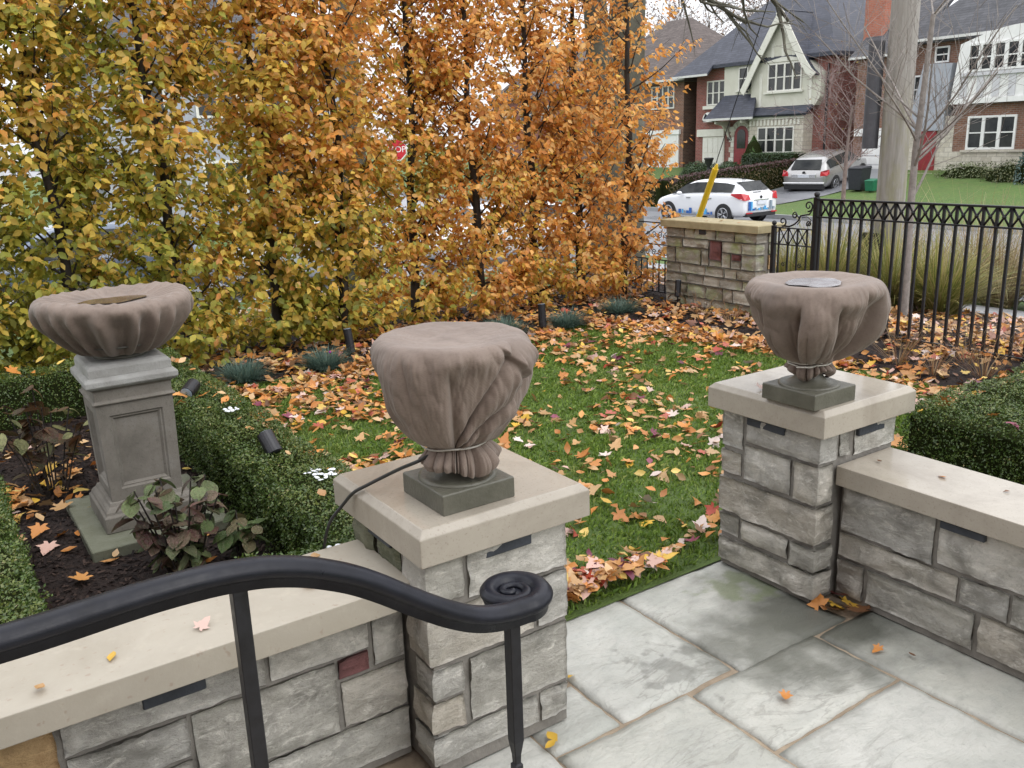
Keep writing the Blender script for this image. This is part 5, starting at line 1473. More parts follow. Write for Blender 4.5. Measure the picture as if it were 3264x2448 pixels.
# hydrangeas by the pedestal
HYD_A = [(.22,.15,.11),(.16,.20,.08),(.12,.04,.045),(.16,.07,.065),(.08,.12,.04),(.12,.17,.06),(.20,.12,.10),(.07,.035,.04),(.15,.16,.08)]
HYD_B = [(.10,.035,.02),(.15,.06,.03),(.07,.025,.018),(.30,.30,.13),(.12,.05,.03)]
def _big():
    st_ = [(0, 0), (.10, .17), (.28, .31), (.50, .37), (.70, .30), (.87, .15), (1.0, 0)]
    V = []
    for y, w in st_: V += [(-w, y, .10 * w), (-w * .5, y + .01, .03 * w), (0, y, -.05 * (1 if 0 < y < 1 else 0)), (w * .5, y + .01, .03 * w), (w, y, .10 * w)]
    F = [(5 * k + i, 5 * k + i + 1, 5 * k + i + 6, 5 * k + i + 5) for k in range(6) for i in range(4)]
    return np.array(V, float), np.array(F)
BIG_V, BIG_F = _big()
def hyd_mat():
    t = NT('hydrangea_leaf'); oi = t.n('ShaderNodeObjectInfo'); t.coords()
    c = t.mix(t.rng(t.noise(2.2, 5, .7), 0, .75, .40, .66), oi.outputs['Color'], (.075, .11, .04))
    c = t.mix(t.rng(t.noise(5, 5, .7), 0, .5, .5, .7), c, (.16, .08, .06))
    t.col(c); t.bump(t.noise(9, 4), .5, .05)
    tr = t.n('ShaderNodeBsdfTranslucent'); t.l(c, tr.inputs['Color']); mx = t.n('ShaderNodeMixShader'); mx.inputs[0].default_value = .2
    t.l(t.p.outputs[0], mx.inputs[1]); t.l(tr.outputs[0], mx.inputs[2]); t.l(mx.outputs[0], t.out.inputs[0])
    return t.set(Roughness=.38)
MAT['hyd'] = hyd_mat()
HL = [one_leaf('hydrangea_leaf', BIG_V, BIG_F, MAT['hyd'], c) for c in (-.7, -.35, .2)]
for m_ in HL: shade(m_, True)
def hydrangea(label, c, spread, h, nst, nl, pal, seed, flower=False):
    rs = random.Random(seed); t = thing('hydrangea', label, 'shrub', c, group='hydrangeas by the pedestal'); off = Vector(c); st = MB()
    for i in range(nst):
        a = rs.uniform(0, 6.28); q = spread * math.sqrt(rs.random())
        e = Vector((c[0] + q * math.cos(a), c[1] + q * .8 * math.sin(a), c[2] + h * rs.uniform(.55, 1.0)))
        b0 = Vector((c[0] + .3 * q * math.cos(a), c[1] + .3 * q * math.sin(a), c[2] - .02)); m = b0.lerp(e, .5) + Vector((0, 0, .05))
        st.tube([b0, m, e], [.006, .005, .004], 5)
        for j in range(nl):
            p = b0.lerp(m, rs.uniform(.3, 1)) if j > 5 else m.lerp(e, rs.uniform(0, 1)) if j > 1 else e
            az = rs.uniform(0, 6.28); tp = np.array([[math.cos(az), math.sin(az), rs.uniform(-1.1, .2)]]); nn = np.array([[math.cos(az) * .6 + rs.gauss(0, .35), math.sin(az) * .6 + rs.gauss(0, .35), .9]])
            x, y, z = axes_from(nn, tp)
            leaf_obj('leaf', HL[rs.randint(0, 2)], t, p, x[0], y[0], z[0], rs.uniform(.075, .135), np.array(rs.choice(pal)) * rs.uniform(.8, 1.25), off)
    st.build('stems', MAT['bark_dark'], t)
    return t
hydrangea('purple and green leaved hydrangea in front of the pedestal', (.93, 4.62, .02), .25, .56, 20, 9, HYD_A, 5)
hydrangea('small green hydrangea shoot between the pedestal and box hedge', (1.22, 4.52, .02), .15, .32, 6, 7, [(.08,.13,.04),(.10,.16,.05),(.13,.10,.05)], 6)
hydrangea('withered brown hydrangea with pale leaves behind the pedestal', (.52, 6.35, .02), .30, .75, 12, 7, HYD_B, 7)

# ------------------------------------------------------------------ bare trees
def bare_tree(name, label, base, h, r, mat, seed, forks, spread=.7, depth=4, group=None, cat='tree', trunk_dir=(0, 0, 1), first=.45, twig=.004, leafc=None, nleaf=0, len0=.4, up=.25):
    rs = random.Random(seed); t = thing(name, label, cat, base, group=group)
    tr, br = MB(), MB(); tips = []
    def grow(b, p, d, L, rad, dep):
        n = 5 if dep < 2 else 4; pts = [p.copy()]; q = p.copy(); dd = d.copy()
        for k in range(n):
            dv = .025 if dep == 0 else .10
            dd = (dd + Vector((rs.gauss(0, dv), rs.gauss(0, dv), rs.gauss(up * .12, .06)))).normalized()
            q = q + dd * L / n; pts.append(q.copy())
        end = max(twig * .5, rad * .45)
        b.tube(pts, [rad + (end - rad) * k / n for k in range(n + 1)], 7 if dep == 0 else (5 if dep < 2 else 3), cap=False)
        tips.append((pts[-1], dd))
        if dep >= depth: return
        nk = forks[min(dep, len(forks) - 1)]
        for i in range(nk):
            f = rs.uniform(first if dep == 0 else .15, 1.0); k = min(n - 1, int(f * n)); s = pts[k].lerp(pts[k + 1], f * n - k)
            az = rs.uniform(0, 6.28); perp = dd.orthogonal().normalized(); perp.rotate(Quaternion(dd, az))
            nd = (dd * (1 - spread * .5) + perp * spread * rs.uniform(.7, 1.2) + Vector((0, 0, up))).normalized()
            grow(br, s, nd, L * rs.uniform(.45, .75) * (len0 / .4 if dep == 0 else 1), max(twig * .6, (rad + (end - rad) * f) * rs.uniform(.30, .48)), dep + 1)
    grow(tr, Vector(base) - Vector((0, 0, .15)), Vector(trunk_dir).normalized(), h, r, 0)
    tr.build('trunk', mat, t, smooth=True); br.build('branches', mat, t)
    if nleaf:
        rg = np.random.default_rng(seed); k = rg.integers(0, len(tips), nleaf)
        pos = np.array([tuple(tips[i][0]) for i in k]) + rg.normal(0, leafc[1], (nleaf, 3))
        x, y, z = axes_from(rg.normal(0, 1, (nleaf, 3)) + np.array([0, 0, .5]), rg.normal(0, 1, (nleaf, 3)))
        cols = np.array(leafc[0])[rg.integers(0, len(leafc[0]), nleaf)] * rg.uniform(.7, 1.2, (nleaf, 1))
        tag(link('crown', leaf_mesh('crown', LEAF_V, LEAF_F, pos, x, y, z, rg.uniform(.5, 1.1, nleaf) * leafc[2], cols, MAT['leaf']), t), kind='stuff')
    return t
bare_tree('young_tree', 'young bare grey tree with spreading branches just behind the iron fence', (10.0, 6.22, -.1), 3.7, .058, MAT['bark_pale'], 14, [13, 6, 4], .95, 3, first=.40, twig=.004, len0=.26, up=.35)
mp = thing('maple_tree', 'large twin stemmed street maple with dark bark behind the hornbeam row', 'tree', (10.45, 12.1, gz(10.45, 12.1)))
b = MB(); b.tube([(10.45,12.1,-.6),(10.45,12.1,.2),(10.42,12.1,1.4),(10.45,12.1,2.5)], [.62,.50,.45,.46], 14)
b.tube([(10.35,12.1,1.9),(10.12,12.1,3.0),(9.98,12.1,4.2),(9.75,12.1,6.0)], [.30,.24,.20,.16], 12)
b.tube([(10.50,12.1,1.9),(10.62,12.1,3.0),(10.66,12.1,4.2),(10.85,12.1,6.4)], [.38,.34,.31,.26], 12)
b.build('trunk', MAT['bark_maple'], mp, smooth=True)
rs = random.Random(9); b = MB()
def limb(pts, r, sub, L, droop):
    P = [Vector(p) for p in pts]; n = len(P)
    b.tube(P, [r * (1 - .75 * i / (n - 1)) for i in range(n)], 8, cap=False)
    for s_ in range(sub):
        f = rs.uniform(.2, 1) * (n - 1); k = min(n - 2, int(f)); s = P[k].lerp(P[k+1], f - k); d = (P[k+1] - P[k]).normalized()
        q = s.copy(); dd = (d + Vector((rs.gauss(0, .6), rs.gauss(0, .4), rs.gauss(-droop, .3)))).normalized(); pp = [q.copy()]
        for m in range(5):
            dd = (dd + Vector((rs.gauss(0, .18), rs.gauss(0, .15), rs.gauss(.05, .15)))).normalized(); q = q + dd * L / 5 * rs.uniform(.8, 1.2); pp.append(q.copy())
        b.tube(pp, [r * .32 * (1 - .8 * i / 5) + .004 for i in range(6)], 5, cap=False)
        for w in range(4):
            k2 = rs.randint(1, 4); d2 = (dd + Vector((rs.gauss(0, .7), rs.gauss(0, .5), rs.gauss(-.1, .4)))).normalized(); e = pp[k2] + d2 * L * .35
            b.tube([pp[k2], pp[k2].lerp(e, .5) + Vector((0, 0, .03)), e], [.008, .006, .003], 4, cap=False)
limb([(9.95,12.1,4.4),(9.3,12.0,4.55),(8.5,11.9,4.48),(7.6,11.8,4.5),(6.6,11.7,4.55),(5.6,11.6,4.75)], .13, 8, 1.2, .2)
limb([(10.75,12.1,5.4),(11.1,11.6,5.6),(11.5,11.1,5.3),(11.9,10.8,4.9),(12.3,10.6,4.5),(12.7,10.4,4.0)], .10, 9, 1.3, .45)
limb([(10.75,12.1,5.2),(11.4,12.3,5.2),(12.1,12.3,4.9),(12.9,12.2,4.5),(13.6,12.1,4.2)], .09, 9, 1.3, .35)
limb([(9.8,12.1,5.6),(9.4,12.4,6.5),(9.0,12.8,7.4)], .12, 4, 1.5, 0); limb([(10.85,12.1,6.4),(11.2,12.1,7.5),(11.5,12.2,8.6)], .18, 5, 1.5, 0)
b.build('branches', MAT['bark_maple'], mp)
bare_tree('street_tree', 'tall grey street tree behind the orange hornbeams', (6.3, 14.0, -.4), 7.5, .26, MAT['bark_maple'], 31, [9, 5, 3], .7, 3, first=.5, group='bare street trees')
bare_tree('street_tree', 'tall grey street tree behind the olive green hornbeams', (2.0, 14.6, -.4), 7.5, .24, MAT['bark_maple'], 32, [9, 5, 3], .7, 3, first=.5, group='bare street trees')
bare_tree('small_tree', 'small bare tree with pinkish twigs in front of the red brick house', (30.2, 21.7, gz(30.2, 0)), 3.8, .09, plain('pinkish_bark', (.16,.11,.10), (.27,.20,.19), .8), 33, [16, 6, 4], .9, 3, first=.35, twig=.012, leafc=([(.30,.22,.06),(.22,.12,.06)], .15, .10), nleaf=70, len0=.32)
# ------------------------------------------------------------------ house materials
def brick_mat(name, c1, c2, mortar, bw=.23, rh=.078, ms=.012, rough=.85, bump=.6):
    t = NT(name)
    sx = t.n('ShaderNodeSeparateXYZ'); t.l(t.coords(world=True), sx.inputs[0])
    cx = t.n('ShaderNodeCombineXYZ'); t.l(t.math('ADD', sx.outputs[0], sx.outputs[1]), cx.inputs[0]); t.l(sx.outputs[2], cx.inputs[1])
    b = t.n('ShaderNodeTexBrick'); t.l(cx.outputs[0], b.inputs['Vector'])
    for k, v in (('Scale', 1.0), ('Mortar Size', ms), ('Brick Width', bw), ('Row Height', rh), ('Bias', 0.0), ('Mortar Smooth', .2)): b.inputs[k].default_value = v
    for k, v in (('Color1', c1), ('Color2', c2), ('Mortar', mortar)): b.inputs[k].default_value = (*v, 1)
    c = t.mix(t.rng(t.noise(1.3, 5), 0.0, .45, .45, .75), b.outputs['Color'], tuple(v * .55 for v in c1))
    c = t.mix(t.rng(t.noise(9, 4), 0.0, .4, .5, .75), c, tuple(min(1, v * 1.5) for v in c2))
    t.col(c); t.bump(b.outputs['Fac'], -bump, .012)
    return t.set(Roughness=rough)
HM = dict(
    red=brick_mat('red_brick', (.20,.052,.040), (.28,.085,.065), (.22,.17,.15)),
    brown=brick_mat('brown_brick', (.15,.062,.038), (.24,.115,.070), (.24,.20,.17)),
    dark=brick_mat('dark_brown_brick', (.085,.045,.030), (.15,.082,.055), (.14,.12,.10)),
    orange=brick_mat('orange_chimney_brick', (.36,.105,.065), (.44,.16,.10), (.30,.2,.16)),
    pale=brick_mat('pale_stone_blocks', (.46,.42,.34), (.58,.54,.46), (.36,.33,.28), .42, .20, .014),
    slate=brick_mat('slate_blue_shingles', (.030,.034,.050), (.055,.060,.082), (.02,.022,.03), .32, .11, .010, .6),
    brownroof=brick_mat('brown_grey_shingles', (.075,.058,.052), (.125,.10,.092), (.04,.033,.03), .32, .11, .010, .8),
    greyroof=brick_mat('grey_shingles', (.045,.046,.052), (.085,.086,.095), (.025,.025,.03), .32, .11, .010, .7),
    cream=plain('cream_stucco', (.52,.51,.42), (.62,.61,.53), .8, 2, .3, 40),
    trim=plain('cream_trim', (.60,.59,.51), (.70,.69,.62), .6, 5),
    white=MAT['white'],
    timber=plain('pale_grey_timber', (.50,.50,.52), (.62,.62,.64), .6, 6),
    greypanel=plain('blue_grey_stucco', (.30,.32,.36), (.38,.40,.44), .75, 3),
    door=plain('dark_red_door', (.20,.018,.022), (.27,.030,.035), .4, 6),
    frame=plain('window_frame_paint', (.62,.61,.54), (.72,.71,.66), .5, 8),
    metal=plain('white_gutter', (.55,.55,.52), (.66,.66,.64), .4, 6),
)
def glass():
    t = NT('dark_window_glass'); t.coords()
    t.col(t.ramp(t.noise(1.1, 4), [(.35, (.010,.012,.014)), (.65, (.05,.052,.05))]))
    return t.set(Roughness=.07, Specular_IOR_Level=.6)
MAT['glass'] = glass()

def window(par, x, y0, y1, z0, z1, n, rows=2, fm=None, dep=.06, fw=.07, mull=.10, leaded=False):
    """casements facing -x; the frame is the part, each pane a piece of it"""
    fm = fm or HM['frame']; b = MB(); xf = x - dep
    b.box(xf, x, y0, y0 + fw, z0, z1); b.box(xf, x, y1 - fw, y1, z0, z1); b.box(xf, x, y0 + fw, y1 - fw, z1 - fw, z1); b.box(xf, x, y0 + fw, y1 - fw, z0, z0 + fw)
    w = (y1 - y0 - 2 * fw - (n - 1) * mull) / n
    for i in range(1, n): b.box(xf, x, y0 + fw + i * w + (i - 1) * mull, y0 + fw + i * (w + mull), z0 + fw, z1 - fw)
    for i in range(n):
        a = y0 + fw + i * (w + mull)
        for k in range(1, rows):
            zz = z0 + (z1 - z0) * k / rows
            b.box(xf + .015, x, a, a + w, zz - .025, zz + .025)
    f = b.build('window', fm, par)
    for i in range(n):
        a = y0 + fw + i * (w + mull)
        MB().box(x - .018, x - .004, a - .004, a + w + .004, z0 + fw - .004, z1 - fw + .004).build('pane', MAT['glass'], f)
    return f
def slab(par, name, quad, thick, mat):
    """thin roof plane from four corners"""
    q = [Vector(p) for p in quad]; n = (q[1] - q[0]).cross(q[3] - q[0]).normalized()
    if n.z < 0: n = -n
    return MB().prism(q, n * -thick).build(name, mat, par)
def hip_roof(par, x0, x1, y0, y1, z, zr, mat, name='roof', ridge=None, th=.18):
    xm = (x0 + x1) / 2; h = (x1 - x0) / 2
    ya, yb = ridge or (y0 + h * .97, y1 - h * .97)
    V = [(x0,y0,z),(x1,y0,z),(x1,y1,z),(x0,y1,z),(xm,ya,zr),(xm,yb,zr),(x0,y0,z-th),(x1,y0,z-th),(x1,y1,z-th),(x0,y1,z-th)]
    F = [(0,4,5,3),(1,2,5,4),(0,1,4),(3,5,2),(0,3,9,6),(3,2,8,9),(2,1,7,8),(1,0,6,7),(6,9,8,7)]
    return mesh(name, V, F, mat, par)

# ------------------------------------------------------------------ red brick house with the cream gable
h2 = thing('brick_house', 'red brick house with a steep cream gable, slate roof and red arched door', 'house', (42.5, 33, .45))
MB().box(38.3, 47.0, 28.62, 37.55, -.6, 5.86).build('wall', HM['red'], h2)
rf = hip_roof(h2, 37.85, 47.5, 28.15, 38.2, 5.92, 10.75, HM['slate'], ridge=(32.85, 33.5))
slab(h2, 'lower_eave', [(37.42,35.95,5.47),(37.42,38.62,5.47),(37.86,38.2,5.93),(37.86,35.95,5.93)], .10, HM['slate'])
MB().box(37.37, 37.43, 35.95, 38.62, 5.36, 5.47).build('gutter', HM['metal'], rf)
MB().box(42.0, 42.25, 29.6, 29.85, 7.0, 7.25).build('roof_vent', HM['metal'], rf)
MB().box(38.08, 38.32, 32.9, 35.3, 4.0, 5.86).build('stucco_panel', HM['cream'], h2)
# gable
gp = [(37.9,33.25,3.50),(37.9,29.20,3.50),(37.9,28.92,3.9),(37.9,28.92,5.05),(37.9,29.75,5.72),(37.9,30.42,6.75),(37.9,31.3,8.0),(37.9,32.2,6.72),(37.9,33.0,5.5),(37.9,33.25,5.0)]
MB().prism(gp, (1.6, 0, 0)).build('gable_wall', HM['cream'], h2)
Lc = [(31.3,8.16),(31.9,7.3),(32.45,6.45),(33.0,5.58),(33.4,4.9),(33.72,4.40)]; Rc = [(31.3,8.16),(30.75,7.4),(30.2,6.5),(29.65,5.65),(29.3,5.2),(29.0,4.95)]
for C_, s_ in ((Lc, 1), (Rc, -1)):
    for i in range(len(C_) - 1):
        (a, za), (c, zc) = C_[i], C_[i + 1]
        slab(h2, 'gable_roof', [(37.62,a,za),(37.62,c,zc),(41.8,c,zc),(41.8,a,za)], .10, HM['slate'])
    poly = [(37.56,a,z+.03) for a, z in C_] + [(37.56,a-s_*.26,z-.20) for a, z in C_[::-1]]
    MB().prism(poly, (.06, 0, 0)).build('bargeboard', HM['trim'], h2)
for yy, z0, z1 in ((31.25,5.85,7.3),(30.6,5.85,6.5),(31.9,5.85,6.6),(32.6,3.55,5.2),(29.5,3.55,5.2)):
    MB().box(37.868, 37.91, yy - .09, yy + .09, z0, z1).build('timber', HM['trim'], h2)
MB().prism([(37.84,32.25,5.70),(37.84,29.95,5.68),(37.84,29.95,5.74),(37.84,30.8,5.90),(37.84,31.3,5.90),(37.84,32.25,5.76)], (.07, 0, 0)).build('window_hood', HM['trim'], h2)
window(h2, 37.9, 30.03, 32.15, 4.27, 5.64, 4); MB().box(37.76, 37.92, 29.90, 32.32, 4.18, 4.265).build('sill', HM['trim'], h2)
window(h2, 38.08, 33.60, 34.26, 4.50, 5.66, 1); MB().box(37.98, 38.09, 33.52, 34.42, 4.42, 4.495).build('sill', HM['trim'], h2)
window(h2, 38.3, 35.36, 36.72, 3.84, 5.13, 3); MB().box(38.17, 38.31, 35.36, 36.95, 3.64, 3.82).build('sill', HM['trim'], h2)
# bay
MB().box(37.55, 38.305, 29.55, 32.95, -.4, 3.10).build('bay', HM['pale'], h2)
slab(h2, 'bay_roof', [(37.30,29.30,3.14),(37.30,33.0,3.14),(37.95,33.0,3.58),(37.95,29.30,3.58)], .12, HM['slate'])
MB().box(37.48, 37.56, 29.50, 33.0, 2.92, 3.06).build('fascia', HM['trim'], h2)
for i in range(14):
    y = 29.75 + i * .235
    MB().box(37.50, 37.552, y, y + .13, 2.62, 2.90).build('frieze_block', HM['trim'], h2)
window(h2, 37.55, 30.05, 32.38, 1.25, 2.56, 4)
# porch hood, door, garage
slab(h2, 'porch_roof', [(37.05,32.35,3.10),(37.05,35.75,3.10),(38.08,35.25,4.28),(38.08,33.05,4.28)], .12, HM['slate'])
MB().box(37.00, 37.07, 32.35, 35.75, 2.98, 3.09).build('gutter', HM['metal'], h2)
for y in (35.0, 33.2):
    MB().prism([(38.3,y,2.0),(38.3,y,2.95),(37.2,y,2.95),(37.2,y,2.82),(37.75,y,2.72),(38.1,y,2.4)], (0, .12, 0)).build('bracket', HM['trim'], h2)
def arch(y0, y1, z0, z1, n=12):
    c, r = (y0 + y1) / 2, (y1 - y0) / 2
    return [(y0, z0), (y1, z0)] + [(c + r * math.cos(math.pi * i / n), z1 - r + r * math.sin(math.pi * i / n)) for i in range(n + 1)]
dr_ = MB().prism([(38.22,y,z) for y, z in arch(33.60, 34.58, .42, 2.68)], (.10, 0, 0)).build('door', HM['door'], h2)
MB().prism([(38.20,y,z) for y, z in arch(33.80, 34.38, 1.5, 2.5)], (.03, 0, 0)).build('door_light', MAT['glass'], dr_)
for (a, c, z0, z1) in ((33.72,34.06,.6,.95),(34.12,34.46,.6,.95),(33.72,34.46,1.05,1.32)): MB().box(38.195, 38.225, a, c, z0, z1).build('panel', HM['door'], dr_)
for i in range(9):
    z = .5 + i * .27
    for y, w in ((34.60, .34 if i % 2 else .22), (33.58 - (.34 if i % 2 else .22), .34 if i % 2 else .22)):
        if z < 2.4: MB().box(38.20, 38.31, y, y + w, z, z + .25).build('quoin', HM['trim'] if i % 3 else HM['pale'], h2)
for i in range(9):
    a0, a1 = math.pi * i / 9 + .03, math.pi * (i + 1) / 9 - .03
    P_ = [(38.22, 34.09 + r * math.cos(a), 2.19 + r * math.sin(a)) for r, a in ((.50, a0), (.50, a1), (.80, a1), (.80, a0))]
    MB().prism(P_, (.09, 0, 0)).build('quoin', HM['trim'], h2)
MB().box(38.18, 38.31, 35.34, 37.36, 2.17, 2.56).build('lintel', HM['trim'], h2)
gd = MB().box(38.24, 38.31, 35.34, 36.94, .40, 2.15).build('garage_door', HM['trim'], h2)
for i in range(4):
    for k in range(2):
        MB().box(38.222, 38.242, 35.40 + i * .385, 35.40 + i * .385 + .345, .48 + k * .83, .48 + k * .83 + .76).build('panel', HM['frame'], gd)
aw = [(38.29, 36.72, 2.95), (38.29, 35.9, 2.95)] + [(38.29, 36.31 + .41 * math.cos(a), 3.05 + .42 * math.sin(a)) for a in np.linspace(0, math.pi, 10)]
MB().prism(aw, (-.35, 0, 0)).build('awning', HM['white'], h2)
tc = bpy.data.curves.new('house_number', 'FONT'); tc.body = '365'; tc.size = .26; tc.extrude = .01
to = bpy.data.objects.new('house_number', tc); COL.objects.link(to)
dg = bpy.context.evaluated_depsgraph_get(); nm = bpy.data.meshes.new_from_object(to.evaluated_get(dg)); bpy.data.objects.remove(to)
nm.materials.append(MAT['iron']); no = link('house_number', nm, h2, True)
no.location = Vector((38.18, 35.12, 1.93)) - Vector(h2.location); no.rotation_euler = (R(90), 0, R(-90))
MB().tube([(38.2,28.75,.4),(38.2,28.75,5.4)], .05, 8).build('downpipe', MAT['iron'], h2)

# ------------------------------------------------------------------ half-timbered house on the right
h3 = thing('timbered_house', 'white half timbered house with pale stone base and grey roof', 'house', (43, 19.5, .45))
MB().box(38.4, 48, 13.5, 24.4, -.6, 5.9).build('wall', HM['brown'], h3)
MB().box(38.1, 46, 24.41, 27.06, -.6, 5.52).build('side_wing', HM['brown'], h3)
hip_roof(h3, 37.9, 48.6, 13.0, 24.95, 5.97, 11.0, HM['greyroof'])
slab(h3, 'wing_roof', [(37.8,24.3,5.50),(37.8,27.35,5.50),(42.0,27.35,8.8),(42.0,24.3,8.8)], .15, HM['greyroof'])
MB().box(37.74, 37.81, 24.3, 27.35, 5.40, 5.50).build('gutter', HM['metal'], h3); MB().box(37.84, 37.91, 13.0, 24.3, 5.86, 5.97).build('gutter', HM['metal'], h3)
ch = MB().box(39.0, 40.0, 26.45, 27.5, 5.0, 10.5).build('chimney', HM['orange'], h3)
ar = [(37.7, 22.15, 3.35), (37.7, 16.8, 3.35)] + [(37.7, 16.8 + 5.1 * i / 12, 5.55 + .55 * math.sin(math.pi * i / 12)) for i in range(13)]
MB().prism(ar, (.75, 0, 0)).build('bay', HM['white'], h3)
for i, y in enumerate((21.6, 20.9, 20.25, 19.6, 18.95, 18.3, 17.6)): MB().box(37.66, 37.702, y - .14, y + .14, 3.40, 4.25).build('timber', HM['timber'], h3)
MB().box(37.62, 37.71, 16.8, 22.15, 3.16, 3.36).build('timber', HM['white'], h3); MB().box(37.60, 37.71, 16.8, 21.75, 4.25, 4.38).build('sill', HM['timber'], h3)
window(h3, 37.7, 17.3, 21.52, 4.42, 5.52, 8, 2, HM['white'], .07, .08, .16)
MB().box(37.95, 38.41, 16.8, 22.0, 1.22, 3.15).build('lower_wall', HM['brown'], h3)
MB().box(37.92, 38.41, 16.5, 24.41, -.6, 1.22).build('stone_base', HM['pale'], h3); MB().box(37.93, 38.41, 22.0, 24.41, 1.221, 2.7).build('portal', HM['pale'], h3)
MB().box(37.84, 37.95, 18.9, 21.6, 1.18, 1.28).build('sill', HM['pale'], h3)
window(h3, 37.95, 19.36, 21.40, 1.29, 2.66, 3, 2, HM['white'], .07, .09, .14)
for k in range(1, 2):
    pass
d3 = MB().box(37.86, 37.94, 22.74, 23.46, .36, 2.1).build('door', HM['door'], h3)
MB().prism([(37.80,24.12,2.12),(37.80,22.42,2.12),(37.80,22.42,2.5),(37.80,22.26,4.86),(37.80,23.56,4.92)], (.58, 0, 0)).build('grey_panel', HM['greypanel'], h3)
window(h3, 38.4, 22.76, 23.42, 4.95, 5.62, 1, 2, HM['white']); window(h3, 38.4, 23.85, 24.32, 3.3, 4.5, 1, 2, HM['white'])
MB().box(37.2, 37.92, 22.4, 23.8, -.3, .34).box(36.8, 37.2, 22.3, 23.9, -.3, .16).build('step', HM['pale'], h3)
MB().box(38.0, 38.11, 25.5, 26.95, 1.97, 2.3).build('lintel', HM['white'], h3)
g3 = MB().box(38.02, 38.11, 24.6, 26.5, .2, 1.95).build('garage_door', HM['timber'], h3)
for k in range(4): MB().box(38.005, 38.022, 24.65, 26.45, .26 + k * .42, .26 + k * .42 + .37).build('panel', HM['white'], g3)

# ------------------------------------------------------------------ brown house on the left and others hidden behind the hornbeams
h1 = thing('brown_house', 'brown brick house with brown grey roof and white garage door', 'house', (42.5, 43, .4))
MB().box(38.3, 47, 38.55, 48, -.6, 5.36).build('wall', HM['brown'], h1)
MB().box(38.29, 46.9, 38.53, 38.56, -.6, 5.3).build('side_wall', HM['dark'], h1)
hip_roof(h1, 37.8, 47.5, 38.05, 48.5, 5.42, 9.35, HM['brownroof'], ridge=(42.4, 44.5)); MB().box(37.74, 37.81, 38.05, 48.5, 5.30, 5.42).build('gutter', HM['metal'], h1)
window(h1, 38.3, 39.30, 41.2, 3.82, 5.12, 4); window(h1, 38.3, 43.0, 45.5, 3.82, 5.12, 4); window(h1, 38.3, 43.0, 45.8, 1.1, 2.5, 4)
MB().box(38.15, 38.31, 38.75, 41.6, 2.36, 2.62).build('lintel', HM['white'], h1); MB().box(38.2, 38.31, 38.85, 38.98, .2, 2.36).build('door_frame', HM['white'], h1)
g1 = MB().box(38.24, 38.31, 38.98, 41.5, .2, 2.36).build('garage_door', HM['white'], h1)
for k in range(4): MB().box(38.222, 38.242, 39.05, 41.4, .28 + k * .52, .28 + k * .52 + .46).build('panel', HM['white'], g1)
def plain_house(label, x0, x1, y0, y1, zr, wall, roof, face):
    t = thing('house', label, 'house', ((x0 + x1) / 2, (y0 + y1) / 2, -.3), group='houses glimpsed through the hornbeams')
    MB().box(x0, x1, y0, y1, -.9, 5.2).build('wall', wall, t)
    V = [(x0-.4,y0-.4,5.15),(x1+.4,y0-.4,5.15),(x1+.4,y1+.4,5.15),(x0-.4,y1+.4,5.15),((x0+x1)/2-1,(y0+y1)/2,zr),((x0+x1)/2+1,(y0+y1)/2,zr)]
    mesh('roof', V, [(0,1,5,4),(2,3,4,5),(1,2,5),(3,0,4),(3,2,1,0)], roof, t)
    for i in range(3):
        for z in (.6, 3.4):
            if face == 'x':
                window(t, x0, y0 + .8 + i * 2.6, y0 + 2.4 + i * 2.6, z, z + 1.3, 2)
            else:
                xx = x0 + .8 + i * 2.6
                f = MB().box(xx, xx + 1.6, y0 - .06, y0, z, z + 1.3).build('window', HM['frame'], t)
                for k in range(2): MB().box(xx + .1 + k * .75, xx + .75 + k * .75, y0 - .075, y0 - .055, z + .1, z + 1.2).build('pane', MAT['glass'], f)
    return t
plain_house('brick house with brown roof beyond the brown house, mostly hidden by hornbeams', 38.3, 47, 50, 58.5, 9.2, HM['red'], HM['brownroof'], 'x')
plain_house('grey stucco house with grey roof across the side street behind the orange hornbeams', 6, 15, 34, 42, 9.0, HM['greypanel'], HM['greyroof'], 'y')
plain_house('pale grey house with grey roof across the side street behind the olive hornbeams', -6, 3, 34, 42, 9.4, HM['timber'], HM['greyroof'], 'y')

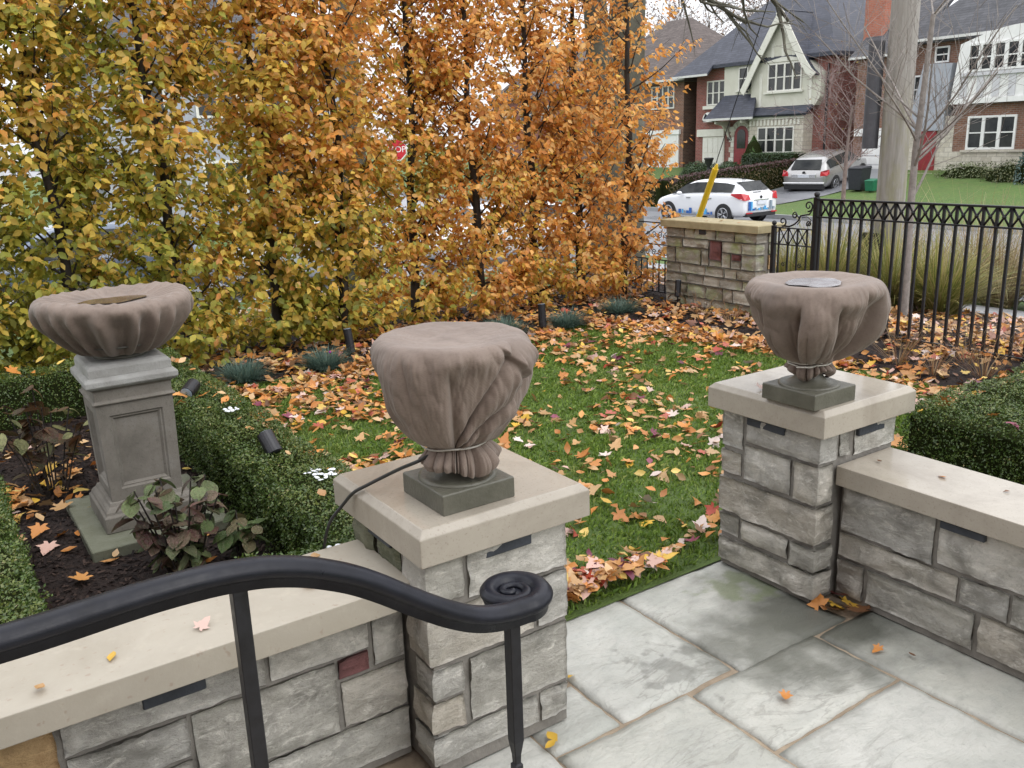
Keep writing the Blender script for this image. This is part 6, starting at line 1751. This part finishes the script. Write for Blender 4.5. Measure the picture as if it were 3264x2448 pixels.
# ------------------------------------------------------------------ hedges and shrubs across the street
def leafy(name, label, cat, c, r, n, pal, size, seed, shape='ell', group=None):
    rng = np.random.default_rng(seed); t = thing(name, label, cat, c, group=group)
    if shape == 'ell':
        d = rng.normal(0, 1, (n, 3)); d /= np.linalg.norm(d, axis=1, keepdims=True); d[:, 2] = np.abs(d[:, 2])
        nzv = np.array([fbm(*(v * 2.2 + seed), 3) for v in d])
        P = np.array(c) + d * np.array(r) * (1 + .28 * nzv - .12 * rng.random(n))[:, None]
        MB().sphere((c[0], c[1], c[2]), 1, 14, 8).build('inner_twigs', MAT['dark_core'], t)
        o = t.children[0]
        for v in o.data.vertices: v.co = Vector((c[0] + (v.co.x - c[0]) * r[0] * .82, c[1] + (v.co.y - c[1]) * r[1] * .82, c[2] + max(-.1, (v.co.z - c[2])) * r[2] * .82))
    elif shape == 'cone':
        u = rng.random(n); a = rng.uniform(0, 6.283, n); rad = (1 - u ** 1.6) * (1 + .12 * np.sin(3 * a + 5 * u))
        d = np.stack([np.cos(a), np.sin(a), np.full(n, .35)], 1)
        P = np.stack([c[0] + r[0] * rad * np.cos(a), c[1] + r[1] * rad * np.sin(a), c[2] + r[2] * u], 1)
        MB().lathe([(r[0] * .85, 0), (r[0] * .8, r[2] * .4), (r[0] * .5, r[2] * .75), (.02, r[2] * .97)], c, 14).build('inner_twigs', MAT['dark_core'], t)
    x, y, z = axes_from(d + rng.normal(0, .5, (n, 3)), rng.normal(0, 1, (n, 3)))
    cols = np.array(pal)[rng.integers(0, len(pal), n)] * rng.uniform(.7, 1.25, (n, 1))
    Q = np.array([(0,0,0),(.3,.45,.06),(0,1,0),(-.3,.45,.06)])
    tag(link('foliage', leaf_mesh('foliage', Q, np.array([(0,1,2,3)]), P, x, y, z, rng.uniform(.6, 1.2, n) * size, cols, MAT['box_leaf']), t), kind='stuff')
    return t
EVG = [(.045,.085,.03),(.065,.11,.04),(.03,.06,.025)]
leafy('round_shrub', 'round evergreen shrub in front of the cream garage door, left one', 'shrub', (36.6, 35.6, .1), (1.0, 1.15, .75), 2600, EVG, .09, 1)
leafy('round_shrub', 'round evergreen shrub in front of the red arched door', 'shrub', (36.6, 33.4, .15), (.8, .85, .72), 2200, EVG, .09, 2)
leafy('conical_shrub', 'bright green conical shrub beside the red arched door', 'shrub', (37.0, 32.15, .4), (.62, .62, 1.72), 2600, [(.06,.13,.025),(.08,.16,.03),(.045,.10,.02)], .08, 3, 'cone')
def hedge_run(name, label, pts, w, pal_top, pal_side, n, size, seed):
    """clipped hedge along a polyline of (x, y, ground z, top z)"""
    rng = np.random.default_rng(seed); t = thing(name, label, 'hedge', pts[0][:3]); core = MB(); P, N, Cc = [], [], []
    for (x0, y0, g0, t0), (x1, y1, g1, t1) in zip(pts[:-1], pts[1:]):
        d = Vector((x1 - x0, y1 - y0, 0)); L = d.length; d.normalize(); s = Vector((-d.y, d.x, 0)) * w / 2; q = .9
        core.add([(x0-s.x*q,y0-s.y*q,g0-.1),(x1-s.x*q,y1-s.y*q,g1-.1),(x1+s.x*q,y1+s.y*q,g1-.1),(x0+s.x*q,y0+s.y*q,g0-.1),(x0-s.x*q,y0-s.y*q,t0-.06),(x1-s.x*q,y1-s.y*q,t1-.06),(x1+s.x*q,y1+s.y*q,t1-.06),(x0+s.x*q,y0+s.y*q,t0-.06)],
                 [(0,3,2,1),(4,5,6,7),(0,1,5,4),(1,2,6,5),(2,3,7,6),(3,0,4,7)])
        for k in range(int(n * L)):
            f = rng.random(); bx, by, g, tt = x0+(x1-x0)*f, y0+(y1-y0)*f, g0+(g1-g0)*f, t0+(t1-t0)*f
            m = rng.random()
            if m < .35:
                o = rng.uniform(-1, 1); P.append((bx + s.x*o, by + s.y*o, tt + .03*fbm(bx*3, by*3, 0, 2))); N.append((0,0,1)); Cc.append(pal_top[rng.integers(len(pal_top))])
            else:
                o = -1 if m < .7 else 1; v = rng.random(); nn = Vector((s.x*o, s.y*o, 0)).normalized()
                P.append((bx + s.x*o*1.02, by + s.y*o*1.02, g + (tt - g)*v)); N.append((nn.x, nn.y, .2)); Cc.append((pal_top if v > .82 else pal_side)[rng.integers(len(pal_side))])
    core.build('inner_twigs', MAT['dark_core'], t)
    P, N, Cc = np.array(P), np.array(N, float), np.array(Cc)
    x, y, z = axes_from(N + rng.normal(0, .45, P.shape), rng.normal(0, 1, P.shape)); nn = len(P)
    Q = np.array([(0,0,0),(.3,.45,.06),(0,1,0),(-.3,.45,.06)])
    tag(link('foliage', leaf_mesh('foliage', Q, np.array([(0,1,2,3)]), P, x, y, z, rng.uniform(.6, 1.2, nn) * size, Cc * rng.uniform(.7, 1.25, (nn, 1)), MAT['box_leaf']), t), kind='stuff')
BARB_T = [(.075,.030,.030),(.10,.040,.036),(.055,.024,.024)]; BARB_S = [(.10,.075,.03),(.075,.06,.022),(.13,.09,.035)]
hedge_run('barberry_hedge', 'long brown barberry hedge with purple top along the driveway', [(26.5,32.5,-.6,.42),(26.6,27.95,-.6,.48),(29.5,27.95,-.55,.72),(32.5,27.95,-.3,.88),(35.6,28.0,.05,1.02)], .8, BARB_T, BARB_S, 900, .075, 5)
hedge_run('yew_hedge', 'dark green clipped yew hedge below the bay window', [(36.6,32.2,.3,1.26),(36.6,28.9,.3,1.28)], .9, EVG, [(.025,.05,.02),(.035,.065,.028),(.02,.04,.018)], 1200, .07, 6)
leafy('grey_shrub', 'pale green flowering shrub at the foot of the half timbered house', 'shrub', (36.9, 20.6, .05), (.7, 1.5, .75), 1800, [(.16,.19,.09),(.22,.23,.12),(.10,.13,.05)], .08, 8)
leafy('grey_shrub', 'low green shrub in front of the pale stone base beside a blue green spruce', 'shrub', (36.4, 18.6, 0), (.8, 1.2, .9), 1800, [(.10,.12,.05),(.16,.16,.07),(.07,.09,.04)], .08, 9)
leafy('blue_spruce', 'blue green conical spruce beside the leaded window', 'tree', (36.2, 17.4, 0), (.8, .8, 2.6), 2600, [(.07,.12,.11),(.10,.16,.15)], .10, 10, 'cone')
for i, (x, y, h, sd, lb) in enumerate(((60, 60, 12, 1, 'pinkish grey tree rising in the gap between brown and slate roofs'), (63, 54, 13, 2, 'tall tree with sparse tan leaves behind the slate roof ridge'), (58, 66, 11, 3, 'grey tree behind the ridge of the brown grey roof'), (66, 48, 15, 4, 'tall bare tree directly behind the cream gable house'))):
    bare_tree('garden_tree', lb, (x, y, .4), h * .75, .35, plain(f'far_bark', (.11,.085,.075), (.17,.14,.13), .85), 200 + sd, [11, 7, 5], .75, 3, group='trees behind the far roofs', first=.3, twig=.03, leafc=([(.30,.20,.17),(.36,.25,.20),(.26,.17,.10)], .5, .28), nleaf=1500, len0=.4)

# ------------------------------------------------------------------ cars
MAT['tyre'] = plain('tyre_rubber', (.010,.010,.011), (.020,.020,.021), .8, 20)
MAT['rim'] = plain('alloy_rim', (.35,.36,.38), (.5,.51,.53), .3, 10, metallic=.8)
MAT['carglass'] = glass(); MAT['carglass'].node_tree.nodes['Principled BSDF'].inputs['Specular IOR Level'].default_value = .13; MAT['blackplastic'] = plain('black_bumper_plastic', (.012,.012,.013), (.022,.022,.024), .6, 20)
MAT['tail'] = plain('red_tail_lamp', (.42,.02,.03), (.55,.04,.05), .15, 8); MAT['plate'] = plain('number_plate', (.55,.58,.64), (.68,.70,.74), .4, 12)
MAT['chrome'] = plain('bright_trim', (.6,.6,.6), (.7,.7,.7), .2, 8, metallic=1)
def paint(name, c, metallic=0.0):
    t = NT(name); t.coords(); t.col(t.mix(t.rng(t.noise(2, 3), 0, .12), c, tuple(v * .8 for v in c)))
    return t.set(Roughness=.25, Metallic=metallic, Coat_Weight=.6, Coat_Roughness=.05)
def car(name, label, cat, loc, rz, body, st, wheels, wr, glass_rng, rear_i, front_i, ry=0.0, tails=None, extra=None, group=None):
    t = thing(name, label, cat, loc, rz, group); t.rotation_euler = (0, ry, rz)
    def sec(s):
        x, zb, be, to, hw, hr = s
        h = [(hw*.84, zb), (hw*.97, zb+.09), (hw, zb+.09+(be-zb-.09)*.45), (hw*.985, be-.07), (hw*.95, be), (hr*1.0, to-.035), (hr*.82, to), (hr*.4, to+.012)]
        return [(x, y, z) for y, z in h] + [(x, -y, z) for y, z in h[::-1]]
    S_ = [sec(s) for s in st]; n = len(S_[0]); V = [p for s in S_ for p in s]; F = []
    for i in range(len(S_) - 1):
        for k in range(n): F.append((i*n+k, (i+1)*n+k, (i+1)*n+(k+1)%n, i*n+(k+1)%n))
    F.append(tuple(range(n))); F.append(tuple(range(len(V)-n, len(V)))[::-1])
    o = mesh('body', V, F, body, t, True, True)
    m = o.modifiers.new('s', 'SUBSURF'); m.levels = 1; m.render_levels = 1
    def lerp(a, b, f): return Vector(a).lerp(Vector(b), f)
    for sgn in (0, 1):
        for g0, g1 in glass_rng:
            VV, FF = [], []
            for i in range(g0, g1 + 1):
                a, c = (S_[i][4], S_[i][5]) if sgn == 0 else (S_[i][n-5], S_[i][n-6])
                o_ = Vector((0, .022 if sgn == 0 else -.022, .01))
                lo, hi = (.12, .86)
                if i == g1 and g1 == glass_rng[-1][1]: hi = .25
                VV += [lerp(a, c, lo) + o_, lerp(a, c, hi) + o_]
            for i in range(g1 - g0): FF.append((2*i, 2*i+1, 2*i+3, 2*i+2))
            mesh('side_window', VV, FF, MAT['carglass'], t, True)
    def across(i0, i1, nm, f0, f1, up):
        a0, a1, b0, b1 = S_[i0][6], S_[i0][n-7], S_[i1][6], S_[i1][n-7]
        q = [lerp(a0, b0, f0), lerp(a1, b1, f0), lerp(a1, b1, f1), lerp(a0, b0, f1)]
        q = [p + Vector(up) for p in q]
        mesh(nm, q, [(0,1,2,3)], MAT['carglass'], t, True)
    across(rear_i[0], rear_i[1], 'rear_window', .06, .92, (-.03, 0, .025)); across(front_i[0], front_i[1], 'windscreen', .08, .92, (.03, 0, .025))
    hwm = max(s[4] for s in st)
    for x in wheels:
        for sg in (1, -1):
            y = sg * (hwm - .10)
            MB().tube([(x, sg*(hwm-.02), wr), (x, sg*(hwm+.006), wr)], wr * 1.14, 28).build('wheel_arch', MAT['blackplastic'], t, True)
            w = MB().tube([(x, sg*(hwm-.22), wr), (x, sg*(hwm-.02), wr), (x, sg*(hwm+.012), wr), (x, sg*(hwm+.016), wr)], [wr*.96, wr, wr*.95, wr*.72], 28).build('wheel', MAT['tyre'], t, True)
            MB().tube([(x, sg*(hwm+.010), wr), (x, sg*(hwm+.019), wr)], [wr*.70, wr*.66], 24).build('hub', MAT['blackplastic'], w, True)
            for k in range(10):
                a = 2 * math.pi * (k // 2) / 5 + (.14 if k % 2 else -.14); b_ = MB()
                b_.tube([(x + .04*math.cos(a), sg*(hwm+.022), wr + .04*math.sin(a)), (x + wr*.66*math.cos(a), sg*(hwm+.024), wr + wr*.66*math.sin(a))], .014, 6).build('spoke', MAT['rim'], w, True)
            MB().tube([(x + wr*.67*math.cos(a), sg*(hwm+.02), wr + wr*.67*math.sin(a)) for a in np.linspace(0, 6.283, 25)], .012, 5).build('rim', MAT['rim'], w, True)
    if extra: extra(t, st, hwm)
    return t
HATCH = [(-2.18,.36,.70,.73,.74,.66),(-2.12,.27,.93,.98,.84,.72),(-2.00,.23,1.00,1.09,.885,.68),(-1.60,.20,1.02,1.38,.905,.61),(-1.25,.19,1.02,1.44,.91,.60),(-.50,.18,.99,1.48,.91,.61),(.20,.18,.96,1.465,.91,.60),(.66,.18,.94,1.37,.91,.59),(1.30,.18,.93,.99,.90,.66),(1.82,.19,.84,.88,.88,.62),(2.08,.23,.70,.74,.80,.5),(2.18,.32,.55,.58,.66,.4)]
BL = [plain('decal_blue', (.02,.10,.36), (.03,.13,.42), .35), plain('decal_light_blue', (.08,.36,.68), (.10,.42,.74), .35), plain('decal_grey', (.20,.26,.31), (.26,.32,.38), .35)]
def hatch_extra(t, st, hw):
    for sg in (1, -1):
        MB().prism([(-2.17,sg*.56,.84),(-2.14,sg*.80,.80),(-1.98,sg*.91,.86),(-1.62,sg*.93,.99),(-1.66,sg*.92,1.03),(-2.02,sg*.87,1.05),(-2.13,sg*.62,1.0)], (-.03, sg*.012, .0)).build('tail_light', MAT['tail'], t, True)
        MB().sphere((.72, sg*.99, 1.0), .10, 10, 6, .7).build('mirror', t.children[0].data.materials[0], t, True, smooth=True)
        for x in (-.75, .25): MB().box(x, x + .20, sg*.918 - .012, sg*.918 + .012, .84, .87).build('door_handle', MAT['chrome'], t, True)
    MB().box(-2.20, -2.0, -.72, .72, .26, .40).build('rear_bumper', MAT['blackplastic'], t, True, bevel=.02)
    for sg in (1, -1): MB().box(-2.215, -2.19, sg*.62 - .14, sg*.62 + .14, .37, .41).build('reflector', MAT['tail'], t, True)
    MB().box(-2.225, -2.17, -.22, .22, .66, .79).build('number_plate', MAT['plate'], t, True); MB().box(-2.185, -2.14, -.36, .36, .80, .825).build('tailgate_trim', MAT['chrome'], t, True)
    MB().tube([(-2.17, 0, .90), (-2.14, 0, .90)], .05, 16).build('badge', MAT['blackplastic'], t, True)
    MB().box(-1.66, -1.52, -.56, .56, 1.375, 1.40).build('spoiler', t.children[0].data.materials[0], t, True, bevel=.01)
    MB().box(-2.07, -2.03, -.1, .28, 1.06, 1.075).build('rear_wiper', MAT['blackplastic'], t, True)
    MB().box(-1.45, -1.30, -.02, .02, 1.455, 1.50).build('antenna_fin', MAT['blackplastic'], t, True)
    rs = random.Random(4); x = -.80
    while x < .98:                                   # skyline of coloured bars along the sill
        w = rs.choice((.05, .07, .09, .12)); h = rs.choice((.04, .07, .10, .14, .20)); h = .36 if abs(x - .12) < .06 else h; h = .30 if abs(x + .36) < .05 else h
        for sg in (1, -1): MB().box(x, x + w, sg*(hw+.004) - .003, sg*(hw+.004) + .003, .30, .30 + h).build('decal_bar', BL[rs.randint(0, 2)], t, True)
        x += w + rs.choice((.02, .05, .08))
    y = -.62
    while y < .60:
        w = rs.choice((.05, .07, .09)); h = rs.choice((.04, .06, .09, .13)); h = .30 if abs(abs(y) - .52) < .08 else h
        MB().box(-2.222, -2.18, y, y + w, .47, .47 + h).build('decal_bar', BL[rs.randint(0, 2)], t, True); y += w + .03
    for sg in (1, -1): MB().box(-.62, -.50, sg*.912 - .006, sg*.912 + .006, .90, .93).box(-.62, -.50, sg*.916 - .006, sg*.916 + .006, .80, .83).build('decal_bar', BL[1], t, True)
car('parked_car', 'white hatchback with blue skyline bars parked at the far kerb', 'car', (24.12, 22.70, -.735), R(90), paint('white_car_paint', (.74,.75,.77)), HATCH, (-1.30, 1.35), .325, [(3, 5), (5, 8)], (2, 3), (8, 7), extra=hatch_extra)
SUVS = [(-2.36,.45,.82,.84,.80,.72),(-2.30,.34,1.00,1.04,.91,.80),(-2.18,.32,1.08,1.14,.94,.78),(-1.78,.30,1.12,1.60,.955,.68),(-1.40,.28,1.12,1.67,.96,.68),(-.60,.27,1.10,1.71,.96,.69),(.20,.27,1.08,1.70,.96,.68),(.62,.27,1.06,1.60,.96,.67),(1.35,.27,1.06,1.14,.95,.72),(1.95,.28,.98,1.03,.92,.68),(2.25,.32,.86,.90,.84,.55),(2.36,.42,.70,.72,.70,.45)]
def suv_extra(t, st, hw):
    for sg in (1, -1):
        MB().prism([(-2.32,sg*.68,.92),(-2.26,sg*.94,.92),(-2.08,sg*.975,.98),(-2.08,sg*.97,1.16),(-2.26,sg*.90,1.18),(-2.31,sg*.70,1.12)], (-.03, sg*.012, 0)).build('tail_light', MAT['tail'], t, True)
        MB().sphere((.70, sg*1.04, 1.14), .11, 10, 6, .8).build('mirror', t.children[0].data.materials[0], t, True, smooth=True)
        MB().tube([(-1.5, sg*.60, 1.72), (-1.3, sg*.60, 1.75), (.2, sg*.60, 1.77), (.4, sg*.60, 1.73)], .015, 6).build('roof_rail', MAT['chrome'], t, True)
    MB().box(-2.40, -2.2, -.85, .85, .30, .52).build('rear_bumper', MAT['blackplastic'], t, True, bevel=.03); MB().box(-2.42, -2.3, -.88, .88, .56, .64).build('bumper_trim', MAT['chrome'], t, True, bevel=.02)
    MB().box(-2.37, -2.33, -.52, .52, .84, 1.02).build('tailgate_panel', MAT['chrome'], t, True, bevel=.01); MB().box(-2.385, -2.36, -.24, .24, .86, .99).build('number_plate', MAT['plate'], t, True)
    MB().tube([(-2.36, 0, 1.08), (-2.30, 0, 1.08)], .06, 16).build('badge', MAT['blackplastic'], t, True); MB().box(-2.18, -2.12, -.05, .35, 1.16, 1.18).build('rear_wiper', MAT['blackplastic'], t, True)
suv = car('parked_car', 'silver crossover parked nose in on the far driveway', 'car', (35.15, 26.15, -.14), R(14), paint('silver_car_paint', (.34,.335,.33), .5), SUVS, (-1.42, 1.42), .37, [(3, 5), (5, 8)], (2, 3), (8, 7), ry=-.13, extra=suv_extra); suv.scale = (1.06, 1.06, .93)
car('parked_car', 'white car on the side street glimpsed through the orange hornbeams', 'car', (12.6, 19.2, -.735), R(180), paint('white_car_paint', (.70,.71,.73)), HATCH, (-1.30, 1.35), .325, [(3, 5), (5, 8)], (2, 3), (8, 7), extra=None, group='cars behind the hornbeams')
car('parked_car', 'blue grey car on the side street behind the olive green hornbeams', 'car', (2.6, 19.0, -.735), R(180), paint('dark_blue_paint', (.10,.13,.19)), SUVS, (-1.42, 1.42), .37, [(3, 5), (5, 8)], (2, 3), (8, 7), group='cars behind the hornbeams')
car('parked_car', 'pale silver car on the side street between two hornbeam trunks', 'car', (7.4, 19.1, -.735), R(180), paint('pale_silver_paint', (.5,.52,.55), .3), HATCH, (-1.30, 1.35), .325, [(3, 5), (5, 8)], (2, 3), (8, 7), group='cars behind the hornbeams')

# ------------------------------------------------------------------ street furniture
def pole_mat():
    t = NT('weathered_wood_pole'); t.coords(world=True)
    f = t.noise(3, 7, .65, stretch=(6, 6, .5))
    c = t.ramp(f, [(.3, (.20,.185,.165)), (.55, (.29,.27,.245)), (.75, (.36,.345,.32))])
    sx = t.n('ShaderNodeSeparateXYZ'); t.l(t.coords(), sx.inputs[0])
    g = t.math('MULTIPLY', t.rng(sx.outputs[2], 0.0, 1.0, 2.9, 2.2), t.rng(t.noise(2.2, 6, .7, 0, (3, 3, .8)), 0, .55, .44, .66))
    t.col(t.mix(g, c, (.20,.19,.06))); t.bump(f, .5, .02)
    return t.set(Roughness=.85)
up = thing('utility_pole', 'weathered wooden utility pole with moss behind the iron fence', 'pole', (12.0, 7.82, gz(12, 7.8)))
MB().tube([(12,7.82,-.6),(12,7.82,1),(12.01,7.83,3.5),(12.02,7.84,10.6)], [.205,.20,.19,.16], 20).build('pole', pole_mat(), up, smooth=True)
cd = MB().tube([(11.84,8.12,1.95),(11.84,8.12,3.42)], .11, 18).build('cable_guard', plain('dark_grey_guard', (.055,.055,.065), (.085,.085,.098), .5, 8), up)
MB().box(11.80, 11.95, 7.98, 8.2, 2.6, 2.63).build('strap', MAT['iron'], up)
MB().box(11.72, 11.80, 7.75, 8.1, -.4, .75).build('base_guard', MAT['bark_dark'], up)
gw = thing('guy_wire', 'bright yellow sleeve on the slanting guy wire beyond the mossy wall', 'wire guard', (12.0, 12.1, gz(12, 12.1)))
MB().tube([(12,12.13,-.4),(12,7.9,10.0)], .008, 6).build('wire', MAT['iron'], gw)
MAT['yellow'] = plain('yellow_plastic', (.62,.40,.01), (.72,.48,.02), .4, 8)
MB().tube([(12,12.10,-.32),(12,11.70,.64),(12,11.27,1.64)], [.055,.055,.055], 12).build('sleeve', MAT['yellow'], gw)
MB().tube([(12,11.275,1.62),(12,11.235,1.72)], [.05,.02], 10).build('sleeve_tip', MAT['yellow'], gw)
sg_ = thing('stop_sign', 'red octagonal stop sign half hidden behind the hornbeam leaves', 'sign', (15.3, 30.0, -.6))
MB().tube([(15.3,30.04,-.7),(15.3,30.04,2.45)], .03, 8).build('pole', MAT['chrome'], sg_)
nrm = Vector((-.42, -.9, 0)).normalized(); rt_ = Vector((.9, -.42, 0)).normalized()
def octo(r, d): return [Vector((15.3, 30.0, 2.08)) + nrm * d + rt_ * r * math.cos(R(22.5 + 45 * k)) + Vector((0, 0, 1)) * r * math.sin(R(22.5 + 45 * k)) for k in range(8)]
MB().prism(octo(.42, 0), nrm * .012).build('border', MAT['white'], sg_); MB().prism(octo(.385, .012), nrm * .006).build('face', plain('sign_red', (.45,.015,.025), (.5,.02,.03), .4), sg_)
tc = bpy.data.curves.new('lettering', 'FONT'); tc.body = 'STOP'; tc.size = .30; tc.extrude = .003; tc.align_x = 'CENTER'; tc.align_y = 'CENTER'
to = bpy.data.objects.new('lettering', tc); COL.objects.link(to)
dg = bpy.context.evaluated_depsgraph_get(); nm = bpy.data.meshes.new_from_object(to.evaluated_get(dg)); bpy.data.objects.remove(to)
nm.materials.append(MAT['white']); no = link('lettering', nm, sg_, True)
mw = Matrix((( rt_.x, 0, nrm.x, 15.3 + nrm.x * .022), (rt_.y, 0, nrm.y, 30.0 + nrm.y * .022), (0, 1, 0, 2.08), (0, 0, 0, 1)))
no.matrix_local = Matrix.Translation(-Vector(sg_.location)) @ mw
def bin_(label, x, y, w, h, mat, lid, group):
    z = gz(x, y); t = thing('wheelie_bin', label, 'bin', (x, y, z), group=group)
    V = [(x-w*.42,y-w*.42,z+.05),(x+w*.42,y-w*.42,z+.05),(x+w*.42,y+w*.42,z+.05),(x-w*.42,y+w*.42,z+.05),(x-w*.5,y-w*.5,z+h),(x+w*.5,y-w*.5,z+h),(x+w*.5,y+w*.5,z+h),(x-w*.5,y+w*.5,z+h)]
    MB().add(V, [(0,3,2,1),(4,5,6,7),(0,1,5,4),(1,2,6,5),(2,3,7,6),(3,0,4,7)]).build('body', mat, t, bevel=.02)
    MB().add([(x-w*.55,y-w*.53,z+h),(x+w*.53,y-w*.53,z+h),(x+w*.53,y+w*.53,z+h),(x-w*.55,y+w*.53,z+h),(x-w*.5,y-w*.48,z+h+.05),(x+w*.5,y-w*.48,z+h+.11),(x+w*.5,y+w*.48,z+h+.11),(x-w*.5,y+w*.48,z+h+.05)], [(0,3,2,1),(4,5,6,7),(0,1,5,4),(1,2,6,5),(2,3,7,6),(3,0,4,7)]).build('lid', lid, t, bevel=.015)
    for s in (-1, 1): MB().tube([(x+w*.45,y+s*w*.40,z+.1),(x+w*.45,y+s*w*.46,z+.1)], .1, 14).build('wheel', MAT['tyre'], t)
MAT['bin_black'] = plain('black_bin_plastic', (.018,.020,.026), (.030,.033,.04), .5, 10); MAT['bin_green'] = plain('green_bin_plastic', (.01,.12,.06), (.015,.16,.08), .5, 10)
bin_('black wheeled bin beside the silver crossover', 33.4, 23.3, .68, .92, MAT['bin_black'], MAT['bin_black'], 'bins on the driveway'); bin_('small green bin next to the black wheeled bin', 33.2, 22.55, .42, .44, MAT['bin_green'], MAT['bin_green'], 'bins on the driveway')
ur = thing('black_urn', 'black urn among the evergreen shrubs in front of the cream garage door', 'urn', (36.0, 34.3, .25))
MB().lathe([(.12,.0),(.13,.08),(.07,.16),(.10,.3),(.2,.5),(.22,.62),(.26,.66),(.26,.72),(.2,.74)], (36.0, 34.3, .35), 20).build('bowl', MAT['blackplastic'], ur, smooth=True)
